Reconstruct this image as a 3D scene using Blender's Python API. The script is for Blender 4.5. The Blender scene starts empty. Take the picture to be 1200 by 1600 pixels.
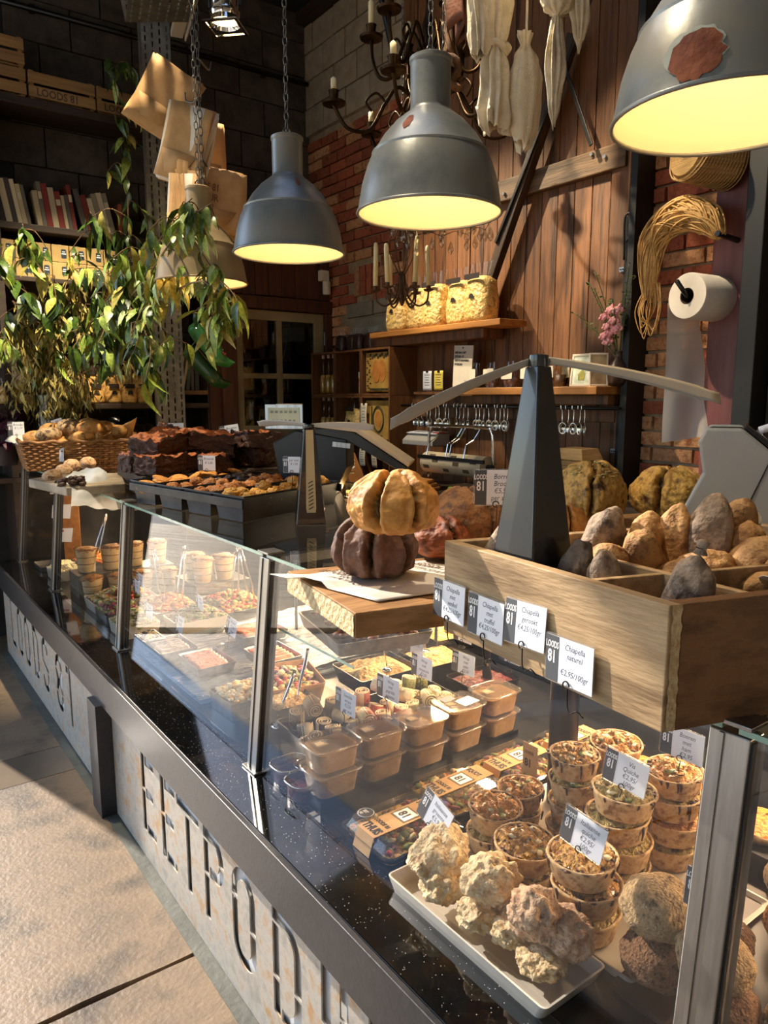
import bpy, bmesh, math, random
from mathutils import Vector, Matrix, Euler, noise

# ------------------------------------------------------------------ camera, sky, sun, exposure
S = bpy.context.scene
COL = S.collection
cam_d = bpy.data.cameras.new('camera')
cam_d.lens = 25.875
cam_d.sensor_width = 36
cam_d.clip_start = .02
cam = bpy.data.objects.new('camera', cam_d)
COL.objects.link(cam)
cam.location = (0, 0, 1.6)
cam.rotation_euler = (math.radians(90 - 8.9), 0, math.radians(-36.3))
S.camera = cam

W = bpy.data.worlds.new('sky')
S.world = W
W.use_nodes = True
wn = W.node_tree.nodes
sky = wn.new('ShaderNodeTexSky')
sky.sky_type = 'NISHITA'
sky.sun_disc = False
sky.sun_elevation = math.radians(50)
sky.sun_rotation = math.radians(0)
sky.air_density = 1.0
wn['Background'].inputs['Strength'].default_value = 0.30
W.node_tree.links.new(sky.outputs[0], wn['Background'].inputs['Color'])

sun_d = bpy.data.lights.new('sun', 'SUN')
sun_d.energy = 6.0
sun_d.color = (1.0, .88, .75)
sun_d.angle = math.radians(.6)
sun = bpy.data.objects.new('sun', sun_d)
COL.objects.link(sun)
SUN_DIR = Vector((.28, -1, -.66)).normalized()
sun.rotation_euler = SUN_DIR.to_track_quat('-Z', 'Y').to_euler()

S.view_settings.view_transform = 'Standard'
S.view_settings.look = 'None'
S.view_settings.gamma = 1
S.view_settings.use_curve_mapping = False
S.view_settings.exposure = 0.7
S.cycles.max_bounces = 8
S.cycles.transparent_max_bounces = 24
S.cycles.diffuse_bounces = 4
S.cycles.glossy_bounces = 4
S.cycles.sample_clamp_indirect = 6
S.cycles.caustics_reflective = False
S.cycles.caustics_refractive = False

R = random.Random(81)
PI = math.pi

# ------------------------------------------------------------------ materials
def C(h):
    h = h.lstrip('#')
    v = [int(h[i:i+2], 16) / 255 for i in (0, 2, 4)]
    return tuple((x / 12.92 if x <= .04045 else ((x + .055) / 1.055) ** 2.4) for x in v) + (1,)

MATS = {}
def M(name, c1=None, c2=None, c3=None, scale=8, rough=.55, metal=0, bump=0, bscale=40, stretch=(1, 1, 1), detail=5,
      lo=.35, hi=.65, vary=0, coat=0, spec=.5, emit=0, trans=0, sss=0, dist=.01, wave=None):
    """a principled material: up to three colours mixed by noise, fine relief, per-object tone"""
    if name in MATS: return MATS[name]
    m = bpy.data.materials.new(name); m.use_nodes = True
    nt = m.node_tree; N = nt.nodes; L = nt.links
    b = N['Principled BSDF']
    b.inputs['Roughness'].default_value = rough
    b.inputs['Metallic'].default_value = metal
    b.inputs['Coat Weight'].default_value = coat
    b.inputs['Specular IOR Level'].default_value = spec
    if trans: b.inputs['Transmission Weight'].default_value = trans
    if sss:
        b.inputs['Subsurface Weight'].default_value = sss
        b.inputs['Subsurface Radius'].default_value = (.01, .005, .003)
    col = None
    tc = N.new('ShaderNodeTexCoord'); mp = N.new('ShaderNodeMapping')
    L.new(tc.outputs['Object'], mp.inputs['Vector']); mp.inputs['Scale'].default_value = stretch
    oi = N.new('ShaderNodeObjectInfo')
    ad = N.new('ShaderNodeVectorMath'); ad.operation = 'ADD'
    ms = N.new('ShaderNodeMath'); ms.operation = 'MULTIPLY'; ms.inputs[1].default_value = 37
    L.new(oi.outputs['Random'], ms.inputs[0])
    L.new(mp.outputs[0], ad.inputs[0]); L.new(ms.outputs[0], ad.inputs[1])
    if c2 is None:
        b.inputs['Base Color'].default_value = C(c1)
        base = None
    else:
        if wave:
            n = N.new('ShaderNodeTexWave'); n.inputs['Scale'].default_value = scale; n.inputs['Distortion'].default_value = wave
            n.inputs['Detail'].default_value = detail; n.bands_direction = 'DIAGONAL'
            fac = n.outputs['Fac']
        else:
            n = N.new('ShaderNodeTexNoise'); n.inputs['Scale'].default_value = scale; n.inputs['Detail'].default_value = detail
            n.inputs['Roughness'].default_value = .62
            fac = n.outputs['Fac']
        L.new(ad.outputs[0], n.inputs['Vector'])
        r = N.new('ShaderNodeValToRGB'); L.new(fac, r.inputs[0])
        e = r.color_ramp.elements
        e[0].position = lo; e[0].color = C(c1); e[1].position = hi; e[1].color = C(c2)
        if c3:
            e[1].position = (lo + hi) / 2
            x = e.new(hi); x.color = C(c3)
        base = r.outputs[0]
    if vary:
        h = N.new('ShaderNodeHueSaturation')
        mr = N.new('ShaderNodeMapRange'); mr.inputs['To Min'].default_value = 1 - vary; mr.inputs['To Max'].default_value = 1 + vary
        L.new(oi.outputs['Random'], mr.inputs['Value']); L.new(mr.outputs[0], h.inputs['Value'])
        if base: L.new(base, h.inputs['Color'])
        else: h.inputs['Color'].default_value = C(c1)
        base = h.outputs[0]
    if base: L.new(base, b.inputs['Base Color'])
    if emit:
        b.inputs['Emission Strength'].default_value = emit
        if base: L.new(base, b.inputs['Emission Color'])
        else: b.inputs['Emission Color'].default_value = C(c1)
    if bump:
        nb = N.new('ShaderNodeTexNoise'); nb.inputs['Scale'].default_value = bscale; nb.inputs['Detail'].default_value = 4
        L.new(ad.outputs[0], nb.inputs['Vector'])
        bp = N.new('ShaderNodeBump'); bp.inputs['Strength'].default_value = bump; bp.inputs['Distance'].default_value = dist
        L.new(nb.outputs['Fac'], bp.inputs['Height']); L.new(bp.outputs[0], b.inputs['Normal'])
    MATS[name] = m
    return m

def glass(name, tint='#f4fbf8', base=.05, top=.95, rough=0.0, haze=0.0, hazec='#ffffff'):
    """thin clear sheet: see-through with a mirror reflection that grows towards grazing angles, and an optional film of dust"""
    m = bpy.data.materials.new(name); m.use_nodes = True
    nt = m.node_tree; N = nt.nodes; L = nt.links
    N.remove(N['Principled BSDF'])
    t = N.new('ShaderNodeBsdfTransparent'); t.inputs[0].default_value = C(tint)
    g = N.new('ShaderNodeBsdfGlossy'); g.inputs['Roughness'].default_value = rough
    lw = N.new('ShaderNodeLayerWeight'); lw.inputs['Blend'].default_value = .5
    p = N.new('ShaderNodeMath'); p.operation = 'POWER'; p.inputs[1].default_value = 5
    mr = N.new('ShaderNodeMapRange'); mr.inputs['To Min'].default_value = base; mr.inputs['To Max'].default_value = top
    mx = N.new('ShaderNodeMixShader')
    L.new(lw.outputs['Facing'], p.inputs[0]); L.new(p.outputs[0], mr.inputs['Value']); L.new(mr.outputs[0], mx.inputs[0])
    L.new(t.outputs[0], mx.inputs[1]); L.new(g.outputs[0], mx.inputs[2])
    out = mx.outputs[0]
    if haze:
        d = N.new('ShaderNodeBsdfDiffuse'); d.inputs[0].default_value = C(hazec)
        m2 = N.new('ShaderNodeMixShader'); m2.inputs[0].default_value = haze
        L.new(out, m2.inputs[1]); L.new(d.outputs[0], m2.inputs[2]); out = m2.outputs[0]
    L.new(out, N['Material Output'].inputs[0])
    MATS[name] = m
    return m

# ------------------------------------------------------------------ mesh helpers
def rotm(rot):
    if rot is None: return Matrix.Identity(3)
    if isinstance(rot, Matrix): return rot.to_3x3()
    return Euler(rot).to_matrix()

class MB:
    def __init__(s): s.v = []; s.f = []; s.mi = []
    def add(s, vs, fs, mi=0):
        o = len(s.v); s.v += [tuple(x) for x in vs]
        s.f += [[i + o for i in f] for f in fs]; s.mi += [mi] * len(fs)
        return s
    def box(s, c, d, rot=None, mi=0, taper=1.0):
        m = rotm(rot); c = Vector(c); x, y, z = d[0] / 2, d[1] / 2, d[2] / 2
        vs = [c + m @ Vector((sx * x * (taper if sz > 0 else 1), sy * y * (taper if sz > 0 else 1), sz * z)) for sz in (-1, 1) for sx, sy in ((-1, -1), (1, -1), (1, 1), (-1, 1))]
        return s.add(vs, [(3, 2, 1, 0), (4, 5, 6, 7), (0, 1, 5, 4), (1, 2, 6, 5), (2, 3, 7, 6), (3, 0, 4, 7)], mi)
    def box2(s, a, b, mi=0):
        return s.box([(a[i] + b[i]) / 2 for i in range(3)], [abs(b[i] - a[i]) for i in range(3)], None, mi)
    def lathe(s, prof, n=24, c=(0, 0, 0), rot=None, mi=0, capb=True, capt=True, wob=0, seed=0):
        m = rotm(rot); c = Vector(c); vs = []; fs = []
        for j, (r, z) in enumerate(prof):
            for i in range(n):
                a = 2 * PI * i / n
                w = 1 + (wob * noise.noise((math.cos(a) * 1.7 + seed, math.sin(a) * 1.7, z * 9)) if wob else 0)
                vs.append(c + m @ Vector((r * w * math.cos(a), r * w * math.sin(a), z)))
        for j in range(len(prof) - 1):
            for i in range(n):
                k = (i + 1) % n
                fs.append((j * n + i, j * n + k, (j + 1) * n + k, (j + 1) * n + i))
        if capb and prof[0][0] > 1e-6: fs.append(tuple(range(n))[::-1])
        if capt and prof[-1][0] > 1e-6: fs.append(tuple((len(prof) - 1) * n + i for i in range(n)))
        return s.add(vs, fs, mi)
    def cyl(s, p0, p1, r0, r1=None, n=12, mi=0):
        p0 = Vector(p0); p1 = Vector(p1); d = p1 - p0
        q = d.to_track_quat('Z', 'Y').to_matrix()
        return s.lathe([(r0, 0), (r0 if r1 is None else r1, d.length)], n, p0, q, mi)
    def tube(s, pts, r, n=6, mi=0, closed=False, flat=1.0):
        pts = [Vector(p) for p in pts]; k = len(pts); vs = []; fs = []
        rs = r if isinstance(r, (list, tuple)) else [r] * k
        prev = None
        for j, p in enumerate(pts):
            if closed: t = (pts[(j + 1) % k] - pts[j - 1])
            else: t = pts[min(j + 1, k - 1)] - pts[max(j - 1, 0)]
            if t.length < 1e-9: t = Vector((0, 0, 1))
            t.normalize()
            if prev is None:
                a = Vector((0, 0, 1)) if abs(t.z) < .9 else Vector((1, 0, 0))
                u = t.cross(a).normalized()
            else:
                u = (prev - t * prev.dot(t))
                u = u.normalized() if u.length > 1e-6 else t.orthogonal().normalized()
            prev = u; w = t.cross(u)
            for i in range(n):
                an = 2 * PI * i / n
                vs.append(p + u * rs[j] * math.cos(an) + w * rs[j] * flat * math.sin(an))
        for j in range(k if closed else k - 1):
            j2 = (j + 1) % k
            for i in range(n):
                i2 = (i + 1) % n
                fs.append((j * n + i, j * n + i2, j2 * n + i2, j2 * n + i))
        if not closed:
            fs.append(tuple(range(n))[::-1]); fs.append(tuple((k - 1) * n + i for i in range(n)))
        return s.add(vs, fs, mi)
    def prism(s, poly, h, axis='z', c=(0, 0, 0), mi=0):
        """extrude a 2d polygon by +-h/2 along an axis"""
        def P(a, b, w):
            v = {'z': (a, b, w), 'y': (a, w, b), 'x': (w, a, b)}[axis]
            return (v[0] + c[0], v[1] + c[1], v[2] + c[2])
        n = len(poly)
        vs = [P(a, b, -h / 2) for a, b in poly] + [P(a, b, h / 2) for a, b in poly]
        fs = [tuple(range(n))[::-1], tuple(range(n, 2 * n))] + [(i, (i + 1) % n, n + (i + 1) % n, n + i) for i in range(n)]
        return s.add(vs, fs, mi)
    def grid(s, fn, nu, nv, mi=0, thick=0):
        vs = [fn(i / nu, j / nv) for j in range(nv + 1) for i in range(nu + 1)]
        w = nu + 1
        fs = [(j * w + i, j * w + i + 1, (j + 1) * w + i + 1, (j + 1) * w + i) for j in range(nv) for i in range(nu)]
        return s.add(vs, fs, mi)
    def blob(s, c=(0, 0, 0), rad=(1, 1, 1), amp=.1, freq=2, sub=3, seed=0, rot=None, mi=0, fn=None, amp2=0, freq2=8, mfn=None):
        bm = bmesh.new(); bmesh.ops.create_icosphere(bm, subdivisions=sub, radius=1)
        m = rotm(rot); c = Vector(c); sd = Vector((seed * 3.17, seed * 1.71, seed * 7.3))
        vs = []
        for v in bm.verts:
            p = v.co.copy()
            k = 1 + amp * noise.noise(p * freq + sd)
            if amp2: k += amp2 * abs(noise.noise(p * freq2 + sd))
            if fn: k *= fn(p)
            q = Vector((p.x * rad[0] * k, p.y * rad[1] * k, p.z * rad[2] * k))
            vs.append(c + m @ q)
        fs = [tuple(v.index for v in f.verts) for f in bm.faces]
        ms_ = [mfn(f.calc_center_median()) for f in bm.faces] if mfn else None
        bm.free()
        s.add(vs, fs, mi)
        if ms_: s.mi[-len(ms_):] = ms_
        return s
    def mesh(s, name, mats=None, smooth=False):
        me = bpy.data.meshes.new(name); me.from_pydata(s.v, [], s.f); 
        if mats:
            for m in (mats if isinstance(mats, (list, tuple)) else [mats]): me.materials.append(m)
        if len(set(s.mi)) > 1: me.polygons.foreach_set('material_index', s.mi)
        bm = bmesh.new(); bm.from_mesh(me); bmesh.ops.recalc_face_normals(bm, faces=bm.faces); bm.to_mesh(me); bm.free()
        if smooth: me.shade_smooth() if hasattr(me, 'shade_smooth') else None
        me.update()
        return me

def obj(name, mb, mat=None, parent=None, loc=(0, 0, 0), rot=(0, 0, 0), smooth=False, bevel=0, sub=0, solid=0, seg=2, angle=None):
    me = mb if isinstance(mb, bpy.types.Mesh) else mb.mesh(name, mat, smooth)
    o = bpy.data.objects.new(name, me); COL.objects.link(o)
    o.location = loc; o.rotation_euler = rot
    if parent: o.parent = parent
    if solid:
        x = o.modifiers.new('thickness', 'SOLIDIFY'); x.thickness = solid; x.offset = 0
    if bevel:
        x = o.modifiers.new('bevel', 'BEVEL'); x.width = bevel; x.segments = seg; x.limit_method = 'ANGLE'; x.angle_limit = math.radians(40)
    if sub:
        x = o.modifiers.new('subdivision', 'SUBSURF'); x.levels = sub; x.render_levels = sub
    if angle and hasattr(me, 'set_sharp_from_angle'):
        me.shade_smooth(); me.set_sharp_from_angle(angle=math.radians(angle))
    return o

def tag(o, label, cat, group=None, kind=None):
    o['label'] = label; o['category'] = cat
    if group: o['group'] = group
    if kind: o['kind'] = kind
    return o
def thing(name, label, cat, loc=(0, 0, 0), rz=0, group=None, rot=None):
    o = bpy.data.objects.new(name, None); COL.objects.link(o); o.empty_display_size = .05
    o.location = loc; o.rotation_euler = rot if rot else (0, 0, rz)
    return tag(o, label, cat, group)
def struct(name, mb, mat, parent=None, **k):
    o = obj(name, mb, mat, parent, **k)
    if not parent: o['kind'] = 'structure'
    return o
def dup(o, label=None, loc=None, rot=None, parent=None, group=None, scale=None):
    c = o.copy(); COL.objects.link(c)
    if parent is not None: c.parent = parent
    for ch in list(o.children):
        d = dup(ch, parent=c)
    if label: c['label'] = label
    if group: c['group'] = group
    if loc is not None: c.location = loc
    if rot is not None: c.rotation_euler = rot
    if scale is not None: c.scale = (scale,) * 3 if isinstance(scale, (int, float)) else scale
    return c
def text(body, size, mat, parent, loc=(0, 0, 0), rot=(PI / 2, 0, 0), sx=1, bold=0, shear=0, align='LEFT', name='lettering', ext=.0002, space=1, line=1):
    cu = bpy.data.curves.new(name, 'FONT'); cu.body = body; cu.size = size; cu.extrude = ext; cu.offset = bold
    cu.shear = shear; cu.align_x = align; cu.resolution_u = 2; cu.space_character = space; cu.space_line = line
    cu.materials.append(mat)
    o = bpy.data.objects.new(name, cu); COL.objects.link(o)
    o.location = loc; o.rotation_euler = rot; o.scale = (sx, 1, 1); o.parent = parent
    return o
ORD = 'first second third fourth fifth sixth seventh eighth ninth tenth eleventh twelfth thirteenth fourteenth fifteenth sixteenth seventeenth eighteenth nineteenth twentieth'.split() + ['twenty-' + x for x in 'first second third fourth fifth sixth seventh eighth ninth'.split()] + ['thirtieth'] + ['thirty-' + x for x in 'first second third fourth fifth sixth seventh eighth ninth'.split()] + ['fortieth']
ORD += ['forty-' + x for x in ORD[:9]]
def catmull(pts, n=6):
    pts = [Vector(p) for p in pts]; out = []
    for i in range(len(pts) - 1):
        a = pts[max(i - 1, 0)]; b = pts[i]; c = pts[i + 1]; d = pts[min(i + 2, len(pts) - 1)]
        for k in range(n):
            t = k / n
            out.append(.5 * ((2 * b) + (c - a) * t + (2 * a - 5 * b + 4 * c - d) * t * t + (3 * b - a - 3 * c + d) * t ** 3))
    out.append(pts[-1]); return out
def rrect(w, h, r, n=4):
    out = []
    for cx, cy, a0 in ((w / 2 - r, h / 2 - r, 0), (-w / 2 + r, h / 2 - r, PI / 2), (-w / 2 + r, -h / 2 + r, PI), (w / 2 - r, -h / 2 + r, 1.5 * PI)):
        for i in range(n + 1):
            a = a0 + PI / 2 * i / n
            out.append((cx + r * math.cos(a), cy + r * math.sin(a)))
    return out
def tub(mb, w, d, h, t=.003, taper=.85, r=.015, mi=0):
    """open-topped rounded box with thickness, base at z=0"""
    def ring(k, z, off): return [(x, y, z) for x, y in rrect((w * k) - 2 * off, (d * k) - 2 * off, max(r - off, .002))]
    rings = [ring(taper, 0, 0), ring(1, h, 0), ring(1, h, t), ring(taper, t, t)]
    n = len(rings[0]); vs = sum(rings, []); fs = []
    for j in range(3):
        for i in range(n): fs.append((j * n + i, j * n + (i + 1) % n, (j + 1) * n + (i + 1) % n, (j + 1) * n + i))
    fs.append(tuple(range(n))[::-1]); fs.append(tuple(3 * n + i for i in range(n)))
    return mb.add(vs, fs, mi)

# shared materials
wood = M('warm plank wood', '#5a3a20', '#8a5c34', '#6d4526', scale=5, stretch=(6, 6, .7), rough=.6, bump=.25, bscale=30, vary=.18)
steel = M('brushed steel', '#8d8f90', '#b4b6b6', scale=60, stretch=(1, 1, .05), rough=.32, metal=1)
chrome = M('chrome', '#e6e4de', rough=.08, metal=1)
black = M('black plastic', '#0c0c0d', rough=.35)
blackm = M('black iron', '#151413', '#23201d', scale=20, rough=.5, metal=.3)
white = M('white plastic card', '#e9edf5', rough=.45)
grey_band = M('grey printed band', '#4a4d52', rough=.5)
clear = glass('clear plastic sleeve', '#f6f8fa', base=.06, top=.8, rough=.08, haze=.05)
ink = M('ink', '#2a3052', rough=.6)
inkblack = M('black print', '#1a1918', rough=.6)
wire_m = M('thin dark wire', '#2b2a2a', rough=.35, metal=.9)
whiteprint = M('white print', '#f2f3f4', rough=.5)
kraft = M('kraft paper', '#b98f5c', '#c9a06c', scale=14, rough=.75, bump=.1, bscale=60, vary=.08)
cream_paper = M('cream paper', '#d8cdb8', '#e6dcc8', scale=8, rough=.7)

# ------------------------------------------------------------------ the room
conc = M('worn concrete', '#4c433a', '#86725a', '#6b5d4e', scale=3.2, rough=.5, bump=.3, bscale=70, detail=14, lo=.34, hi=.68, dist=.006)
conc_s = M('smooth concrete', '#655a4c', '#7d6d5a', scale=1.2, rough=.3, bump=.08, bscale=12, detail=7)
dirt = M('joint dirt', '#1c1712', '#34291e', scale=20, rough=.9)
mortar = M('lime mortar', '#8d7a62', '#a8957a', scale=14, rough=.9, bump=.5, bscale=60)
mortar_d = M('dark mortar', '#24221f', '#302d2a', scale=10, rough=.9)
brickm = M('red brick', '#7c3a24', '#a3583a', '#8d4a32', scale=24, rough=.85, bump=.6, bscale=90, vary=.28)
brickp = M('pale worn brick', '#b0714a', '#c99668', '#a0603c', scale=24, rough=.85, bump=.6, bscale=90, vary=.2)
blockw = M('pale concrete block', '#8a7c68', '#a39580', scale=10, rough=.85, bump=.25, bscale=70, vary=.1)
blockd = M('dark concrete block', '#3a3530', '#544d45', scale=8, rough=.9, bump=.3, bscale=70, vary=.15)
darkpaint = M('black painted ceiling', '#0d0d0f', '#131316', scale=4, rough=.8)
stonegrey = M('grey stone', '#7d7465', '#958a78', scale=10, rough=.85, bump=.3, vary=.1)
barn = M('aged barn plank', '#3a2414', '#7d5230', '#5c3c22', scale=3.2, stretch=(7, 7, .5), rough=.55, bump=.3, bscale=24, vary=.16, detail=8)
barn_rail = M('grey worn rail wood', '#4c3a2a', '#7a6046', scale=3.2, stretch=(7, .5, 7), rough=.6, bump=.3, bscale=24)
brownpaint = M('brown wall board', '#3c1f12', '#5c331d', scale=3.5, stretch=(6, 6, .6), rough=.55, bump=.2, bscale=24, vary=.15)
creampaint = M('cream door paint', '#8f7f5c', '#a3936e', scale=5, rough=.5, bump=.05)
deckm = M('sunny deck wood', '#d0b890', '#ecdcbc', scale=4, stretch=(.6, 6, 6), rough=.7, vary=.12)
plaster = M('pale plaster', '#b9b0a2', '#cbc3b6', scale=3, rough=.9)
pave = M('pale paving', '#9c968c', '#b5afa4', scale=2, rough=.9)

fl = struct('floor', MB().box2((-3.4, -2.6, -.16), (3.4, 5.42, -.03)), dirt)
def slab(y0, y1, mat, j0, j1, sd):
    lo = []; hi = []
    n = 90
    for i in range(n + 1):
        x = -3.4 + 6.8 * i / n
        lo.append((x, y0 + j0 * (noise.noise((x * 4, sd, 0)) + .5 * noise.noise((x * 15, sd, 3)))))
        hi.append((x, y1 + j1 * (noise.noise((x * 4, sd + 9, 0)) + .5 * noise.noise((x * 15, sd + 9, 3)))))
    obj('concrete_slab', MB().prism(lo + hi[::-1], .06, 'z', (0, 0, -.03)), mat, fl)
slab(-2.6, 1.862, conc, 0, .011, 1)
slab(1.880, 3.205, conc, .011, .0, 2)
slab(3.209, 3.47, conc_s, 0, .004, 3)
slab(3.474, 5.42, conc, .004, 0, 4)

ground = struct('ground', MB().box2((-40, -40, -.4), (40, 60, -.2)), pave)
deck = struct('floor_terrace', MB().box2((-8, 5.62, -.2), (3, 14, -.05)), dirt)
pl = MB().box((0, 0, 0), (11, .19, .045)).mesh('plank', deckm)
for i in range(40):
    o = obj('plank', pl, None, deck, (-2.5 + R.uniform(-.01, .01), 5.73 + i * .197, -.024 + R.uniform(-.002, .002)))

# wall with the shelves (far side), dark painted blocks
wl = struct('wall_left', MB().box2((-.1, 5.39, -.1), (3.4, 5.6, 4.7)), mortar_d)
bk = MB().box((0, 0, 0), (.385, .05, .238)).mesh('block', blockd)
for j in range(14):
    for i in range(7):
        x = .84 + .1925 + .395 * (i - (.5 if j % 2 else 0))
        w = 1
        if x > 3.25: continue
        if x < .95:
            continue
        obj('block', bk, None, wl, (x, 5.385 + R.uniform(-.004, .004), 1.2 + .248 * j), bevel=0)

# wall behind the servers: bricks below, blocks above
wb = struct('wall_back', MB().box2((3.212, -2.6, -.1), (3.5, 5.39, 4.7)), mortar)
def brickmesh(k, mat):
    mb = MB(); l, h, dp = .208, .062, .05
    bm = bmesh.new(); bmesh.ops.create_cube(bm, size=1)
    bmesh.ops.subdivide_edges(bm, edges=bm.edges[:], cuts=1, use_grid_fill=True)
    vs = []
    for v in bm.verts:
        n = noise.noise_vector((v.co.x * 3 + k * 5, v.co.y * 3, v.co.z * 3)) * .005
        vs.append((v.co.x * dp + n.x, v.co.y * l + n.y * 1.2, v.co.z * h + n.z * .7))
    mb.add(vs, [tuple(v.index for v in f.verts) for f in bm.faces]); bm.free()
    return mb.mesh('brick', mat)
BR = [brickmesh(k, brickm if k % 4 < 3 else brickp) for k in range(8)]
BP = [brickmesh(k + 20, brickp if k % 3 else brickm) for k in range(6)]
def bricks(y0, y1, z0, z1, pool, skip=None):
    j = 0; z = z0
    while z < z1:
        y = y0 + (.11 if j % 2 else .0)
        while y < y1:
            if not (skip and skip(y, z)):
                obj('brick', R.choice(pool), None, wb, (3.213 + R.uniform(-.004, .003), y + R.uniform(-.004, .004), z + R.uniform(-.002, .002)), (0, 0, R.uniform(-.01, .01)))
            y += .2195
        z += .0755; j += 1
bricks(4.16, 5.4, 1.42, 3.6, BR, lambda y, z: (y < 4.86 and 2.02 < z < 2.32) or (4.4 < y < 4.72 and 2.3 < z < 2.58) or z < 1.9 and y < 4.9)
bricks(1.36, 2.28, 1.02, 2.72, BP)
for i in range(4):
    obj('brick', BR[i], None, wb, (3.212, 4.45 + i * .077, 2.445), (PI / 2, 0, 0))
for y, z, w, h in ((4.66, 2.24, .34, .1), (4.33, 2.245, .28, .1), (4.5, 2.11, .42, .13), (4.2, 2.1, .15, .13)):
    obj('stone', MB().box((0, 0, 0), (.05, w, h)), stonegrey, wb, (3.212, y, z), bevel=.005)
bw = MB().box((0, 0, 0), (.06, .292, .19)).mesh('block', blockw)
for j in range(4):
    for i in range(7):
        y = 5.4 - .15 - .302 * (i - (.5 if j % 2 else 0))
        if y > 5.45: continue
        obj('block', bw, None, wb, (3.205 + R.uniform(-.004, .004), y, 3.72 + .2 * j), bevel=.004)
struct('trim_1', MB().box2((3.1, 1.0, 4.42), (3.22, 5.39, 4.50)), M('dark roof timber', '#241a12', '#3a2a1c', scale=5, stretch=(6, .6, 6)))

# partition with boards around the cream door
wf = struct('wall_far', MB().box2((2.2, 5.10, 2.30), (3.2, 5.16, 2.95)), M('black recess', '#080706', rough=.9))
for i in range(9):
    obj('plank', MB().box((0, 0, 0), (.108, .03, .60)), brownpaint, wf, (2.27 + i * .111, 5.075, 2.64 + R.uniform(-.003, .003)), bevel=.004)
obj('beam', MB().box((0, 0, 0), (1.02, .07, .09)), brownpaint, wf, (2.70, 5.05, 2.285), bevel=.006)
obj('post', MB().box((0, 0, 0), (.07, .08, 2.24)), brownpaint, wf, (3.165, 5.06, 1.12), bevel=.006)
obj('post', MB().box((0, 0, 0), (.12, .10, 2.24)), brownpaint, wf, (2.30, 5.05, 1.12), bevel=.006)
obj('post', MB().box((0, 0, 0), (.09, .05, 2.4)), brownpaint, wf, (2.205, 5.07, 1.2), bevel=.006)
obj('beam', MB().box((0, 0, 0), (1.02, .06, .06)), brownpaint, wf, (2.70, 5.06, 2.94), bevel=.006)

d2 = struct('door_2', MB().box2((2.365, 5.06, 1.30), (2.432, 5.10, 2.235)), creampaint)   # hinge stile carries the rest
def dbox(n, a, b, m=creampaint, bv=.004): return obj(n, MB().box2(a, b), m, d2, bevel=bv)
dbox('stile', (3.045, 5.06, .05), (3.128, 5.10, 2.235)); dbox('stile', (2.365, 5.06, .05), (2.432, 5.10, 1.30))
dbox('rail', (2.432, 5.06, 2.163), (3.045, 5.10, 2.235)); dbox('rail', (2.432, 5.06, 1.30), (3.045, 5.10, 1.385))
dbox('muntin', (2.715, 5.062, 1.385), (2.762, 5.098, 2.163)); dbox('muntin', (2.432, 5.064, 1.735), (2.715, 5.096, 1.775)); dbox('muntin', (2.762, 5.064, 1.735), (3.045, 5.096, 1.775))
dbox('rail', (2.432, 5.06, .05), (3.045, 5.10, .15))
for i in range(7):
    dbox('board', (2.434 + i * .0875, 5.068, .15), (2.518 + i * .0875, 5.09, 1.30))
win = glass('door glass', '#b8b8b0', base=.10, top=.9)
for x0, x1 in ((2.432, 2.715), (2.762, 3.045)):
    for z0, z1 in ((1.385, 1.735), (1.775, 2.163)):
        obj('glass_pane', MB().box2((x0, 5.078, z0), (x1, 5.082, z1)), win, d2)
for z in (1.6, 2.05):
    obj('hinge', MB().cyl((3.132, 5.05, z - .05), (3.132, 5.05, z + .05), .008, n=8), steel, d2)
struct('wall_gloom_board', MB().box2((2.36, 5.36, .0), (3.2, 5.385, 2.3)), M('painted gloom behind panes', '#17110c', '#241a12', scale=3, rough=.8))  # flat dark board, its colour stands for the gloom behind the panes
# things seen through the door panes
t = tag(obj('rope_loop', MB().tube(catmull([(2.50, 5.2, 2.0), (2.55, 5.2, 1.8), (2.60, 5.2, 1.66), (2.68, 5.2, 1.62), (2.73, 5.2, 1.7), (2.84, 5.2, 1.9), (2.88, 5.2, 2.05), (2.9, 5.2, 2.16)]), .005, 6).cyl((2.9, 5.2, 2.155), (2.9, 5.37, 2.155), .006).cyl((2.50, 5.2, 1.995), (2.50, 5.37, 1.995), .006), cream_paper, smooth=True), 'pale cord hanging in a loop behind the panes of the cream door', 'cord')
t = tag(obj('wreath', MB().tube([(2.50 + .05 * math.cos(a * PI / 10), 5.22, 1.53 + .11 * math.sin(a * PI / 10)) for a in range(20)], .014, 8, closed=True).cyl((2.50, 5.22, 1.64), (2.50, 5.37, 1.64), .006), cream_paper, smooth=True), 'pale oval ring behind the lower left pane of the cream door', 'ring')
t = tag(obj('red_tag', MB().cyl((2.60, 5.19, 1.52), (2.60, 5.20, 1.52), .022, n=16).cyl((2.60, 5.20, 1.52), (2.60, 5.37, 1.52), .005), M('red', '#b0241c', rough=.5)), 'small round red disc behind the lower left pane of the cream door', 'disc')

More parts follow.
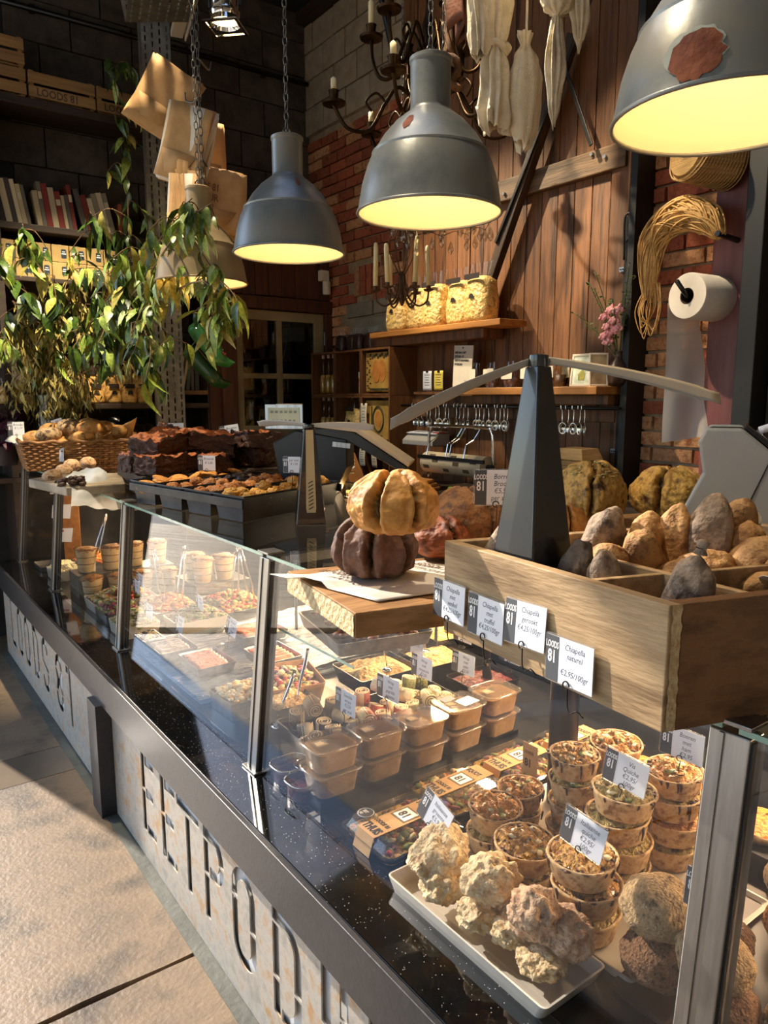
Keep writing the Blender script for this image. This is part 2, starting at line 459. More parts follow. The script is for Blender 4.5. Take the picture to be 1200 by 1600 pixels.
# the barn door on the back wall
d1 = struct('door_1', MB().box2((3.19, 2.30, .0), (3.21, 4.12, 4.35)), M('dark door backing', '#120c08', rough=.9))
pls = [MB().box((0, 0, 0), (.026, .108, 4.3)).mesh('plank', barn)]
for i in range(16):
    obj('plank', pls[0], None, d1, (3.172 + R.uniform(-.003, .003), 2.36 + i * .112, 2.16), bevel=.004)
obj('rail', MB().box2((3.115, 2.31, 2.685), (3.16, 3.86, 2.80)), barn_rail, d1, bevel=.006)
obj('rail', MB().box2((3.115, 2.31, .95), (3.16, 4.10, 1.06)), barn_rail, d1, bevel=.006)
obj('rail', MB().box2((3.125, 2.31, 1.47), (3.16, 4.10, 1.61)), barn, d1, bevel=.006)
obj('stile', MB().box2((3.135, 2.29, .0), (3.17, 2.40, 4.3)), barn, d1, bevel=.006)
def bar(name, p0, p1, w, t_, mat, par):
    p0 = Vector(p0); p1 = Vector(p1); dd = p1 - p0
    ang = math.atan2(dd.z, dd.y)
    return obj(name, MB().box((0, 0, 0), (t_, dd.length, w)), mat, par, (p0 + p1) / 2, (ang, 0, 0), bevel=.003)
bar('brace', (3.085, 2.62, 3.36), (3.085, 3.30, 1.99), .055, .05, M('dark brace timber', '#2a1c12', '#4a3524', scale=4, stretch=(5, 1, 5), rough=.55, bump=.2), d1)
bar('strap', (3.05, 2.40, 3.62), (3.05, 3.10, 2.45), .018, .008, blackm, d1)
bar('strap', (3.05, 2.66, 3.25), (3.05, 2.46, 2.80), .022, .008, blackm, d1)
for y, z in ((2.50, 2.78), (2.42, 2.75), (3.10, 2.72)): obj('bolt', MB().cyl((3.10, y, z), (3.118, y, z), .009, n=8), steel, d1)
# door jamb, hook and latches at the right of the door
j = struct('trim_2', MB().box2((3.05, 2.19, .0), (3.2, 2.225, 4.35)), M('blackened steel jamb', '#0b0b0c', rough=.55))
obj('edge_strip', MB().box2((3.12, 2.272, .0), (3.14, 2.292, 2.45)), blackm, j)
obj('hook', MB().tube(catmull([(3.11, 2.285, 2.25), (3.10, 2.285, 2.42), (3.10, 2.275, 2.455), (3.10, 2.255, 2.455), (3.10, 2.245, 2.42), (3.10, 2.25, 2.36), (3.10, 2.27, 2.33)]), .006, 6), blackm, j, smooth=True)
for z, dy in ((2.21, 0), (1.33, 0)):
    for k, y in enumerate((2.305, 2.25)):
        lp = obj('latch_plate', MB().box((3.128, y, z), (.008, .032, .022)), steel, j)
        for q in (-.007, .007): obj('screw', MB().cyl((3.118, y + q, z), (3.125, y + q, z), .003, n=6), blackm, lp)
obj('bolt', MB().cyl((3.10, 2.245, 1.62), (3.13, 2.245, 1.62), .014, n=10), steel, j)
struct('post_back', MB().box2((3.06, 4.05, .0), (3.2, 4.19, 2.0)), barn, bevel=.008)
struct('beam_side', MB().box2((3.12, 1.66, .6), (3.2, 1.84, 2.62)), M('faded purple beam', '#6b3a34', '#7d4a48', scale=5, stretch=(6, 6, .6), rough=.5, bump=.15), bevel=.006)
struct('trim_3', MB().box2((3.02, 1.57, .0), (3.2, 1.65, 4.35)), M('blackened steel jamb', '#0b0b0c'), bevel=.004)
struct('wall_right', MB().box2((3.14, 1.1, .0), (3.2, 1.565, 4.35)), M('dim brown plaster', '#4a3826', '#5d4932', scale=5, rough=.8, bump=.2))

# ceiling with an unseen skylight opening, added for overhead fill light; roof beams
ce = struct('ceiling', MB().box2((-3.4, -2.6, 4.5), (.75, 5.42, 4.6)).box2((2.35, -2.6, 4.5), (3.4, 5.42, 4.6)).box2((.75, -2.6, 4.5), (2.35, 1.2, 4.6)).box2((.75, 3.2, 4.5), (2.35, 5.42, 4.6)).box2((1.7, 1.2, 4.5), (2.35, 3.2, 4.6)), darkpaint)
struct('wall_rear', MB().box2((-3.4, -2.8, -.1), (3.5, -2.6, 4.6)), plaster)
struct('wall_front', MB().box2((-3.4, -2.6, -.1), (-3.2, -1.2, 4.6)).box2((-3.4, 1.4, -.1), (-3.2, 1.7, 4.6)).box2((-3.4, 4.9, -.1), (-3.2, 5.4, 4.6)).box2((-3.4, -1.2, 3.2), (-3.2, 4.9, 4.6)), plaster)
struct('trim_4', MB().box2((.688, -.6, -.02), (.78, 5.0, .0015)), M('cool grey floor strip', '#4c4e48', '#666860', scale=5, rough=.6, bump=.3, bscale=40))  # thin flush strip, cooler and darker than the slabs beside it

# ------------------------------------------------------------------ far wall: shelves, crates, books, boxes, pasta
shelfwood = M('dark shelf wood', '#241a13', '#3a2a1e', scale=4, stretch=(.5, 6, 6), rough=.6, bump=.15)
cratewood = M('pale crate pine', '#7d5f3c', '#a5824f', scale=4, stretch=(.5, 6, 6), rough=.65, bump=.15, vary=.1)
sh = thing('wall_shelving', 'tall dark wooden shelving along the far wall with books, boxes and crates', 'shelving', (0, 0, 0))
for z, x0, x1, th in ((3.365, .86, 2.18, .05), (2.64, .86, 2.18, .04), (2.33, .86, 2.18, .03), (1.555, .5, 2.18, .035), (1.10, .5, 2.18, .035)):
    obj('shelf_board', MB().box2((x0, 5.06, z - th), (x1, 5.36, z)), shelfwood, sh, bevel=.004)
for x in (2.17, .86):
    obj('upright', MB().box2((x - .02, 5.07, 0), (x + .02, 5.36, 3.4)), shelfwood, sh)
obj('upright', MB().box2((1.84, 5.07, 0), (1.87, 5.36, 2.33)), shelfwood, sh)
obj('shelf_board', MB().box2((1.87, 5.06, 1.615), (2.15, 5.36, 1.645)), M('lit shelf edge wood', '#5b3c22', '#7a5230', scale=4, stretch=(.5, 6, 6)), sh)  # shelf wood in a lighter tone, the light put into its colour

def crate(loc, L, label, word=None):
    t = thing('slatted_crate', label, 'crate', loc, 0, 'slatted wooden crates on the top shelf')
    h = .165
    for k in range(2):
        z = .045 + k * .075
        o = obj('slat', MB().box((0, -.14, z + .004 * k), (L, .012, .062)), cratewood, t, bevel=.002)
        obj('slat', MB().box((0, .14, z), (L, .012, .062)), cratewood, t, bevel=.002)
        if k == 0 and word: text(word, .062, M('stencil grey', '#4f4436'), o, (-.15, -.1467, z - .022), sx=.85, bold=.0015)
        for s in (-1, 1): obj('end_slat', MB().box((s * (L / 2 - .006), 0, z), (.012, .268, .062)), cratewood, t, bevel=.002)
    for sx in (-1, 1):
        for sy in (-1, 1): obj('corner_post', MB().box((sx * (L / 2 - .02), sy * .125, h / 2), (.024, .018, h)), cratewood, t)
    obj('bottom_board', MB().box((0, 0, .006), (L - .03, .25, .01)), cratewood, t)
    return t
crate((.89, 5.215, 3.367), .38, 'pale slatted wooden crate at the bottom left of the top shelf')
crate((.89, 5.215, 3.533), .38, 'pale slatted wooden crate stacked on another crate at the top left')
crate((1.285, 5.215, 3.367), .385, 'slatted wooden crate with grey stencilled lettering, second along the top shelf', 'LOODS 81')
crate((1.68, 5.215, 3.367), .385, 'slatted wooden crate behind the perforated steel column on the top shelf', 'LOODS 81')

# books, each its own thing
bookc = ['#2e2a2a', '#4a3a30', '#8d8371', '#7b2f25', '#b7a98a', '#6a6558', '#c9bb9b', '#3e4a44', '#93826a', '#a3553a', '#d0c4a8', '#57504a', '#7e2a22', '#b5a482', '#433a34']
pages = M('book pages', '#cbbf9f', rough=.8)
def book(x, y, z, w, h, d, lean, colr, label, group, band=None):
    mt = M('book cover ' + colr, colr, rough=.6, vary=.1)
    t = thing('book', label, 'book', (x, y, z), 0, group, rot=(0, lean, 0))
    obj('cover', MB().box((0, -d / 2 + .001, h / 2), (w, .003, h)).box((-w / 2 + .001, 0, h / 2), (.002, d, h)).box((w / 2 - .001, 0, h / 2), (.002, d, h)), mt, t)
    obj('page_block', MB().box((0, .003, h / 2 - .002), (w - .005, d - .008, h - .010)), pages, t)
    if band: obj('spine_label', MB().box((0, -d / 2 - .001, h * .7), (w * .8, .002, h * .16)), pages, t)
x = .80; i = 0; widths = []
cname = {'#2e2a2a': 'black', '#4a3a30': 'dark brown', '#8d8371': 'grey beige', '#7b2f25': 'brick red', '#b7a98a': 'sand', '#6a6558': 'olive grey', '#c9bb9b': 'cream', '#3e4a44': 'dark green', '#93826a': 'tan', '#a3553a': 'rust', '#d0c4a8': 'ivory', '#57504a': 'charcoal', '#7e2a22': 'deep red', '#b5a482': 'straw', '#433a34': 'umber'}
while x < 1.62:
    w = R.uniform(.018, .036); h = R.uniform(.20, .275); c_ = bookc[(i * 7 + i // 4) % 15]
    ln = -.16 if i < 8 else (-.12 if i < 16 else (-.22 if i < 22 else .02))
    if x > .84:
        book(x + w / 2 + (.02 if ln < 0 else 0), 5.2, 2.642 + abs(math.sin(ln)) * w * .5, w, h, .2, ln, c_, '%s from the left of the leaning books on the long shelf, %s spine' % (ORD[i - 1] if i else 'first', cname[c_]), 'books on the long shelf', i % 3 == 0)
    else: i -= 0
    x += w / math.cos(ln) + .002
    if i in (7, 15, 21): x += .035
    i += 1
for k, (w, ln, c_) in enumerate(((.02, .2, '#6a6558'), (.022, .2, '#b7a98a'), (.018, .22, '#c9bb9b'), (.026, .12, '#3e4a44'), (.02, .02, '#433a34'), (.03, 0, '#2e2a2a'))):
    book(1.90 + k * .036, 5.17, 1.647, w, .21 + .03 * (k % 3), .18, ln, c_, '%s from the left in the short book row below the green clogs, %s' % (ORD[k], cname[c_]), 'books beside the door')

# cardboard boxes in two rows
boxm = M('straw cardboard', '#a08650', '#b89c62', scale=6, rough=.7, vary=.1)
labm = M('blue black label', '#20303c', rough=.5)
n = 0
for row in range(2):
    for k in range(9):
        x = .90 + k * .105
        t = thing('carton', 'straw-coloured carton, %s from the left in the %s row above the plants' % (ORD[k], 'lower' if row == 0 else 'upper'), 'carton', (x, 5.19, 2.331 + row * .106), R.uniform(-.03, .03), 'cartons with dark labels')
        obj('box_body', MB().box((0, 0, .052), (.101, .2, .104)), boxm, t, bevel=.003)
        l = obj('label', MB().prism(rrect(.032, .056, .008), .001, 'y', (.02, -.1006, .052)), labm, t)
        obj('label_print', MB().box((.02, -.1015, .052), (.026, .0005, .006)).box((.02, -.1015, .064), (.018, .0005, .004)), whiteprint, l)
        obj('flap_tape', MB().box((0, 0, .1045), (.02, .201, .001)), cream_paper, t)

# bags of pasta
pasta_m = M('dry pasta in cellophane', '#9a6f33', '#d9b066', '#c2924a', scale=34, rough=.3, bump=.8, bscale=60, coat=.3)
cello = glass('cellophane', '#fbf8f0', base=.08, top=.8, rough=.12)
crestm = M('dark label', '#2a211b', rough=.5)
def pasta_bag(loc, label, group, w=.1, h=.2, d=.085, mat=None, rz=0, printed=True):
    t = thing('pasta_bag', label, 'bag', loc, rz, group)
    hh = h * .78
    mb = MB()
    def f(u, v):
        a = 2 * PI * u; z = hh * v
        k = (.86 + .14 * math.sin(PI * min(1, v * 1.15 + .1))) * (1 if v < .97 else .55)
        return (w / 2 * k * math.copysign(abs(math.cos(a)) ** .6, math.cos(a)) + .003 * noise.noise((a * 2, z * 60, loc[0] * 9)), d / 2 * k * math.copysign(abs(math.sin(a)) ** .6, math.sin(a)) + .004 * noise.noise((a * 3, z * 50, 5)), z)
    mb.grid(f, 20, 9); mb.add([(0, 0, 0), (0, 0, hh)], [])
    mb.f.append(list(range(20))[::-1]); mb.f.append([9 * 21 + i for i in range(20)])
    obj('pasta', mb, mat or pasta_m, t, smooth=True)
    fm = MB()
    fm.grid(lambda u, v: (w * (.32 + .15 * v) * (u * 2 - 1), .008 * math.sin(u * 19) * (1 - .3 * v), hh - .004 + (h - hh + .012) * v), 12, 3)
    obj('gathered_top', fm, cello, t, smooth=True)
    if printed:
        obj('label', MB().prism(rrect(w * .62, .03, .006), .001, 'y', (0, -d / 2 - .003, hh * .98)), crestm, t)
        obj('label', MB().prism([(-.02, 0), (.02, 0), (.014, .022), (0, .028), (-.014, .022)], .001, 'y', (0, -d / 2 - .005, hh * .5)), crestm, t)
    return t
xs = [.86, .96, 1.06, 1.16, 1.27, 1.385, 1.50, 1.605, 1.71]
for k, x in enumerate(xs):
    pasta_bag((x, 5.13, 1.556), 'cellophane bag of ribbon pasta, %s from the left, front row below the plants' % ORD[k], 'pasta bags on the far shelf', .105, .15)
for k, x in enumerate(xs[4:]):
    pasta_bag((x + .01, 5.26, 1.556), 'taller cellophane bag of pasta, %s from the left in the back row beside the column' % ORD[k], 'pasta bags on the far shelf', .105, .27)

# perforated steel column and roof beam
perf = M('perforated galvanised steel', '#6d6a62', '#8b877c', scale=12, rough=.42, metal=.75, bump=.05)
def perforated(mb, w, L, ex, ey, org, cols=4, pitch=.05, slot=(.010, .032), th=.003):
    """a plate of size w x L along ex (width) and ey (length) with rows of slots cut through it"""
    ex = Vector(ex); ey = Vector(ey); org = Vector(org); nn = int(L / pitch)
    xs = [0]; cw = w / cols
    for c_ in range(cols): xs += [cw * (c_ + .5) - slot[0] / 2, cw * (c_ + .5) + slot[0] / 2]
    xs.append(w)
    P = lambda a, b: org + ex * a + ey * b
    for k in range(len(xs) - 1):
        if k % 2 == 0:
            mb.add([P(xs[k], 0), P(xs[k + 1], 0), P(xs[k + 1], L), P(xs[k], L)], [(0, 1, 2, 3)])
        else:
            off = pitch / 2 if (k // 2) % 2 else 0
            b = 0; first = (pitch - slot[1]) / 2 + off
            edges = [0]
            y = first
            while y + slot[1] < L: edges += [y, y + slot[1]]; y += pitch
            edges.append(L)
            for e in range(0, len(edges) - 1, 2):
                mb.add([P(xs[k], edges[e]), P(xs[k + 1], edges[e]), P(xs[k + 1], edges[e + 1]), P(xs[k], edges[e + 1])], [(0, 1, 2, 3)])
t = thing('perforated_column', 'tall perforated steel column rising behind the plants to the roof', 'column', (0, 0, 0))
mb = MB(); perforated(mb, .17, 4.28, (.99, -.14, 0), (0, 0, 1), (1.665, 4.72, 0), 4)
obj('front_plate', mb, perf, t, solid=.004)
mb = MB(); perforated(mb, .10, 4.28, (.14, .99, 0), (0, 0, 1), (1.83, 4.70, 0), 2)
obj('side_plate', mb, perf, t, solid=.004)
obj('edge_lip', MB().box((1.66, 4.735, 2.14), (.012, .03, 4.28)), perf, t)
t = thing('perforated_beam', 'perforated steel roof beams meeting above the steel column', 'beam', (0, 0, 0))
mb = MB(); perforated(mb, .34, 1.25, (.806, -.592, 0), (-.25, -.97, 0), (1.451, 4.349, 3.613), 7, .05, (.010, .034))
obj('beam_soffit', mb, perf, t, solid=.004)
mb = MB(); perforated(mb, .34, .22, (.806, -.592, 0), (-.12, .16, .98), (1.451, 4.349, 3.613), 7)
obj('beam_web', mb, perf, t, solid=.004)
obj('lamp_rail', MB().box((0, 0, 0), (.07, .56, .035)).box((.05, 0, .0), (.012, .56, .06)), M('pale rail', '#b5b0a4', rough=.4), t, (1.727, 4.225, 3.694), (0, 0, -.25), bevel=.004)
t2 = thing('roof_pipe', 'thin dark pipe running along the far wall above the crates', 'pipe')
obj('pipe', MB().cyl((.84, 5.33, 3.98), (3.18, 5.33, 4.0), .018, n=8), black, t2, smooth=True)
for x in (1.2, 2.0, 2.8): obj('pipe_clip', MB().box((x, 5.35, 3.99), (.03, .03, .05)), blackm, t2)

# a pair of painted green clogs hanging on the column
clogm = M('green speckled paint', '#1f5a2c', '#3f8a45', '#2a6e35', scale=9, rough=.3, coat=.4)
clogd = M('dark green paint', '#17401f', '#2b5f31', scale=9, rough=.35, coat=.3)
dotm = M('cream paint dots', '#dcd3a2', rough=.5); redm = M('red paint', '#a02a24', rough=.5); clog_in = M('clog inside wood', '#b08d5a', '#c7a468', scale=9)
def clog(name, label, loc, rot, mat, dots):
    t = thing(name, label, 'clog', loc, 0, 'painted wooden clogs', rot=rot); t.scale = (1.3, 1.3, 1.3)
    mb = MB(); prof = [(-.115, .022, .03), (-.10, .038, .045), (-.06, .044, .05), (0, .045, .048), (.05, .05, .042), (.09, .046, .036), (.125, .030, .03), (.15, .010, .022)]
    def f(u, v):
        q = v * (len(prof) - 1); i = min(int(q), len(prof) - 2); fr = q - i
        x, ry, rz_ = [prof[i][k] * (1 - fr) + prof[i + 1][k] * fr for k in range(3)]
        a = 2 * PI * u; z = rz_ * math.sin(a)
        zc = .05 + (.03 * max(0, (x - .11) / .04) if x > .11 else 0)
        if x < .03 and z > rz_ * .55: z = rz_ * .55 - .02 * (z - rz_ * .55) / rz_
        return (x, ry * math.cos(a), zc + z)
    mb.grid(f, 20, 21); obj('shoe_body', mb, mat, t, smooth=True)
    mb = MB(); mb.prism([(-.035 + .065 * math.cos(a * PI / 8), .032 * math.sin(a * PI / 8)) for a in range(16)], .004, 'z', (0, 0, .079)); obj('opening', mb, clog_in, t)
    if dots:
        mb = MB()
        for k in range(26):
            x = R.uniform(-.02, .12); a = R.uniform(.25, 2.9); q = .047 if x < .09 else .04
            mb.blob((x, q * math.cos(a) * (1 if x < .1 else .75), .05 + q * math.sin(a) * .86), (.003,) * 3, 0, 1, 1)
        obj('paint_dots', mb, dotm, t)
        mb = MB()
        for k in range(3): mb.blob((.085 + .008 * math.cos(k * 2.1), -.02 + .008 * math.sin(k * 2.1), .084), (.007, .007, .004), 0, 1, 2)
        obj('painted_flower', mb, redm, t)
    obj('hang_cord', MB().tube([(-.11, 0, .06), (-.13, 0, .16)], .002, 5), cream_paper, t)
clog('wooden_clog', 'green painted wooden clog with cream dots hanging on the steel column', (1.90, 4.575, 1.90), (0, .95, -.55), clogm, True)
clog('wooden_clog', 'darker green wooden clog hanging behind the dotted one on the column', (1.905, 4.66, 1.76), (0, .9, -.4), clogd, False)

# ------------------------------------------------------------------ back wall: cubbies, shelves, spoons, tools
cubw = M('orange brown crate wood', '#59371c', '#7d5029', scale=4, stretch=(6, 6, .6), rough=.6, bump=.15, vary=.12)
def cubby(y0, y1, z0, z1, label):
    """a wooden box standing on its side, open towards the room"""
    t = thing('box_shelf', label, 'box shelf', (3.19, (y0 + y1) / 2, z0), 0, 'wooden boxes stacked as shelves')
    w = y1 - y0; h = z1 - z0; d = .26; th = .014
    obj('side_board', MB().box((-d / 2, w / 2 - th / 2, h / 2), (d, th, h)), cubw, t, bevel=.002)
    obj('side_board', MB().box((-d / 2, -w / 2 + th / 2, h / 2), (d, th, h)), cubw, t, bevel=.002)
    obj('bottom_board', MB().box((-d / 2, 0, th / 2), (d, w - 2 * th, th)), cubw, t, bevel=.002)
    obj('top_board', MB().box((-d / 2, 0, h - th / 2), (d, w - 2 * th, th)), cubw, t, bevel=.002)
    obj('back_board', MB().box((-.006, 0, h / 2), (.010, w - 2 * th, h - 2 * th)), cubw, t)
ys = [4.93, 4.60, 4.262, 3.925]; zs = [.98, 1.292, 1.607, 1.925]
cl = ('left', 'middle', 'right'); rl = ('bottom', 'middle', 'top')
for i in range(3):
    for j in range(3):
        cubby(ys[i + 1] + .002, ys[i] - .002, zs[j] + .001, zs[j + 1] - .001, 'open wooden box in the %s column and %s row of the stacked box shelf' % (cl[i], rl[j]))
tag(obj('cabinet_base', MB().box2((2.92, 3.93, 0), (3.19, 4.93, .98)), shelfwood, bevel=.004), 'dark wooden base cabinet under the stacked box shelf', 'cabinet')
# tall thin bottles
oil = M('yellow liqueur', '#a9812c', '#c9a044', scale=6, rough=.15, coat=.6)
oilg = glass('bottle glass', '#efe9d4', base=.08, top=.9)
cork = M('pale cork cap', '#c9b494', rough=.7)
def bottle(y, z, label):
    t = thing('bottle', label, 'bottle', (3.0, y, z), 0, 'tall bottles of yellow liqueur')
    obj('liquid', MB().lathe([(.026, .004), (.030, .012), (.030, .115), (.022, .14)], 14), oil, t, smooth=True)
    obj('glass_body', MB().lathe([(.028, 0), (.032, .008), (.032, .12), (.022, .148), (.010, .165), (.009, .25), (.011, .252), (.011, .262)], 14), oilg, t, smooth=True)
    obj('cap', MB().lathe([(.011, .262), (.012, .264), (.012, .29), (.010, .292)], 12), cork, t, smooth=True)
for k, y in enumerate((4.86, 4.785, 4.715, 4.645)): bottle(y, 1.622, '%s bottle from the left in the upper left box, tall with yellow liqueur' % ORD[k])
for k, y in enumerate((4.86, 4.785, 4.715, 4.645)): bottle(y, 1.307, '%s bottle from the left in the left box behind the scale display' % ORD[k])
popm = M('golden puffed snack', '#b98a3c', '#f0cf86', '#d9ae5c', scale=30, rough=.35, bump=1.0, bscale=42, coat=.3, dist=.02)
biscm = M('printed biscuit bag', '#8f2f1d', '#e5d2a8', '#b98342', scale=16, rough=.5, lo=.42, hi=.6)
t = thing('biscuit_bag', 'paper-topped red and cream biscuit bag in the top middle box', 'bag', (3.02, 4.33, 1.622))
mb = MB(); mb.box((0, 0, .075), (.06, .10, .15), taper=.94)
obj('bag_body', mb, biscm, t, bevel=.008)
obj('paper_top', MB().prism([(-.05, .15), (.05, .15), (.038, .255), (-.038, .255)], .02, 'x'), cream_paper, t, bevel=.003)
obj('label', MB().prism([(-.042, .06 + .09), (.042, .15), (.042, .11), (0, .09), (-.042, .11)], .002, 'x', (-.032, 0, .0)), cream_paper, t)
pasta_bag((2.985, 4.40, 1.307), 'clear bag of pale curly pasta in the middle box of the box shelf', 'pasta on the box shelf', .2, .27, .12, popm, -PI / 2)
bagd = M('dark chocolate nuts', '#20110b', '#4a2a1a', scale=40, rough=.35, bump=.8, bscale=60, coat=.3)
for k in range(6):
    pasta_bag((3.06 + .02 * (k % 2), 4.70 - k * .115, 1.926), 'clear bag of dark chocolate nuts on the box shelf, %s from the left' % ORD[k], 'bags of dark chocolate nuts', .105, .155, .07, bagd, -PI / 2, False)
# printed wooden panels leaning in the right column
panm = M('yellow printed board', '#8b6a2a', '#c49b4c', scale=7, rough=.6)
dmot = M('dark olive print', '#2a2a16', '#4c4522', scale=14, rough=.7)
orange = M('ochre print', '#a8662a', '#c98a3e', scale=9, rough=.6)
def panel(z, label, kind):
    t = thing('fruit_picture', label, 'panel', (2.96, 4.095, z), 0)
    obj('board', MB().box((0, 0, .135), (.012, .27, .26)), panm, t, bevel=.002)
    if kind:
        m1 = MB()
        for s in (-1, 1): m1.prism([(-.02 + s * .03 + .045 * math.cos(a * PI / 8), .14 + .075 * math.sin(a * PI / 8)) for a in range(16)], .002, 'x', (-.007 - .001 * (s + 1), 0, 0))
        obj('fruit_print', m1, orange, t)
        m2 = MB()
        for k in range(14): m2.blob((-.008, .10 + .02 * math.sin(k * 2.3), .03 + k * .015), (.001, .012, .006), .2, 3, 1, k)
        for k in range(10): m2.blob((-.008, -.12 + k * .022, .25 - .01 * (k % 3)), (.001, .013, .012), .3, 3, 1, k)
        for k in range(10): m2.blob((-.008, -.12 + k * .022, .02), (.001, .014, .01), .3, 3, 1, k + 20)
        obj('leaf_print', m2, dmot, t)
    else:
        obj('ring_print', MB().tube([(-.008, -.01 + .06 * math.cos(a * PI / 12), .14 + .085 * math.sin(a * PI / 12)) for a in range(24)], .006, 5, closed=True), dmot, t)
        obj('fruit_print', MB().prism([(-.01 + .035 * math.cos(a * PI / 8), .14 + .055 * math.sin(a * PI / 8)) for a in range(16)], .002, 'x', (-.007, 0, 0)), orange, t)
        obj('stripe_print', MB().box((-.008, .065, .15), (.002, .012, .15)), dmot, t)
        obj('wavy_print', MB().tube([(-.008, .04 - k * .012, .025 + .006 * math.sin(k * 2)) for k in range(9)], .003, 5), dmot, t)
panel(1.63, 'yellow board printed with two ochre fruits and dark leaves, top right box', True)
panel(1.31, 'yellow board printed with a dark oval ring, right box below the fruit board', False)
def paper_slip(loc, w, h, label, mat=cream_paper, rx=0, group=None, curl=.012):
    t = thing('paper_slip', label, 'note', loc, 0, group)
    mb = MB(); mb.grid(lambda u, v: (-curl * math.sin(v * PI) * .5, w * (u - .5), -h * v), 4, 8)
    obj('sheet', mb, mat, t, solid=.0012, smooth=True)
    m2 = MB()
    for k in range(5): m2.box((-.0015 - curl * math.sin((.2 + k * .13) * PI) * .5, .0, -h * (.2 + k * .13)), (.0008, w * (.6 - .1 * (k % 3)), .003))
    obj('scribble', m2, ink, t)
    obj('clip', MB().box((-.002, 0, -.004), (.006, .02, .012)), blackm, t)
    return t
paper_slip((2.925, 4.215, 1.555), .075, .16, 'cream till slip clipped over the oval ring board')
paper_slip((2.925, 4.09, 1.27), .06, .15, 'narrow cream till slip in the bottom right box')
paper_slip((2.925, 4.235, 1.24), .07, .12, 'short wide till slip at the left of the bottom right box')
yellowp = M('yellow paper', '#c9b548', '#d9c75c', scale=5, rough=.7)
for k, (y, m_, w, h) in enumerate(((4.22, cream_paper, .085, .12), (4.10, cream_paper, .085, .17), (3.99, cream_paper, .07, .11), (3.88, yellowp, .095, .11), (3.75, cream_paper, .12, .17))):
    paper_slip((2.72, y, 1.05 - .002 * k), w, h, '%s order slip from the left, hanging below the box shelf' % ORD[k] + (' on yellow paper' if m_ is yellowp else ''), m_, group='order slips on the ledge')
tag(obj('slip_rail', MB().box2((2.725, 3.65, 1.045), (2.76, 4.30, 1.07)).box2((2.73, 3.65, .5), (2.755, 3.69, 1.05)).box2((2.73, 4.26, .5), (2.755, 4.30, 1.05)), cubw), 'wooden rail with order slips clipped to it', 'rail')

# shelf with big bags of puffed snack
sb = thing('wall_shelf', 'upper plank shelf carrying big golden snack bags', 'shelf', (0, 0, 0))
ledge = M('warm shelf plank', '#8d5b28', '#b67d3c', scale=4, stretch=(6, .5, 6), rough=.5, bump=.15)
obj('board', MB().box2((2.92, 2.92, 1.985), (3.13, 4.14, 2.02)), ledge, sb, bevel=.004)
obj('batten', MB().box2((2.97, 3.1, 1.93), (3.13, 4.14, 1.985)), barn, sb, bevel=.004)
for k, y in enumerate((3.90, 3.72, 3.53, 3.34, 3.15)):
    t = pasta_bag((3.00 + .03 * (k % 2), y, 2.021), 'big clear bag of golden puffed snack, %s from the left on the upper shelf' % ORD[k], 'golden snack bags on the upper shelf', .2, .32 if k else .28, .15, popm, -PI / 2)
# lower shelf
s2 = thing('wall_shelf', 'lower plank shelf with chocolate bags, photo frame and vase', 'shelf', (0, 0, 0))
obj('board', MB().box2((2.90, 2.25, 1.61), (3.12, 3.23, 1.65)), ledge, s2, bevel=.004)
obj('batten', MB().box2((3.0, 2.26, 1.56), (3.12, 3.2, 1.61)), barn, s2, bevel=.004)
choc = M('chocolate pieces', '#3a2013', '#6d4225', scale=34, rough=.4, bump=.8, bscale=50)
for k in range(10):
    y = 3.17 - k * .072
    t = thing('chocolate_bag', 'cellophane bag of chocolates with a cream label, %s from the left on the lower shelf' % ORD[k], 'bag', (2.99 + .04 * (k % 2), y, 1.651), -PI / 2, 'chocolate bags on the lower shelf')
    obj('chocolates', MB().blob((0, 0, .03), (.033, .03, .032), .25, 4, 2, k), choc, t, smooth=True)
    obj('cellophane', MB().grid(lambda u, v: ((.036 - .012 * abs(v * 2 - .8)) * math.cos(2 * PI * u) * (1 if v < .7 else 1 + .1 * math.sin(u * 30)), (.032 * (1 - v * .8)) * math.sin(2 * PI * u), .002 + .14 * v), 14, 6), cello, t, smooth=True)
    obj('label', MB().prism(rrect(.048, .06, .006), .0015, 'y', (0, -.031, .075)), cream_paper, t)
for k, y in enumerate((2.56, 2.52)):
    t = thing('glass_jar', 'small glass jar beside the photo frame, %s from the left' % ORD[k], 'jar', (2.98 + .05 * k, y - .02, 1.651), 0, 'small jars on the lower shelf')
    obj('jar_glass', MB().lathe([(.03, 0), (.034, .006), (.034, .08), (.026, .095), (.026, .105)], 14), oilg, t, smooth=True)
    obj('contents', MB().lathe([(.029, .003), (.030, .06)], 14), choc, t, smooth=True)
    obj('lid', MB().lathe([(.028, .105), (.028, .12)], 14), black, t)
t = thing('photo_frame', 'cream photo frame with a pale photo on the lower shelf', 'frame', (2.96, 2.40, 1.651), 0, rot=(0, .12, 0))
fr = MB(); 
for a, b in (((0, -.065, 0), (.012, -.055, .16)), ((0, .055, 0), (.012, .065, .16)), ((0, -.055, 0), (.012, .055, .012)), ((0, -.055, .148), (.012, .055, .16))): fr.box2(a, b)
obj('frame', fr, cream_paper, t, bevel=.002)
obj('photo', MB().box2((.004, -.055, .012), (.008, .055, .148)), M('pale photo', '#dfe3d2', '#c8cfae', '#eef0e6', scale=14, rough=.3), t)
obj('photo_detail', MB().prism([(-.02, .03), (.015, .03), (.02, .06), (-.005, .085), (-.025, .06)], .001, 'x', (.003, 0, .0)), M('photo green', '#7d8a4a', '#c9b848', scale=30, rough=.4), t)
t = thing('photo_frame', 'second narrow frame turned beside the cream photo frame', 'frame', (2.98, 2.30, 1.651), 0, rot=(0, .1, .9))
fr = MB()
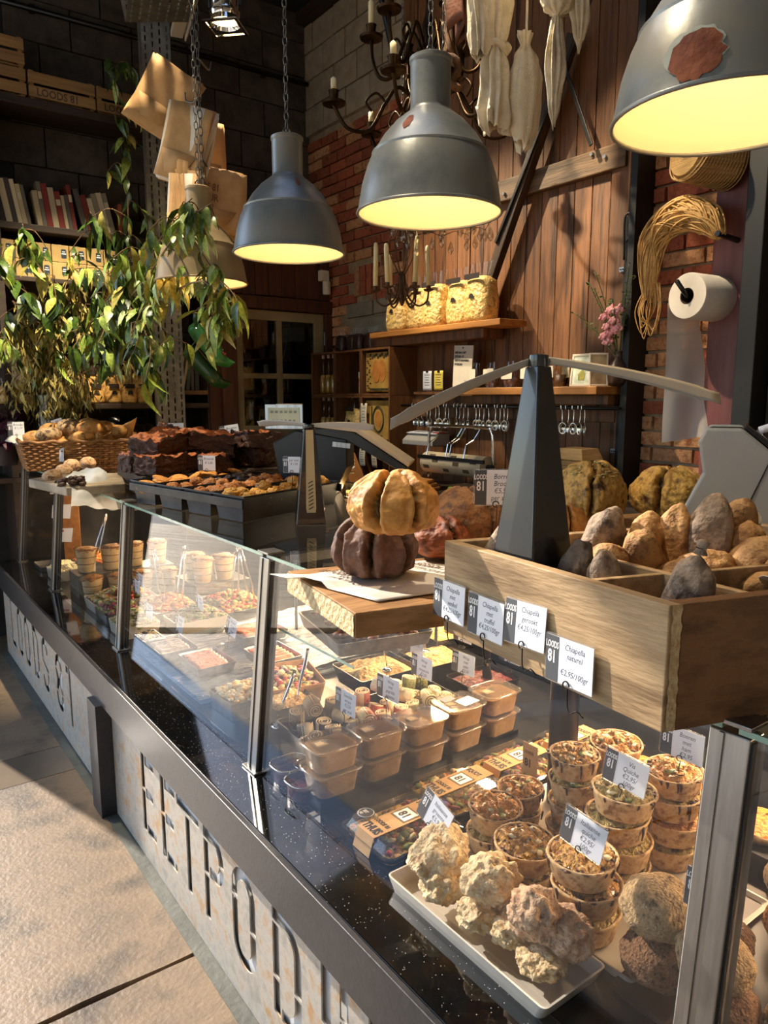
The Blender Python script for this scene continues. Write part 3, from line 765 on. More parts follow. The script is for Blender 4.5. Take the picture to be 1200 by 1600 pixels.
for a, b in (((0, -.045, 0), (.012, -.037, .16)), ((0, .037, 0), (.012, .045, .16)), ((0, -.037, 0), (.012, .037, .01)), ((0, -.037, .15), (.012, .037, .16))): fr.box2(a, b)
obj('frame', fr, cream_paper, t, bevel=.002)
obj('photo', MB().box2((.004, -.037, .01), (.008, .037, .15)), M('photo brown', '#8f7a5c', '#c8b48c', scale=12, rough=.3), t)

# vase of pink flowers
leafm = M('soft green leaf', '#3e5226', '#6c7f3c', scale=10, rough=.5, vary=.25)
pink = M('pink petals', '#d98a93', '#f0b4b6', '#e59ca2', scale=18, rough=.5, sss=.1)
t = thing('flower_vase', 'dark vase with pink carnations and green sprigs on the lower shelf', 'vase', (3.05, 2.245, 1.651))
obj('vase', MB().lathe([(.03, 0), (.045, .02), (.052, .06), (.04, .10), (.018, .13), (.016, .16), (.02, .165)], 18), M('dark glazed vase', '#2a1d16', '#4a3527', scale=8, rough=.3), t, smooth=True)
st = MB(); lf = MB(); fl_ = []
for k in range(11):
    a = k * 2.4; tip = Vector((-.06 + .03 * math.cos(a), .10 * math.sin(a) + (.05 if k % 3 == 0 else 0), .40 + .05 * (k % 4)))
    if k == 1: tip = Vector((-.05, .24, .36))
    if k == 2: tip = Vector((-.03, .19, .30))
    mid = tip * .55 + Vector((0, 0, .08))
    pts = catmull([(0, 0, .12), mid, tip], 5); st.tube(pts, .0022, 5)
    for q in range(3, len(pts)):
        for s in (-1, 1):
            p = pts[q]; L = R.uniform(.012, .026); d = Vector((R.uniform(-1, 1), R.uniform(-1, 1), R.uniform(-.2, .8))).normalized()
            n_ = d.orthogonal().normalized() * L * .3
            lf.add([p, p + d * L * .5 + n_, p + d * L, p + d * L * .5 - n_], [(0, 1, 2, 3)])
obj('stems', st, leafm, t, smooth=True); o = obj('leaves', lf, leafm, t); o['kind'] = 'stuff'
for k, (y, z) in enumerate(((.02, .36), (-.02, .355), (.0, .31), (.035, .285), (.01, .255), (.05, .24), (-.02, .27), (.03, .215), (.055, .33))):
    mb = MB()
    for q in range(16):
        a = q * 2.4; rr = .006 + .0011 * q
        mb.blob((rr * math.cos(a), rr * math.sin(a) * 1.0, .006 * math.cos(q)), (.011, .011, .008), .35, 5, 1, q)
    obj('flower', mb, pink, t, (-.05, y, z), (0, -.9, 0), smooth=True)

# sign and notes under the upper shelf
t = thing('notice_board', 'white board on the back wall forbidding filming, text in capitals', 'sign', (3.03, 3.335, 1.632), 0, rot=(0, .05, -PI / 2))
obj('board', MB().box((0, 0, .135), (.165, .008, .27)), M('off white board', '#c9bfae', '#d6cdbd', scale=4, rough=.5), t, bevel=.002)
text('HIER MAG NIET\nGEFILMD OF\nGEFOTOGRAFEERD\nWORDEN!', .017, inkblack, t, (-.072, -.0048, .222), sx=.85, bold=.0006, line=1.35)
text('LOODS', .022, inkblack, t, (.02, -.0048, .05), sx=.75); text('81', .036, inkblack, t, (.034, -.0048, .015), sx=.8)
obj('nail', MB().cyl((0, -.004, .255), (0, -.010, .255), .004, n=8), blackm, t)
paper_slip((3.03, 3.66, 1.76), .085, .12, 'white square note beside the yellow note under the shelf', white, curl=.003)
paper_slip((3.03, 3.55, 1.76), .085, .12, 'yellow square note under the upper shelf', yellowp, curl=.003)
tag(obj('note_ledge', MB().box2((3.0, 3.22, 1.615), (3.11, 3.76, 1.632)), barn), 'thin wooden ledge carrying the notice board', 'ledge')

# spoon rail
t = thing('spoon_rail', 'black rail with hanging spoons under the lower shelf', 'rail')
obj('bar', MB().cyl((2.95, 3.82, 1.545), (2.95, 2.16, 1.545), .009, n=10), black, t, smooth=True)
for y in (3.78, 2.95, 2.22): obj('bracket', MB().cyl((2.95, y, 1.545), (3.16, y, 1.545), .007, n=8), black, t)
spoonm = M('polished spoon steel', '#d9d4c8', rough=.14, metal=1)
def spoon_mesh():
    mb = MB(); vs = []
    n = 12; rings = 5; o = 0
    pts = []
    for j in range(rings + 1):
        r = j / rings
        for i in range(n):
            a = 2 * PI * i / n
            y = .021 * r * math.cos(a); z = -.030 * r * math.sin(a) * (1.1 if math.sin(a) > 0 else .95)
            pts.append((.012 * (1 - r * r), y, z - .105))
    fs = []
    for j in range(rings):
        for i in range(n): fs.append((j * n + i, j * n + (i + 1) % n, (j + 1) * n + (i + 1) % n, (j + 1) * n + i))
    mb.add(pts, fs); b = mb.mesh('bowl', spoonm, True)
    hb = MB().tube(catmull([(.0, 0, -.077), (.004, 0, -.05), (.002, 0, -.01), (-.006, 0, .012), (-.014, 0, .008), (-.014, 0, -.012)], 5), .0035, 6, flat=.6).mesh('handle', spoonm, True)
    return b, hb
sb_, shd = spoon_mesh()
sy = [3.70, 3.665, 3.63, 3.575, 3.54, 3.49, 3.455, 3.40, 3.37, 3.30, 3.27, 3.235, 3.20, 3.13, 3.10, 3.065, 3.03, 2.97, 2.94, 2.91, 2.88, 2.50, 2.46, 2.425, 2.385, 2.36]
for k, y in enumerate(sy):
    t = thing('spoon', 'hanging steel spoon, %s from the left end of the rail' % ORD[k], 'spoon', (2.954 , y, 1.548), 0, 'spoons on the rail', rot=(R.uniform(-.08, .08), 0, R.uniform(-.5, .5)))
    b = obj('bowl', sb_, None, t, solid=.0015); h = obj('handle', shd, None, t)

# wrap dispensers and board stack on the bench
bench = thing('work_bench', 'dark wooden work bench along the back wall', 'bench')
obj('bench_top', MB().box2((2.62, 1.2, 1.02), (3.12, 3.62, 1.06)), shelfwood, bench, bevel=.004)
obj('bench_front', MB().box2((2.66, 1.2, .0), (2.7, 3.62, 1.02)), shelfwood, bench)
obj('bench_side', MB().box2((2.7, 3.58, .0), (3.12, 3.62, 1.02)), shelfwood, bench)
t = thing('foil_cutter', 'white and red wrap cutter box on the wall beside the post', 'dispenser', (2.98, 3.60, 1.30), 0)
obj('box_body', MB().prism([(-.08, 0), (.06, 0), (.06, .075), (-.02, .075), (-.08, .03)], .30, 'y'), M('pale grey plastic', '#a9a6a0', rough=.35), t, bevel=.004)
obj('cover_plate', MB().box((-.0, 0, .078), (.10, .29, .004), (0, -.1, 0)), white, t)
obj('red_end', MB().box((.0, -.125, .08), (.07, .05, .006)), M('red plastic', '#a61f26', rough=.4), t)
obj('wall_arm', MB().box2((.05, -.04, .01), (.17, .04, .05)), blackm, t)
t = thing('paper_dispenser', 'chrome rail frame holding a printed wrapping paper roll', 'dispenser', (2.84, 3.14, 1.062), 0)
pts = catmull([(0, .27, 0), (0, .27, .30), (0, .25, .355), (0, .21, .37), (0, -.21, .37), (0, -.25, .355), (0, -.27, .30), (0, -.27, 0)], 4)
obj('frame', MB().tube(pts, .009, 8), chrome, t, smooth=True)
obj('foot', MB().box((0, .27, .006), (.16, .03, .012)), chrome, t); obj('foot', MB().box((0, -.27, .006), (.16, .03, .012)), chrome, t)
rollm = M('printed roll paper', '#bfae8c', '#d2c3a2', scale=5, rough=.6)
rl_ = obj('paper_roll', MB().cyl((-.02, .255, .155), (-.02, -.255, .155), .062, n=24), rollm, t, smooth=False, angle=40)
pr = MB()
for k, (y, a) in enumerate(((.20, 2.8), (.12, 3.5), (.03, 2.6), (-.06, 3.3), (-.14, 2.7), (-.2, 3.6), (.16, 3.9), (-.02, 3.95))):
    pr.box((-.02 + .0625 * math.cos(a), y, .155 - .0625 * math.sin(a)), (.001, .05, .022), (0, a - PI, 0))
obj('logo_print', pr, M('brown print', '#5c4a34', rough=.7), rl_)
obj('roll_core', MB().cyl((-.02, .29, .155), (-.02, -.29, .155), .018, n=12), black, t)
obj('tear_bar', MB().box((-.075, 0, .19), (.014, .56, .02)), black, t)
for y in (.20, .03, -.0, -.12): obj('spring_wire', MB().tube([(0, y - .05, .36), (-.02, y - .02, .30), (-.06, y, .27), (-.075, y, .20)], .004, 6), chrome, t)
t = thing('cutting_board_stack', 'round wooden boards stacked under the paper dispenser', 'boards', (2.72, 3.36, 1.061), 0)
for k, r_ in enumerate((.13, .11, .09)): obj('board', MB().lathe([(r_, .02 * k + .001), (r_ + .003, .02 * k + .01), (r_, .02 * k + .019)], 24, (.0, 0, 0)), ledge, t, smooth=False, angle=30)
tag(obj('green_marker', MB().cyl((2.72, 3.08, 1.085), (2.72, 2.93, 1.085), .02, n=12), M('lime plastic', '#8fb53a', rough=.4), angle=40), 'lime green handle lying on the bench beside the price card', 'handle')
t = thing('folding_stool', 'wooden folding stool in front of the bench', 'stool', (2.5, 3.0, 0), 0)
obj('seat', MB().box((0, 0, 1.06), (.2, .55, .03)), ledge, t, bevel=.005)
for s in (-1, 1):
    for q in (-1, 1):
        obj('leg', MB().box((0, s * .24, .52), (.03, .03, 1.08), (0, q * .16, 0)), ledge, t, bevel=.004)
# bread boxes, towel tube
bx = M('pale wooden veneer', '#9c7a4e', '#b8955f', scale=6, stretch=(1, 1, 12), rough=.7)
g_ = 0
for k in range(9):
    t = thing('veneer_tray', 'pale veneer tray in the nested stack, %s from the bottom' % ORD[k], 'tray', (2.92, 2.36, 1.061 + k * .026), 0, 'nested veneer trays on the bench')
    m_ = MB(); tub(m_, .17, .19, .024 if k < 8 else .024, .004, .96, .012); obj('tray', m_, bx, t)
t = thing('veneer_tray', 'upside-down veneer tray on top of the nested stack', 'tray', (2.92, 2.36, 1.061 + 9 * .026))
obj('tray', MB().box((0, 0, .028), (.165, .185, .056), taper=.78), bx, t, bevel=.004)
tag(obj('cup_tube', MB().lathe([(.04, 0), (.04, .30), (.036, .302)], 16, (2.98, 2.60, 1.062)), cream_paper, smooth=False, angle=40), 'tall cream paper tube standing behind the black fly fan', 'tube')
t = thing('paper_parcel', 'orange brown paper parcels leaning under the scale screen', 'parcel', (2.60, 4.05, .99), 0)
obj('parcel', MB().prism([(-.30, 0), (.16, 0), (.10, .22), (-.10, .27)], .12, 'y'), M('orange kraft paper', '#8d5a2a', '#a86f38', scale=9, rough=.7, bump=.1), t, rot=(0, 0, PI / 2), bevel=.004)
obj('strap', MB().prism([(-.105, -.001), (-.085, -.001), (-.095, .275), (-.11, .268)], .125, 'y'), blackm, t, rot=(0, 0, PI / 2))
tag(obj('parcel_table', MB().box2((2.45, 3.70, .94), (2.74, 4.5, .988)).box2((2.48, 3.74, 0), (2.53, 3.79, .94)).box2((2.48, 4.41, 0), (2.53, 4.46, .94)).box2((2.68, 3.74, 0), (2.73, 3.79, .94)).box2((2.68, 4.41, 0), (2.73, 4.46, .94)), shelfwood), 'small dark side table carrying the paper parcels', 'table')
t = thing('ribbon_spool', 'purple roll with a cream core lying beside the paper parcels', 'roll', (2.50, 3.86, 1.012))
obj('roll', MB().cyl((0, .10, .01), (.05, -.10, .01), .031, n=18), M('purple foil', '#5a1a3c', '#7d2d55', scale=12, rough=.35), t, angle=40)
obj('core', MB().lathe([(.010, 0), (.022, 0), (.022, .006), (.010, .006)], 14, (-.002, .108, .01), (PI / 2, 0, 0)), cream_paper, t)

# paper towel roll, rope, twine on the right
t = thing('paper_roll', 'white paper roll on a black peg on the purple beam with a hanging strip', 'paper roll', (2.93, 1.83, 2.02), 0)
ax = Vector((1, -.10, 0)).normalized()
q = ax.to_track_quat('Z', 'Y').to_matrix()
tissue = M('white tissue paper', '#ded4c6', '#e8dfd2', scale=7, rough=.85, bump=.08, bscale=200)
obj('roll', MB().lathe([(.034, 0), (.092, 0), (.096, .006), (.096, .245), (.09, .25), (.034, .25), (.034, 0)], 32, (0, 0, 0), q, capb=False, capt=False), tissue, t, angle=40)
obj('core_tube', MB().lathe([(.030, .002), (.034, .002), (.034, .248), (.030, .248), (.030, .002)], 20, (0, 0, 0), q, capb=False, capt=False), M('brown card tube', '#3a2a1e', rough=.8), t, angle=40)
obj('peg', MB().tube([(-.05, .02, .06), (.0, .0, .0), (.255, -.02, 0)], .010, 8), black, t, smooth=True)
strip = MB(); strip.grid(lambda u, v: (.01 + .20 * u + .01 * math.sin(v * 5 + u * 6) * v, .095 - .018 * v - .09 * v * u - .02 * u + .006 * math.sin(u * 9 + v * 3) * v, -.02 - .60 * v + .03 * u * v), 12, 18)
obj('hanging_strip', strip, glass('thin tissue', '#e9e0d6', base=.02, top=.2, rough=.6, haze=.8, hazec='#f6f0ea'), t, smooth=True)
rope_m = M('golden raffia', '#9d7038', '#dcb06a', '#c0924e', scale=16, rough=.6, vary=.1)
t = thing('raffia_bundle', 'golden raffia bundle hooked over a peg above the paper roll', 'raffia', (2.98, 1.85, 2.20), 0)
path = [Vector((0, .20, -.17)), Vector((0, .205, -.05)), Vector((0, .19, .08)), Vector((0, .12, .155)), Vector((0, .02, .165)), Vector((0, -.07, .12)), Vector((.01, -.12, .05))]
rad = [.018, .045, .068, .072, .072, .06, .02]
mb = MB()
for k in range(70):
    ph = R.uniform(0, 6.28); sp = R.uniform(-2.6, 2.6); rr = R.uniform(.75, 1.03); pts = []
    cp = catmull(path, 5)
    for i, p in enumerate(cp):
        f_ = i / (len(cp) - 1) * (len(rad) - 1); j = min(int(f_), len(rad) - 2); r_ = (rad[j] * (1 - f_ + j) + rad[j + 1] * (f_ - j)) * rr
        tt = (cp[min(i + 1, len(cp) - 1)] - cp[max(i - 1, 0)]).normalized(); u = Vector((1, 0, 0)); w_ = tt.cross(u)
        a = ph + sp * i / len(cp) * 3
        pts.append(p + u * r_ * math.cos(a) * .8 + w_ * r_ * math.sin(a))
    mb.tube(pts, .0035, 5)
obj('strands', mb, rope_m, t, smooth=True)['kind'] = 'stuff'
mb = MB()
for k in range(9):
    y = .19 + R.uniform(-.03, .03); mb.tube(catmull([(0, y, -.12), (R.uniform(-.03, .03), y + .03, -.22), (0, y + R.uniform(-.02, .02), -.26 - .01 * k), (R.uniform(-.02, .02), y - .035, -.2), (0, y - .02, -.1)], 5), .0028, 5)
obj('loose_loops', mb, rope_m, t, smooth=True)['kind'] = 'stuff'
obj('core', MB().tube(path, [x * .72 for x in rad], 10), rope_m, t, smooth=True)
obj('peg', MB().cyl((-.02, -.12, .06), (.16, -.12, .05), .012, n=8), black, t)
tw = M('twine', '#8d6c3c', '#c4a066', scale=5, stretch=(1, 1, 60), rough=.7, bump=.5, bscale=30)
t = thing('twine_spool', 'large spool of straw twine hanging below the nearest lamp', 'spool', (2.95, 1.83, 2.60), 0, rot=(0, 0, -.35))
q2 = Vector((1, 0, -.10)).to_track_quat('Z', 'Y').to_matrix()
obj('twine', MB().lathe([(.02, 0), (.10, 0), (.115, .02), (.118, .20), (.105, .23), (.02, .23)], 32, (-.06, 0, 0), q2), tw, t, angle=40)
mb = MB()
pts = []
for k in range(160): a = k * .42; r_ = .025 + .075 * k / 160; pts.append((-.062, r_ * math.cos(a), r_ * math.sin(a) + .0))
mb.tube(pts, .003, 4); obj('end_windings', mb, tw, t)
mb = MB()
for z in range(26):
    zz = .02 + z * .0075; mb.tube([Vector((-.06, 0, 0)) + q2 @ Vector((.118 * math.cos(a * PI / 14), .118 * math.sin(a * PI / 14), zz + .02 * math.sin(a * PI / 14 + (z % 2) * PI))) for a in range(28)], .0035, 4, closed=True)
obj('windings', mb, tw, t)['kind'] = 'stuff'
obj('hang_peg', MB().cyl((-.07, 0, .0), (.30, .05, -.03), .012, n=8), black, t)

# camera box and alarm sensor over the cream door
t = thing('alarm_sensor', 'small white alarm sensor in the corner above the cream door', 'sensor', (3.13, 5.02, 2.44))
obj('mount', MB().box((-.02, 0, .08), (.075, .05, .08)), cream_paper, t, bevel=.006)
obj('lens_body', MB().lathe([(.028, -.06), (.032, -.05), (.032, .035), (.026, .04)], 16, (0, -.01, 0)), cream_paper, t, angle=40)
t = thing('blue_crate', 'dark blue plastic crate hanging above the cream door', 'crate', (2.63, 4.93, 2.60), 0)
m_ = MB(); tub(m_, .36, .22, .14, .006, .9, .02); obj('crate_body', m_, M('navy plastic', '#12141f', '#1a1e30', scale=6, rough=.4), t)
obj('plastic_bag', MB().blob((-.08, 0, .15), (.08, .08, .05), .4, 3, 2, 3).blob((.09, 0, .15), (.07, .08, .05), .4, 3, 2, 6), cello, t, smooth=True)
obj('handle_slot', MB().box((0, -.102, .10), (.10, .004, .012)), whiteprint, t)
obj('bracket', MB().box2((-.02, .09, -.02), (.02, .14, .12)), blackm, t)

# ------------------------------------------------------------------ the counter with its cut-out lettering and the glass case
stone = M('polished black stone', '#08090a', '#0d0e10', scale=60, rough=.07, coat=1, spec=1)
def speckle(m):
    nt = m.node_tree; N = nt.nodes; L = nt.links; b = N['Principled BSDF']
    v = N.new('ShaderNodeTexVoronoi'); v.inputs['Scale'].default_value = 170; tc = N.new('ShaderNodeTexCoord')
    L.new(tc.outputs['Object'], v.inputs['Vector'])
    wn_ = N.new('ShaderNodeTexWhiteNoise'); L.new(v.outputs['Position'], wn_.inputs['Vector'])
    r1 = N.new('ShaderNodeMath'); r1.operation = 'LESS_THAN'; r1.inputs[1].default_value = .16; L.new(v.outputs['Distance'], r1.inputs[0])
    r2 = N.new('ShaderNodeMath'); r2.operation = 'GREATER_THAN'; r2.inputs[1].default_value = .72; L.new(wn_.outputs['Value'], r2.inputs[0])
    mu = N.new('ShaderNodeMath'); mu.operation = 'MULTIPLY'; L.new(r1.outputs[0], mu.inputs[0]); L.new(r2.outputs[0], mu.inputs[1])
    mx = N.new('ShaderNodeMix'); mx.data_type = 'RGBA'; mx.inputs[6].default_value = C('#08090a'); mx.inputs[7].default_value = C('#a8a8a6')
    L.new(mu.outputs[0], mx.inputs[0]); L.new(mx.outputs[2], b.inputs['Base Color'])
speckle(stone)
fascia = M('honed black stone', '#242529', '#2e2f33', scale=50, rough=.34, bump=.05, bscale=120)
panelm = M('worn galvanised sheet', '#a39e95', '#bdb8ae', '#b8946a', scale=5.5, stretch=(3, 3, 1.1), rough=.42, metal=.25, detail=11, lo=.36, hi=.66, bump=.06, bscale=30)
whiteback = M('white lining', '#d9d9d8', rough=.5)
blackpaint = M('black board', '#0a0a0b', rough=.45)
case_floor = M('dark case deck', '#15171a', '#1d1f23', scale=30, rough=.25)
ct = thing('shop_counter', 'long counter with speckled black stone ledge and cut-out steel lettering', 'counter')
obj('stone_ledge', MB().box2((.708, -.7, .55), (.862, 5.04, .587)), stone, ct, bevel=.003)
obj('fascia', MB().box2((.694, -.7, .452), (.708, 5.04, .585)), fascia, ct, bevel=.002)
obj('pillar', MB().box2((.672, 2.742, 0), (.76, 2.86, .452)), fascia, ct, bevel=.002)
obj('counter_body', MB().box2((.79, -.7, 0), (2.0, 4.2, .548)).box2((.79, 4.2, 0), (1.62, 5.04, .548)), blackpaint, ct)
obj('case_deck', MB().box2((.862, -.7, .55), (1.98, 4.2, .583)).box2((.862, 4.2, .55), (1.60, 5.04, .583)), case_floor, ct)

# stencil letters as outlines (a = along the counter reading direction, b = height, letter box 0..W x 0..1)
def arc(cx, cy, rx, ry, a0, a1, n=8): return [(cx + rx * math.cos(math.radians(a0 + (a1 - a0) * i / n)), cy + ry * math.sin(math.radians(a0 + (a1 - a0) * i / n))) for i in range(n + 1)]
def band(cx, cy, rx, ry, th, a0, a1, n=10):
    """curved stroke between two ellipses"""
    return arc(cx, cy, rx, ry, a0, a1, n) + arc(cx, cy, rx - th, ry - th * 1.0, a1, a0, n)
def rc(x0, y0, x1, y1): return [(x0, y0), (x1, y0), (x1, y1), (x0, y1)]
def stadium(w, th, h, gap):
    """letter O as four strokes with bridges: two side pairs and rounded ends; heights in metres"""
    r = w / 2; out = []
    out.append(arc(r, h - r, r, r, 180 - gap, 0 + gap, 12) [::-1] + arc(r, h - r, r - th, r - th, gap, 180 - gap, 12)[::-1])
    return out
def glyph(ch, h=.285, w=.138, th=.033):
    g = .008; m = h * .52; o = []
    r = w / 2
    def upper(cx, ry0, y0):    # rounded top cap joined to two legs down to y0
        return [(cx - r, y0)] + arc(cx, ry0, r, r, 180, 0, 12) + [(cx + r, y0), (cx + r - th, y0)] + arc(cx, ry0, r - th, r - th, 0, 180, 12) + [(cx - r + th, y0)]
    def lower(cx, ry0, y0):
        return [(cx - r, y0), (cx - r + th, y0)] + arc(cx, ry0, r - th, r - th, 180, 360, 12) + [(cx + r - th, y0), (cx + r, y0)] + arc(cx, ry0, r, r, 360, 180, 12)
    if ch == 'O':
        y = h * .66; y2 = h * .40
        o += [[(0, y)] + arc(r, h - r, r, r, 180, 0, 12) + [(w, y2 + .02), (w - th, y2 + .02)] + arc(r, h - r, r - th, r - th, 0, 180, 12) + [(th, y)],
              [(0, y - g), (th, y - g)] + arc(r, r, r - th, r - th, 180, 360, 12) + [(w - th, y2 + .02 - g), (w, y2 + .02 - g)] + arc(r, r, r, r, 360, 180, 12)]
    elif ch == 'L': o += [rc(0, th + g, th, h), rc(0, 0, w * .92, th)]
    elif ch == 'D':
        o += [rc(0, h * .36, th, h - th - g), rc(0, 0, th, h * .36 - g), [(0, h - th), (w * .45, h - th)] + arc(w * .45, h - w * .55, w * .55 - th, w * .55 - th, 90, 0, 8) + [(w - th, h * .42), (w, h * .42)] + arc(w * .45, h - w * .55, w * .55, w * .55, 0, 90, 8) + [(0, h)],
              [(th + g, th), (w * .45, th)] + arc(w * .45, w * .55, w * .55 - th, w * .55 - th, 270, 360, 8) + [(w - th, h * .42 - g), (w, h * .42 - g)] + arc(w * .45, w * .55, w * .55, w * .55, 360, 270, 8) + [(th + g, 0)]]
    elif ch == 'E': o += [rc(0, h * .55, th, h), rc(th + g, h - th, w * .92, h), rc(0, 0, th, h * .55 - g), rc(th + g, h * .47, w * .8, h * .47 + th), rc(th + g, 0, w * .92, th)]
    elif ch == 'T': o += [rc(0, h - th, w * 1.25, h), rc(w * .625 - th / 2, 0, w * .625 + th / 2, h - th - g)]
    elif ch == 'P':
        R_ = h * .25
        o += [rc(0, h * .5, th, h - g - th), rc(0, 0, th, h * .5 - g), [(0, h - th), (w - R_ * .8, h - th)] + arc(w - R_ * .8, h - R_, R_ * .8 - th, R_ - th, 90, 0, 8) + [(w, h - R_)] + arc(w - R_ * .8, h - R_, R_ * .8, R_, 0, 90, 8)[1:] + [(0, h)],
              [(th + g, h - 2 * R_), (w - R_ * .8, h - 2 * R_)] + arc(w - R_ * .8, h - R_, R_ * .8, R_, 270, 352, 8) + arc(w - R_ * .8, h - R_, R_ * .8 - th, R_ - th, 352, 270, 8) + [(th + g, h - 2 * R_ + th)]]
    elif ch == 'I': o += [rc(0, h * .5, th * 1.2, h), rc(0, 0, th * 1.2, h * .5 - g)]
    elif ch == 'U': o += [rc(0, h * .72, th, h), [(0, h * .72 - g), (th, h * .72 - g)] + arc(r, r, r - th, r - th, 180, 360, 12) + [(w - th, h * .6), (w, h * .6)] + arc(r, r, r, r, 360, 180, 12), rc(w - th, h * .6 + g, w, h)]
    elif ch == 'M': o += [rc(0, 0, th, h), [(th + g, h), (w * .62, h * .45), (w * .62, h * .3), (th + g, h * .75)], [(w * .62 + g, h * .45), (w * 1.24 - th - g, h), (w * 1.24 - th - g, h * .75), (w * .62 + g, h * .3)], rc(w * 1.24 - th, 0, w * 1.24, h)]
    elif ch == 'S':
        q = h * .27
        o += [[(w - th, h - q)] + arc(r, h - r, r - th, r - th, 0, 180, 10) + [(th, h - q), (th, h * .60), (0, h * .60), (0, h - q)] + arc(r, h - r, r, r, 180, 0, 10) + [(w, h - q)],
              [(0, h * .60 - g), (th, h * .60 - g), (w, h * .46), (w, h * .40), (w - th, h * .40)],
              [(w - th, h * .40 - g), (w, h * .40 - g), (w, r)] + arc(r, r, r, r, 360, 180, 10)[1:] + [(0, q), (th, q)] + arc(r, r, r - th, r - th, 180, 360, 10)]
    elif ch == '8':
        a = h * .53
        o += [[(0, a + r * .9)] + arc(r, h - r, r, r, 180, 0, 10) + [(w, a + r * .9), (w - th, a + r * .9)] + arc(r, h - r, r - th, r - th, 0, 180, 10) + [(th, a + r * .9)],
              [(0, a + r * .9 - g), (th, a + r * .9 - g), (r, a + .012), (w - th, a + r * .9 - g), (w, a + r * .9 - g), (w - .02, a), (w, a - r * .8), (w - th, a - r * .8), (r, a - .018), (th, a - r * .8), (0, a - r * .8), (.02, a)],
              [(0, a - r * .8 - g), (th, a - r * .8 - g)] + arc(r, r, r - th, r - th, 180, 360, 10) + [(w - th, a - r * .8 - g), (w, a - r * .8 - g)] + arc(r, r, r, r, 360, 180, 10)]
    elif ch == '1': o += [rc(0, h * .86, w * .3, h * .86 + th), rc(w * .36, 0, w * .36 + th, h)]
    return o
def stencil(y_left, y_right, letters, x=.732):
    cu = bpy.data.curves.new('front_panel', 'CURVE'); cu.dimensions = '2D'; cu.fill_mode = 'BOTH'; cu.extrude = .002
    def spl(p):
        s = cu.splines.new('POLY'); s.points.add(len(p) - 1)
        for i, (a, b) in enumerate(p): s.points[i].co = (a, b, 0, 1)
        s.use_cyclic_u = True
    W_ = y_left - y_right
    spl([(0, .004), (W_, .004), (W_, .452), (0, .452)])
    for ch, y in letters:
        for p in glyph(ch):
            spl([(y_left - y + a, .11 + b) for a, b in p])
    cu.materials.append(panelm)
    o = bpy.data.objects.new('front_panel', cu); COL.objects.link(o); o.parent = ct
    # local x -> -Y, local y -> Z, local z -> -X
    o.matrix_local = Matrix(((0, 0, -1, x), (-1, 0, 0, y_left), (0, 1, 0, 0), (0, 0, 0, 1)))
    obj('panel_lining', MB().box2((.745, y_right, .0), (.751, y_left, .45)), whiteback, ct)
stencil(5.03, 2.86, [(c_, y) for c_, y in zip('LOODS', (4.82, 4.625, 4.42, 4.19, 3.97))] + [('8', 3.675), ('1', 3.46)])
stencil(2.742, -.69, [(c_, y) for c_, y in zip('EETPODIUM', (2.412, 2.222, 2.075, 1.868, 1.68, 1.45, 1.225, 1.15, .96))])

# glass case
alu = M('brushed aluminium post', '#8b8984', '#a5a29c', scale=40, stretch=(1, 1, .04), rough=.3, metal=.9)
pane = glass('case glass', '#fdfdfd', base=.045, top=1.0)
topg = glass('case top glass', '#f8faf9', base=.05, top=.95)
gedge = M('green glass edge', '#7fa596', '#9dbfb2', scale=9, rough=.12, coat=.5)
gc = thing('display_case', 'long glass display case standing on the counter, with brushed metal posts', 'display case', (0, 0, .5875))
GZ = .5875; zt = 1.18 - GZ
def lean(z): return .825 + (.882 - .825) * z / zt
def slabx(name, y0, y1, z0, z1, th, mat, off=0, par=gc, dx0=0, dx1=0):
    a = lean(z0) + off; b = lean(z1) + off
    vs = [(a, y0, z0), (a + th, y0, z0), (a + th, y1, z0), (a, y1, z0), (b, y0, z1), (b + th, y0, z1), (b + th, y1, z1), (b, y1, z1)]
    return obj(name, MB().add(vs, [(3, 2, 1, 0), (4, 5, 6, 7), (0, 1, 5, 4), (1, 2, 6, 5), (2, 3, 7, 6), (3, 0, 4, 7)]), mat, par, bevel=.002 if name == 'post' else 0)
py = [.452, 1.737, 2.95, 4.09, 4.96]
for y in py:
    p = slabx('post', y - .027, y + .027, 0, zt - .004, .036, alu, -.002)
    slabx('gasket', y - .030, y - .027, .004, zt - .01, .03, blackpaint, .004, p)
    slabx('gasket', y + .027, y + .030, .004, zt - .01, .03, blackpaint, .004, p)
    slabx('post_lip', y + .006, y + .012, .002, zt - .006, .003, alu, -.005, p)
    obj('foot_plate', MB().box((.842, y, .003), (.056, .075, .006)), alu, p, bevel=.001)
    obj('cap_plate', MB().box((.90, y, zt + .0105), (.05, .06, .006)), alu, p, bevel=.001)
ends = [-.68] + py
for k in range(5):
    y0 = ends[k] + (.031 if k else 0); y1 = py[k] - .031
    slabx('front_glass', y0, y1, .002, zt - .006, .006, pane, .008)
    slabx('glass_edge', y0, y1, zt - .006, zt - .003, .006, gedge, .008)
    obj('top_glass', MB().box2((.884, y0 - .02, zt - .002), (1.96 if k < 4 else 1.60, y1 + .02, zt + .006)), topg, gc)
    obj('glass_edge', MB().box2((.881, y0 - .02, zt - .002), (.884, y1 + .02, zt + .006)), gedge, gc)
obj('back_panel', MB().box2((1.965, -.68, 0), (2.0, 4.2, zt + .006)).box2((1.60, 4.165, 0), (1.965, 4.2, zt + .006)).box2((1.60, 4.2, 0), (1.635, 5.02, zt + .006)), blackpaint, gc)
obj('end_panel', MB().box2((.88, 4.99, 0), (1.60, 5.02, zt - .004)), pane, gc)
for y in (1.737, 2.95, 4.09): obj('cross_rail', MB().box2((.92, y - .012, zt - .03), (1.965, y + .012, zt - .004)), alu, gc)
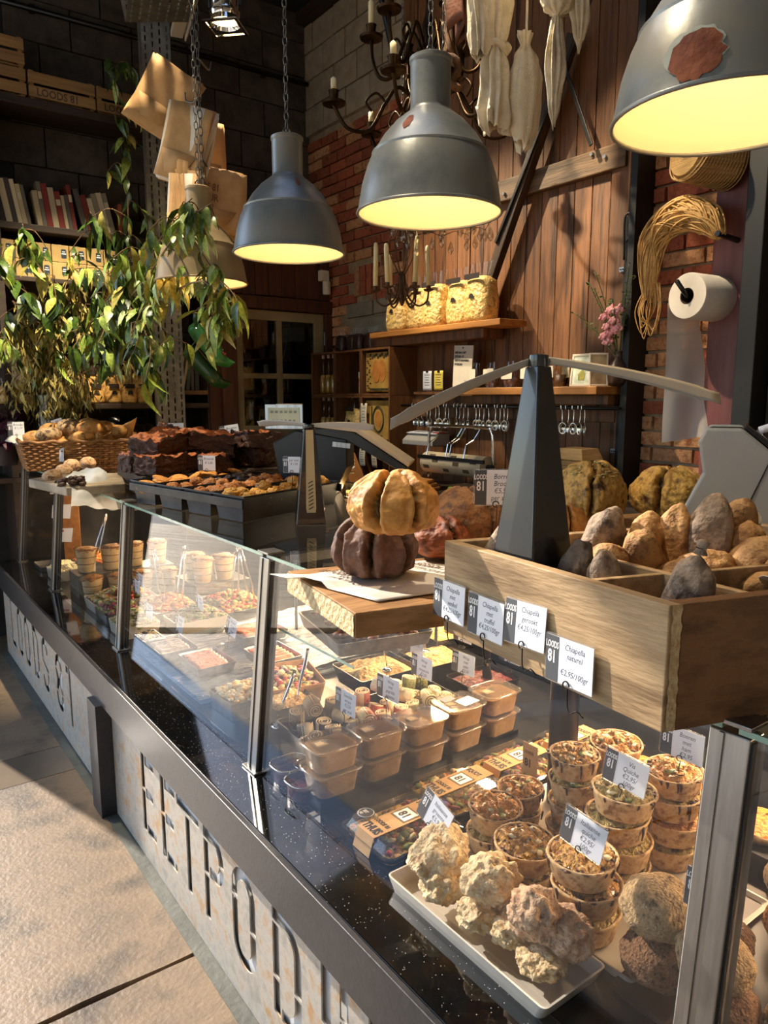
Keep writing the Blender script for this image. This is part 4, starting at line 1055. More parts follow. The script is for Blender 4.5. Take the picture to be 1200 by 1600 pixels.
for y in (.452,): obj('cross_rail', MB().box2((.92, y - .012, zt - .03), (1.965, y + .012, zt - .004)), alu, gc)
ledm = M('warm led strip', '#ffb45a', emit=6)
for k in range(5):
    y0 = max(ends[k] + .06, -.6); y1 = py[k] - .06; sx_ = 0 if k < 4 else -.36
    st_ = obj('light_strip', MB().box2((1.90 + sx_, y0, zt - .028), (1.935 + sx_, y1, zt - .016)), ledm, gc)
    l = bpy.data.lights.new('strip_light', 'AREA'); l.shape = 'RECTANGLE'; l.size = .03; l.size_y = y1 - y0; l.energy = 15 * (y1 - y0); l.color = (1, .70, .42)
    lo = bpy.data.objects.new('strip_light', l); COL.objects.link(lo); lo.parent = gc; lo.location = (1.90 + sx_, (y0 + y1) / 2, zt - .032); lo.rotation_euler = (0, .5, 0)
# inner glass shelf on rods
obj('inner_shelf', MB().box2((.90, 1.34, .395), (1.20, 1.70, .401)), pane, gc)
obj('glass_edge', MB().box2((.898, 1.34, .395), (.90, 1.70, .401)), gedge, gc)
for x, y in ((.93, 1.66), (1.17, 1.66), (1.17, 1.37)): obj('shelf_rod', MB().cyl((x, y, .40), (x, y, zt - .002), .004, n=8), steel, gc)

# price cards: clear sleeve, grey band with logo, handwriting, wire clip
cardset = {}
def price_card(loc, rz, label, lines='', w=.100, h=.070, tilt=0, roll=0, stand=.0, hook=False, group=None, dark=False, faint=False, size=None):
    t = thing('price_card', label, 'price card', loc, 0, group, rot=Euler((tilt, roll, rz), 'XYZ'))
    o = obj('sleeve', MB().prism(rrect(w, h, .004, 2), .0012, 'y', (0, 0, h / 2 + stand)), clear, t)
    obj('card', MB().box((.002 if not dark else 0, -.0012, h / 2 + stand), (w * .93, .0008, h * .93)), white, t)
    b = obj('logo_band', MB().box((-w * .335, -.0019, h / 2 + stand), (w * .255, .0006, h * .93)), grey_band, t)
    text('LOODS', h * .19, whiteprint, b, (-w * .335, -.00235, stand + h * .72), sx=.56, bold=.0003, align='CENTER')
    text('81', h * .36, whiteprint, b, (-w * .335, -.00235, stand + h * .42), sx=.66, bold=.0006, align='CENTER')
    if lines:
        n = lines.count('\n') + 1; sz = min(size or h * (.20 if n > 3 else .225), w * 1.42 / max(len(q) for q in lines.split('\n')))
        ln = obj('handwriting', MB(), None, t) if False else None
        text(lines, sz, ink, t, (w * .12, -.00172, stand + h * .93 - sz * 1.05), sx=.86, shear=.22, align='CENTER', name='handwriting', ext=.00004, bold=0, line=1.0 if n > 3 else 1.12)
    if stand or hook:
        mb = MB()
        a = [(.006 * math.cos(k * PI / 6), -.004, stand + .006 * math.sin(k * PI / 6) + .004) for k in range(11)]
        if hook: a += [(.002, -.003, -.006), (.003, -.002, -.026), (.010, -.002, -.034), (.022, -.003, -.026), (.030, .002, -.034)]
        else: a += [(0, -.002, stand * .5), (0, 0, 0)]
        mb.tube(catmull(a, 2), .0011, 5); obj('wire_clip', mb, wire_m, t, smooth=True)
        if not hook: obj('wire_foot', MB().tube([(.012 * math.cos(k * PI / 6), .012 * math.sin(k * PI / 6), .001) for k in range(12)], .001, 5, closed=True), wire_m, t)
    return t

# ------------------------------------------------------------------ on top of the case
TOP = 1.187
brownink = M('brown print', '#5c4a34', rough=.7)
oldwood = M('sawn pine beam', '#6b4a2a', '#a67c4c', '#8a6238', scale=4, stretch=(.7, 6, 6), rough=.6, bump=.25, bscale=40)
endgrain = M('pale end grain', '#c7ac7e', '#e3cda2', scale=22, rough=.75, bump=.6, bscale=110, wave=3, detail=2)
A = Vector((.682, 1.012)); B_ = Vector((.74, 1.355)); cx = Vector((.6, -.135))
t = thing('bread_board', 'thick sawn wooden board carrying the stacked scored loaves', 'board', (0, 0, 0))
poly = [tuple(A), tuple(A + cx), tuple(B_ + cx), tuple(B_)]
obj('plank', MB().prism(poly, .046, 'z', (0, 0, TOP + .0235)), oldwood, t, bevel=.002)
m_ = MB()
n_ = (B_ - A).normalized(); o_ = Vector((-n_.y, n_.x)) * .0015
m_.grid(lambda u, v: (A.x + (B_.x - A.x) * (u * .98 + .01) + o_.x - .0008 * abs(noise.noise((u * 30, v * 8, 1))) * 2, A.y + (B_.y - A.y) * (u * .98 + .01) + o_.y, TOP + .002 + .042 * v), 40, 10)
obj('sawn_end', m_, endgrain, t)
t = thing('printed_paper', 'printed greaseproof paper sheet lying under the dark scored loaf', 'paper', (0, 0, TOP + .0485))
m_ = MB(); P0 = Vector((.70, 1.30)); ux = Vector((.05, -.26)); vx = Vector((.33, -.05))
m_.grid(lambda u, v: ((P0 + ux * u + vx * v).x - (.03 if u < .2 and v < .3 else 0), (P0 + ux * u + vx * v).y, .001 + .002 * noise.noise((u * 5, v * 5, 2)) ** 2 + (.022 * max(0, .25 - v) * 2 if u < .5 else 0)), 16, 16)
obj('sheet', m_, M('greaseproof paper', '#cfc5b6', '#ded6ca', scale=6, rough=.6), t, smooth=True, solid=.0008)
for k in range(3):
    p = P0 + ux * .12 + vx * (.16 + .30 * k)
    text('EETPODIUM', .026, brownink, t, (p.x, p.y, .013 - .003 * k), (.0, -.05, -1.38), sx=.7, bold=.0008)
    text('LOODS 81', .017, brownink, t, (p.x + .03, p.y - .01, .012 - .003 * k), (.0, -.05, -1.38), sx=.8, bold=.0006)

crustA = M('golden crust', '#7d3f12', '#d59a4e', '#b8742c', scale=16, rough=.6, bump=.35, bscale=66, detail=8, lo=.3, hi=.7)
crustB = M('dark rye crust', '#2a1710', '#6b4a38', '#43281b', scale=20, rough=.7, bump=.4, bscale=61.6, detail=8, lo=.3, hi=.75)
crustC = M('seeded brown crust', '#3d2110', '#8a5a2c', '#5c3618', scale=30, rough=.7, bump=.6, bscale=88, detail=8)
crustD = M('cheese crust', '#4a2c12', '#d7ac5a', '#9a6b30', scale=25, rough=.6, bump=.6, bscale=79.2, detail=8, lo=.32, hi=.66)
score = M('herb filled score', '#1b150d', '#4a4a26', '#6b5426', scale=20, rough=.8, bump=.8, bscale=60)
cheese = M('melted cheese crumbs', '#8f7a3a', '#e0c983', '#5d5a2c', scale=76.8, rough=.6, bump=.9, bscale=154)
def score_mat(base, inner):
    """crust that shows the rough inside of the bread where the score attribute is high"""
    m = base.copy(); m.name = base.name + ' scored'; nt = m.node_tree; N = nt.nodes; L = nt.links; b = N['Principled BSDF']
    src = b.inputs['Base Color'].links[0].from_socket
    at = N.new('ShaderNodeAttribute'); at.attribute_name = 'score'
    n = N.new('ShaderNodeTexNoise'); n.inputs['Scale'].default_value = 160; n.inputs['Detail'].default_value = 6
    tc = N.new('ShaderNodeTexCoord'); L.new(tc.outputs['Object'], n.inputs['Vector'])
    r = N.new('ShaderNodeValToRGB'); L.new(n.outputs['Fac'], r.inputs[0]); e = r.color_ramp.elements
    e[0].position = .38; e[0].color = C(inner[0]); e[1].position = .62; e[1].color = C(inner[1])
    mx = N.new('ShaderNodeMix'); mx.data_type = 'RGBA'; L.new(at.outputs['Fac'], mx.inputs[0]); L.new(src, mx.inputs[6]); L.new(r.outputs[0], mx.inputs[7])
    L.new(mx.outputs[2], b.inputs['Base Color']); return m
SM = {}
def loaf(loc, r, hz, mat, label, angs, seed, rz=0, gw=.055, gd=.30, top=None, tilt=0, inner=('#171009', '#5c4a26')):
    t = thing('scored_loaf', label, 'bread', loc, 0, 'round scored loaves', rot=Euler((0, tilt, rz), 'XYZ'))
    key = mat.name + inner[0]
    if key not in SM: SM[key] = score_mat(mat, inner)
    def dist(p):
        d = 9
        for a in angs:
            w = a + .18 * noise.noise((p.x * 3, p.y * 3, seed)) + .05 * noise.noise((p.x * 11, p.y * 11, seed))
            q = p.x * math.cos(w) + p.y * math.sin(w); s = abs(-p.x * math.sin(w) + p.y * math.cos(w))
            d = min(d, s if q > -.04 else 9)
        return d
    mb = MB(); bm = bmesh.new(); bmesh.ops.create_icosphere(bm, subdivisions=6, radius=1); vs = []; sc_ = []
    sd = Vector((seed * 3.1, seed * 1.7, seed * .9))
    for v in bm.verts:
        p = v.co; d = dist(p); g = math.exp(-(d / gw) ** 2) * (min(1, max(0, (p.z + .75) * 2.2)))
        k = 1 + .09 * noise.noise(p * 2.0 + sd) + .035 * noise.noise(p * 5 + sd) + .014 * noise.noise(p * 13 + sd) + .006 * noise.noise(p * 34 + sd)
        k += -gd * g * (1 + .35 * noise.noise(p * 9 + sd)) + .06 * math.exp(-((d - .17) / .09) ** 2)
        if p.z < -.55: k *= 1 - .5 * (-p.z - .55)
        vs.append((p.x * r * k, p.y * r * k, hz * .80 + p.z * hz * k)); sc_.append(min(1, max(0, g * 1.7 - .25)))
    mb.add(vs, [tuple(v.index for v in f.verts) for f in bm.faces]); bm.free()
    o = obj('crust', mb, SM[key], t, smooth=True)
    at = o.data.attributes.new('score', 'FLOAT', 'POINT'); at.data.foreach_set('value', sc_)
    if top:
        m2 = MB()
        for k in range(150):
            a = R.uniform(0, 6.28); q = R.random() ** .7 * .8; x, y = q * math.cos(a), q * math.sin(a)
            d = dist(Vector((x, y, .6)))
            z = math.sqrt(max(.05, 1 - x * x - y * y)) * (1 - gd * math.exp(-(d / gw) ** 2))
            m2.blob((x * r * 1.02, y * r * 1.02, hz * .80 + z * hz * 1.01), (R.uniform(.004, .010),) * 2 + (R.uniform(.002, .004),), .5, 3, 1, k)
        obj('topping', m2, top, t, smooth=True)['kind'] = 'stuff'
loaf((0.861, 1.205, 1.237), .086, .072, crustB, 'dark rye loaf with deep scores, under the golden loaf on the board', [1.5, 2.95, 3.8, 4.75, 5.9], 3, .2, gd=.36, gw=.06)
lp = (0.803, 1.066, 1.331)
loaf((lp[0], lp[1], 1.352), .082, .064, crustA, 'golden scored loaf stacked on top of the dark rye loaf', [.9, 2.1, 3.15, 4.2, 5.4], 7, .5, gd=.34, gw=.07, top=None, tilt=.06, inner=('#1c1a0e', '#6b5a2c'))
loaf((1.169, 1.263, 1.237), .09, .085, crustC, 'dark seeded loaf behind the stacked loaves, next to the tall card', [.9, 2.4, 4.6], 11, .1, top=None)
loaf((1.085, 1.254, 1.237), .075, .055, M('red brown crust', '#4a1f0e', '#8f4a22', '#6b3216', scale=25, rough=.6, bump=.5), 'small red brown loaf half hidden behind the stacked loaves', [1.3, 4.4], 15)
BT = 1.225
tag(obj('bread_tray', MB().prism([(1.42, 1.42), (1.50, 1.62), (2.16, 1.40), (2.08, .98), (1.75, 1.02)], .035, 'z', (0, 0, 1.2055)), oldwood, bevel=.003), 'low wooden tray under the two cheese loaves behind the sausage crate', 'tray')
loaf((1.805, 1.403, 1.232), .098, .098, crustD, 'cheese crusted scored loaf just right of the big black fan', [.5, 2.0, 3.6, 5.1], 21, .3, top=cheese, gd=.26)
loaf((2.017, 1.277, 1.232), .112, .088, crustD, 'wide cheese crusted loaf with a cross score, nearest the grey machine', [.2, 1.8, 3.3, 4.9], 25, .1, gd=.3, gw=.07, top=None)
bt = MB()
loaf((1.556, 1.287, 1.232), .055, .045, crustA, 'small orange crusted loaf peeping out beside the big black fan', [1.0, 4.1], 31)
tag(obj('bread_table', MB().box2((2.01, .75, 1.13), (2.57, 1.95, 1.184)).box2((2.03, .8, 0), (2.09, .86, 1.13)).box2((2.49, .8, 0), (2.55, .86, 1.13)).box2((2.03, 1.84, 0), (2.09, 1.90, 1.13)).box2((2.49, 1.84, 0), (2.55, 1.90, 1.13)), shelfwood, bevel=.003), 'dark side table standing against the rear of the glass case', 'table')
cp = (1.481, 1.606, 1.26)
price_card((1.06, 1.06, TOP + .0485), -.62, 'tall price card for borrel brood behind the golden loaf', 'Borrel\nBrood\n€5,50\nper stuk', .092, .076, stand=.145, size=.0145)

# the sausage crate
ck = M('crate board pine', '#7d6344', '#b89a72', '#9a7d59', scale=3.5, stretch=(5, .5, 5), rough=.6, bump=.22, bscale=40, vary=.12, detail=8)
ck2 = M('crate side board in shade', '#4a2f18', '#7d5530', '#5f3f22', scale=3.5, stretch=(.5, 5, 5), rough=.65, bump=.3, bscale=40, detail=8)  # shade on the crate's near side is put into this darker brown
CO = Vector((.783, .487)); CE = Vector((.108, .994)); CC = Vector((.953, -.303))
def cp2(s, t_): return tuple(CO + CE * s + CC * t_)
def cboard(name, s0, s1, t0, t1, z0, z1, mat, par, bv=.0015):
    return obj(name, MB().prism([cp2(s0, t0), cp2(s1, t0), cp2(s1, t1), cp2(s0, t1)], z1 - z0, 'z', (0, 0, (z0 + z1) / 2)), mat, par, bevel=bv)
t = thing('sausage_crate', 'large pale wooden crate with compartments for dried sausages on the case', 'crate', (0, 0, 0))
cr = t; L_, W_, CZ = .472, .66, TOP + .002
cboard('front_board', 0, L_, 0, .020, CZ, 1.352, ck, t)
cboard('side_board', .0, .022, .0205, W_, CZ, 1.352, ck2, t)
cboard('end_board', L_ - .02, L_, .0205, W_, CZ, 1.352, ck, t)
cboard('back_board', .022, L_ - .02, W_ - .02, W_, CZ, 1.352, ck, t)
cboard('bottom_board', .022, L_ - .02, .0205, W_ - .02, CZ, CZ + .012, ck, t)
cboard('long_divider', .022, L_ - .02, .158, .172, CZ + .012, 1.345, ck, t)
cboard('long_divider', .022, L_ - .02, .49, .502, CZ + .012, 1.345, ck, t)
cboard('cross_divider', .165, .177, .0205, .158, CZ + .012, 1.344, ck, t)
cboard('cross_divider', .165, .177, .172, .49, CZ + .012, 1.342, ck, t)
cboard('cross_divider', .30, .312, .502, W_ - .02, CZ + .012, 1.342, ck, t)
m_ = MB()
def chip(u, v):
    p = CO + CE * (.0 - .0015) ; q = CO + CE * (-.0015) + CC * (.004 + .014 * u + .003 * noise.noise((v * 14, u, 3)))
    return (q.x, q.y, CZ + .003 + .16 * v)
m_.grid(chip, 4, 30); obj('splintered_edge', m_, M('pale split pine', '#b3946a', '#d6bd92', scale=60, rough=.8, bump=.6, bscale=160), t)

skin = M('grey sausage skin', '#4a3a2e', '#9a8570', '#6d5a48', scale=25, rough=.75, bump=.5, bscale=110, detail=8, vary=.12)  # grey light on the front sausages is put into the skin colour
skin2 = M('golden lit sausage skin', '#6b4526', '#b88d58', '#8d6238', scale=25, rough=.7, bump=.5, bscale=110, detail=8, vary=.12)  # golden spot light on the back sausages is put into the skin colour
def sausage(u_, z, r, ln, label, mat, tilt=(0, 0), seed=0, tied=False):
    x, y = u_
    t = thing('dried_sausage', label, 'sausage', (x, y, z), 0, 'dried sausages in the crate', rot=Euler((tilt[0], tilt[1], 0), 'XYZ'))
    obj('casing', MB().blob((0, 0, 0), (r, r, ln), .14, 1.8, 4, seed, amp2=.05, freq2=5, fn=lambda p: 1 - .16 * max(0, p.z) ** 2 * (1.6 if tied else .4)), mat, t, smooth=True)
    if tied:
        obj('tied_end', MB().lathe([(.010, 0), (.006, .008), (.010, .016), (.004, .02)], 8, (0, 0, ln * .80)), mat, t, smooth=True)
        obj('metal_clip', MB().tube([(.006 * math.cos(a), .006 * math.sin(a), ln * .80 + .008) for a in (0, 1, 2, 3, 4, 5)], .0015, 5, closed=True), chrome, t)
    return t
sausage((.900, .885), 1.315, .033, .075, 'dark grey sausage at the far end of the front row, left of the fan', skin, (.2, .1), 1)
sausage((.955, .880), 1.300, .030, .07, 'dark sausage directly beside the far end board, left of the fan', skin, (-.2, .2), 2)
sausage((.905, .730), 1.318, .027, .065, 'grey sausage standing right of the black fan in the front row', skin, (.1, .2), 3)
sausage((.902, .668), 1.318, .026, .062, 'grey sausage standing against the front cross divider', skin, (.0, -.15), 4)
sausage((.860, .540), 1.285, .027, .055, 'small brown sausage low in the front corner compartment', skin2, (.3, .2), 5)
sausage((.900, .535), 1.326, .031, .085, 'tall pale sausage with a tied tip in the nearest compartment', skin, (.15, .12), 6, True)
sg = [((1.08, .815), 1.335, .036, .08, 'dark pointed sausage at the far end of the middle row', skin, (.2, .3), 7),
      ((1.03, .780), 1.300, .036, .07, 'wrinkled tan sausage leaning on the dark pointed one', skin2, (.7, .2), 8),
      ((1.09, .735), 1.315, .036, .075, 'tan tapering sausage in the centre of the middle row', skin2, (.2, -.4), 9),
      ((1.145, .770), 1.330, .034, .07, 'tan sausage standing behind the tapering one', skin2, (.1, .1), 10),
      ((1.185, .735), 1.328, .036, .085, 'upright tan sausage next to the big grey plastic-wrapped one', skin2, (0, .1), 11),
      ((1.215, .690), 1.342, .044, .09, 'biggest sausage, grey and plastic wrapped, in the middle row', skin, (.1, .1), 12),
      ((1.16, .665), 1.300, .040, .06, 'tan sausage lying low in front of the grey wrapped one', skin2, (1.0, .4), 13),
      ((1.10, .665), 1.297, .036, .06, 'tan sausage lying low along the middle cross divider', skin2, (1.2, .2), 14),
      ((1.245, .640), 1.322, .034, .07, 'round tan sausage right of the grey wrapped one', skin2, (.1, .1), 15),
      ((1.22, .605), 1.325, .040, .06, 'rounded tan sausage against the middle cross divider', skin2, (.9, .3), 16),
      ((1.17, .535), 1.310, .036, .07, 'tan sausage at the right edge behind the tied one', skin2, (.3, .2), 17),
      ((1.11, .560), 1.290, .034, .06, 'tan sausage low beside the right edge, under a paper label', skin2, (.8, .3), 18),
      ((1.37, .60), 1.32, .034, .07, 'round sausage top in the back row beside the labelled one', skin2, (0, .1), 19)]
for a in sg: sausage(*a)
t = thing('labelled_sausage', 'sausage wrapped in a cream printed label lying against the crate back', 'sausage', (1.335, .705, 1.345), 0, rot=Euler((.15, -.55, .5), 'XYZ'))
obj('casing', MB().blob((0, 0, 0), (.036, .036, .085), .06, 2, 4, 44), skin2, t, smooth=True)
obj('paper_label', MB().lathe([(.0365, -.05), (.038, -.03), (.038, .03), (.036, .045)], 24, capb=False, capt=False), cream_paper, t, smooth=True)
for b, s_, z in (('APELLA', .017, .012), ('chiapella', .008, .0), ):
    text(b, s_, inkblack, t, (0, -.0395, z), sx=.8, align='CENTER')
obj('logo', MB().blob((.0, -.038, -.018), (.010, .002, .006), .1, 2, 2, 1), brownink, t)
obj('tape_end', MB().lathe([(.0368, -.062), (.0372, -.052)], 24, capb=False, capt=False), M('yellow foil', '#b98a2c', rough=.3, metal=.6), t)
t = thing('paper_label', 'cream paper label lying on sausages at the right edge of the crate', 'label', (1.09, .505, 1.330), 0, rot=(.3, .3, .6))
obj('sheet', MB().prism(rrect(.06, .05, .012), .001, 'z'), cream_paper, t); text('C', .02, inkblack, t, (-.02, -.006, .001), (0, 0, 0))

# cards on the crate front
fa = math.atan2(CE.y, CE.x) - PI      # front faces -x; local +x runs towards the camera side
def crate_card(s, z, label, lines, **k):
    p = CO + CE * s - CC * .010
    return price_card((p.x, p.y, z), fa, label, lines, w=.095, h=.071, hook=True, **k)
crate_card(.442, 1.215, 'first price card from the left on the crate, for fennel sausage', 'Chiapella\nmet\nvenkel\n€4,25/100gr', size=.0145, tilt=-.04)
crate_card(.340, 1.212, 'second price card from the left on the crate, for truffle sausage', 'Chiapella\nmet\ntruffel\n€4,25/100gr', size=.0145, tilt=-.04)
crate_card(.246, 1.226, 'third price card on the crate, washed out by light', 'Chiapella\ngerookt\n€4,25/100gr', faint=True, size=.0145, tilt=-.10, roll=-.05)
crate_card(.150, 1.196, 'nearest price card on the crate, for plain sausage', 'Chiapella\nnaturel\n\n€2,95/100gr', size=.015, tilt=-.04, roll=-.03)

# black fly fans
fanm = M('satin black fan body', '#15171a', rough=.25, coat=.5, spec=.6)
bladem = M('pale fan blade', '#9b968c', '#b3aea4', scale=4, rough=.3)
def fly_fan(loc, label, h, base, top, rz, ends, strip=False, blade=None):
    t = thing('fly_fan', label, 'fan', loc, rz)
    obj('fan_body', MB().lathe([(base * .7071, 0), (base * .69, .02 * h), (top * .7071, h * .955), (top * .60, h * .96)], 4, (0, 0, 0), Euler((0, 0, PI / 4))), fanm, t, bevel=.004, seg=3)
    obj('hub', MB().lathe([(top * .52, h * .955), (top * .56, h * .965), (top * .52, h * .995), (top * .3, h)], 20), fanm, t, angle=40)
    for k, e in enumerate(ends):
        m_ = MB(); e = Vector(e); d = e - Vector((0, 0, h * .985)); side = (Vector((-d.y, d.x, 0)).normalized() * .6 + Vector((0, 0, .8))).normalized(); L0 = d.length
        m_.grid(lambda u, v: tuple(Vector((0, 0, h * .985)) + d * (v * .96 + .03) + side * (u - .5) * (.008 + .017 * v) * (1 if v < .93 else .7) + Vector((0, 0, .006 * math.sin(v * PI) + .004 * (u - .5)))), 4, 16)
        obj('blade', m_, blade or bladem, t, solid=.0012, smooth=True)
    if strip:
        obj('front_strip', MB().prism([(-.014, .035), (.014, .035), (.016, .05), (.012, h * .93), (-.012, h * .93), (-.016, .05)], .003, 'y', (0, -base * .5 - .003, 0)), M('cream strip', '#c9b489', rough=.4), t, rot=(-math.atan2((base - top) / 2, h) * 1.05, 0, 0))
        m_ = MB()
        for k in range(8): m_.box((0, -base * .5 - .0052, .05 + .012 * k), (.018, .001, .003), (0, -.5, 0))
        obj('strip_slots', m_, black, t, rot=(-math.atan2((base - top) / 2, h) * 1.05, 0, 0))
    return t
b0 = (.892, .805, CZ + .0125)
fly_fan(b0, 'tall black tapered fly fan standing in the sausage crate', .465, .120, .030, -.05, [(.02, .0, 0), ] and [(-.205, .115, .355), (.245, -.16, .395)])
fly_fan((1.228, 2.085, TOP + .001), 'black tapered fly fan with a cream front strip beside the loaf tins', .325, .10, .036, -.45, [(-.16, .23, .318), (.20, -.10, .315)], True)

# grey machine at the right
gm = M('grey machine shell', '#84878a', '#90938f', scale=3, rough=.38)
t = thing('label_machine', 'grey and black machine with a small touch screen beside the bricks', 'machine', (1.93, 1.02, 1.187), -1.08)
prof = [(-.155, 0), (.13, 0), (.17, .12), (.16, .20), (-.0, .335), (-.085, .335), (-.10, .30), (-.085, .22), (-.125, .13)]
obj('side_shell', MB().prism(prof, .02, 'y', (0, -.125, 0)), gm, t, bevel=.008, seg=3)
obj('side_shell', MB().prism(prof, .02, 'y', (0, .125, 0)), gm, t, bevel=.008, seg=3)
obj('body', MB().prism([(x * .97, z * .985) for x, z in prof], .23, 'y'), M('dark machine core', '#1d1b19', rough=.4), t, bevel=.006)
obj('seam', MB().box((.02, -.1365, .13), (.003, .002, .30), (0, .35, 0)), black, t)
sc = obj('screen', MB().box((.055, 0, .295), (.13, .19, .012), (0, .70, 0)), black, t, bevel=.003)
obj('display', MB().box((.06, 0, .300), (.07, .11, .006), (0, .70, 0)), M('dark display', '#1b1f26', '#3c434c', scale=60, rough=.2), sc)
obj('display_lines', MB().box((.048, .02, .3145), (.004, .07, .001), (0, .70, 0)).box((.066, .0, .2985), (.004, .05, .001), (0, .70, 0)), whiteprint, sc)
obj('brown_plate', MB().box((.125, 0, .238), (.055, .19, .012), (0, .70, 0)), M('taupe plate', '#6b5b4c', rough=.4), t, bevel=.004)
obj('red_mark', MB().box((.122, .02, .2465), (.008, .012, .002), (0, .7, 0)), redm, t)
t = tag(obj('white_tubing', MB().tube(catmull([(2.22, 1.12, 1.50), (2.30, 1.04, 1.535), (2.38, .95, 1.54), (2.5, .85, 1.56)], 6), .012, 8).tube(catmull([(2.24, 1.02, 1.46), (2.32, .97, 1.50), (2.4, .9, 1.49), (2.5, .8, 1.46)], 6), .010, 8), white, smooth=True), 'white tubes running behind the grey machine', 'tubing')

# scale with two screens
t = thing('shop_scale', 'black shop scale with a small customer display above the loaf tins', 'scale', (1.66, 2.70, TOP + .001), -.78)
sd = M('dark scale plastic', '#17191c', '#1d1f23', scale=20, rough=.4); sl = M('light scale plastic', '#b3a48c', rough=.45)
obj('stand', MB().prism([(-.16, 0), (.06, 0), (.12, .12), (.12, .24), (-.10, .275), (-.20, .22)], .16, 'y'), sd, t, bevel=.006)
obj('screen_housing', MB().prism([(-.09, .275), (.12, .235), (.36, .10), (.375, .125), (.16, .265), (.05, .285)], .20, 'y'), sd, t, bevel=.004)
obj('screen_rim', MB().prism([(.16, .268), (.378, .128), (.385, .142), (.17, .284), (.0, .298), (-.02, .288)], .205, 'y'), sl, t, bevel=.003)
hd = obj('customer_display', MB().box((-.145, 0, .33), (.075, .17, .105)), sl, t, bevel=.004)
obj('display_frame', MB().box((-.145, -.088, .33), (.16, .006, .10)), steel, hd)
obj('display_glass', MB().box((-.145, -.092, .332), (.135, .004, .07)), M('pale lcd', '#aeb59a', '#c9cdb0', scale=8, rough=.2), hd)
m_ = MB()
for k in range(6): m_.box((-.195 + k * .02, -.0945, .35), (.012, .001, .010)); m_.box((-.19 + k * .018, -.0945, .315), (.010, .001, .006))
obj('lcd_digits', m_, M('lcd grey', '#7d8572', rough=.4), hd)
obj('name_plate', MB().box((.10, -.1015, .215), (.075, .002, .020), (0, .1, 0)), steel, t)

# loaf tins with cookies
tin = M('dark baking tin', '#17171a', '#2c2c30', scale=12, rough=.38, metal=.6)
P1 = Vector((.907, 2.922)); P2 = Vector((1.041, 2.185)); e1 = (P2 - P1); e2 = Vector((.50, .20))
TZ = TOP + .002
t = thing('loaf_tin_set', 'four dark strapped loaf tins filled with cookies on the glass top', 'baking tins', (0, 0, 0))
def quadbox(mb, a, b, c_, d_, z0, z1): return mb.prism([tuple(a), tuple(b), tuple(c_), tuple(d_)], z1 - z0, 'z', (0, 0, (z0 + z1) / 2))
for k in range(4):
    f0 = k / 4 + .012; f1 = (k + 1) / 4 - .012; o_ = P1 + e1 * f0; w_ = e1 * (f1 - f0)
    mb = MB()
    def ring(ins, z, ie=0):
        a = o_ + w_ * ins + e2 * (ie); b = o_ + w_ * (1 - ins) + e2 * ie; c_ = o_ + w_ * (1 - ins) + e2 * (1 - ie); d_ = o_ + w_ * ins + e2 * (1 - ie)
        return [(p.x, p.y, z) for p in (a, b, c_, d_)]
    vs = ring(.10, TZ, .02) + ring(0, TZ + .085) + ring(.03, TZ + .085, .008) + ring(.12, TZ + .012, .03)
    mb.add(vs, [(j * 4 + i, j * 4 + (i + 1) % 4, j * 4 + 4 + (i + 1) % 4, j * 4 + 4 + i) for j in range(3) for i in range(4)] + [(3, 2, 1, 0), (12, 13, 14, 15)])
    obj('tin', mb, tin, t)
    rim = ring(-.03, TZ + .085, -.004); obj('rolled_rim', MB().tube(rim, .004, 6, closed=True), tin, t)
for f in (-.012, 1.012):
    a = P1 + e2 * f; b = P2 + e2 * f
    obj('strap', MB().prism([(a.x - .004, a.y), (a.x + .004, a.y), (b.x + .004, b.y), (b.x - .004, b.y)], .03, 'z', (0, 0, TZ + .062)), tin, t, bevel=.002)
cookie = M('orange almond cookie', '#9a5a1c', '#d99a48', '#c07c30', scale=35, rough=.65, bump=.4, bscale=110, vary=.1)
clus1 = M('choux with dark chocolate', '#1c100a', '#3d2416', scale=70, rough=.35, bump=.6)
clus2 = M('brown nut cluster', '#5f3212', '#b87838', '#8a5222', scale=80, rough=.6, bump=.9, bscale=132, vary=.12)
clus3 = M('golden caramel cluster', '#8a5518', '#dca94e', '#b97f2c', scale=90, rough=.5, bump=.9, bscale=132, vary=.12)
def tin_pos(k, u, v): p = P1 + e1 * ((k + .18 + .64 * u) / 4) + e2 * (.06 + .88 * v); return p.x, p.y
ckm = MB().lathe([(.034, 0), (.042, .004), (.043, .009), (.036, .014), (.0, .017)], 20, wob=.06).mesh('biscuit', cookie, True)
clm = [MB().blob((0, 0, 0), (.030, .027, .024), .35, 2.5, 3, q, amp2=.25, freq2=6) for q in range(3)]
CL = {m.name: [b.mesh('cluster', m, True) for b in clm] for m in (clus1, clus2, clus3)}
for i in range(12):
    x, y = tin_pos(0, .25 + .5 * (i % 2), i / 11.5)
    tag(obj('cookie', ckm, None, None, (x, y, TZ + .055 + .010 * (i % 3)), (R.uniform(-.7, -.3), R.uniform(-.3, .3), R.uniform(0, 6))), 'flat orange cookie in the far left loaf tin, %s from its front end' % ORD[i], 'cookie', 'orange cookies in the loaf tin')
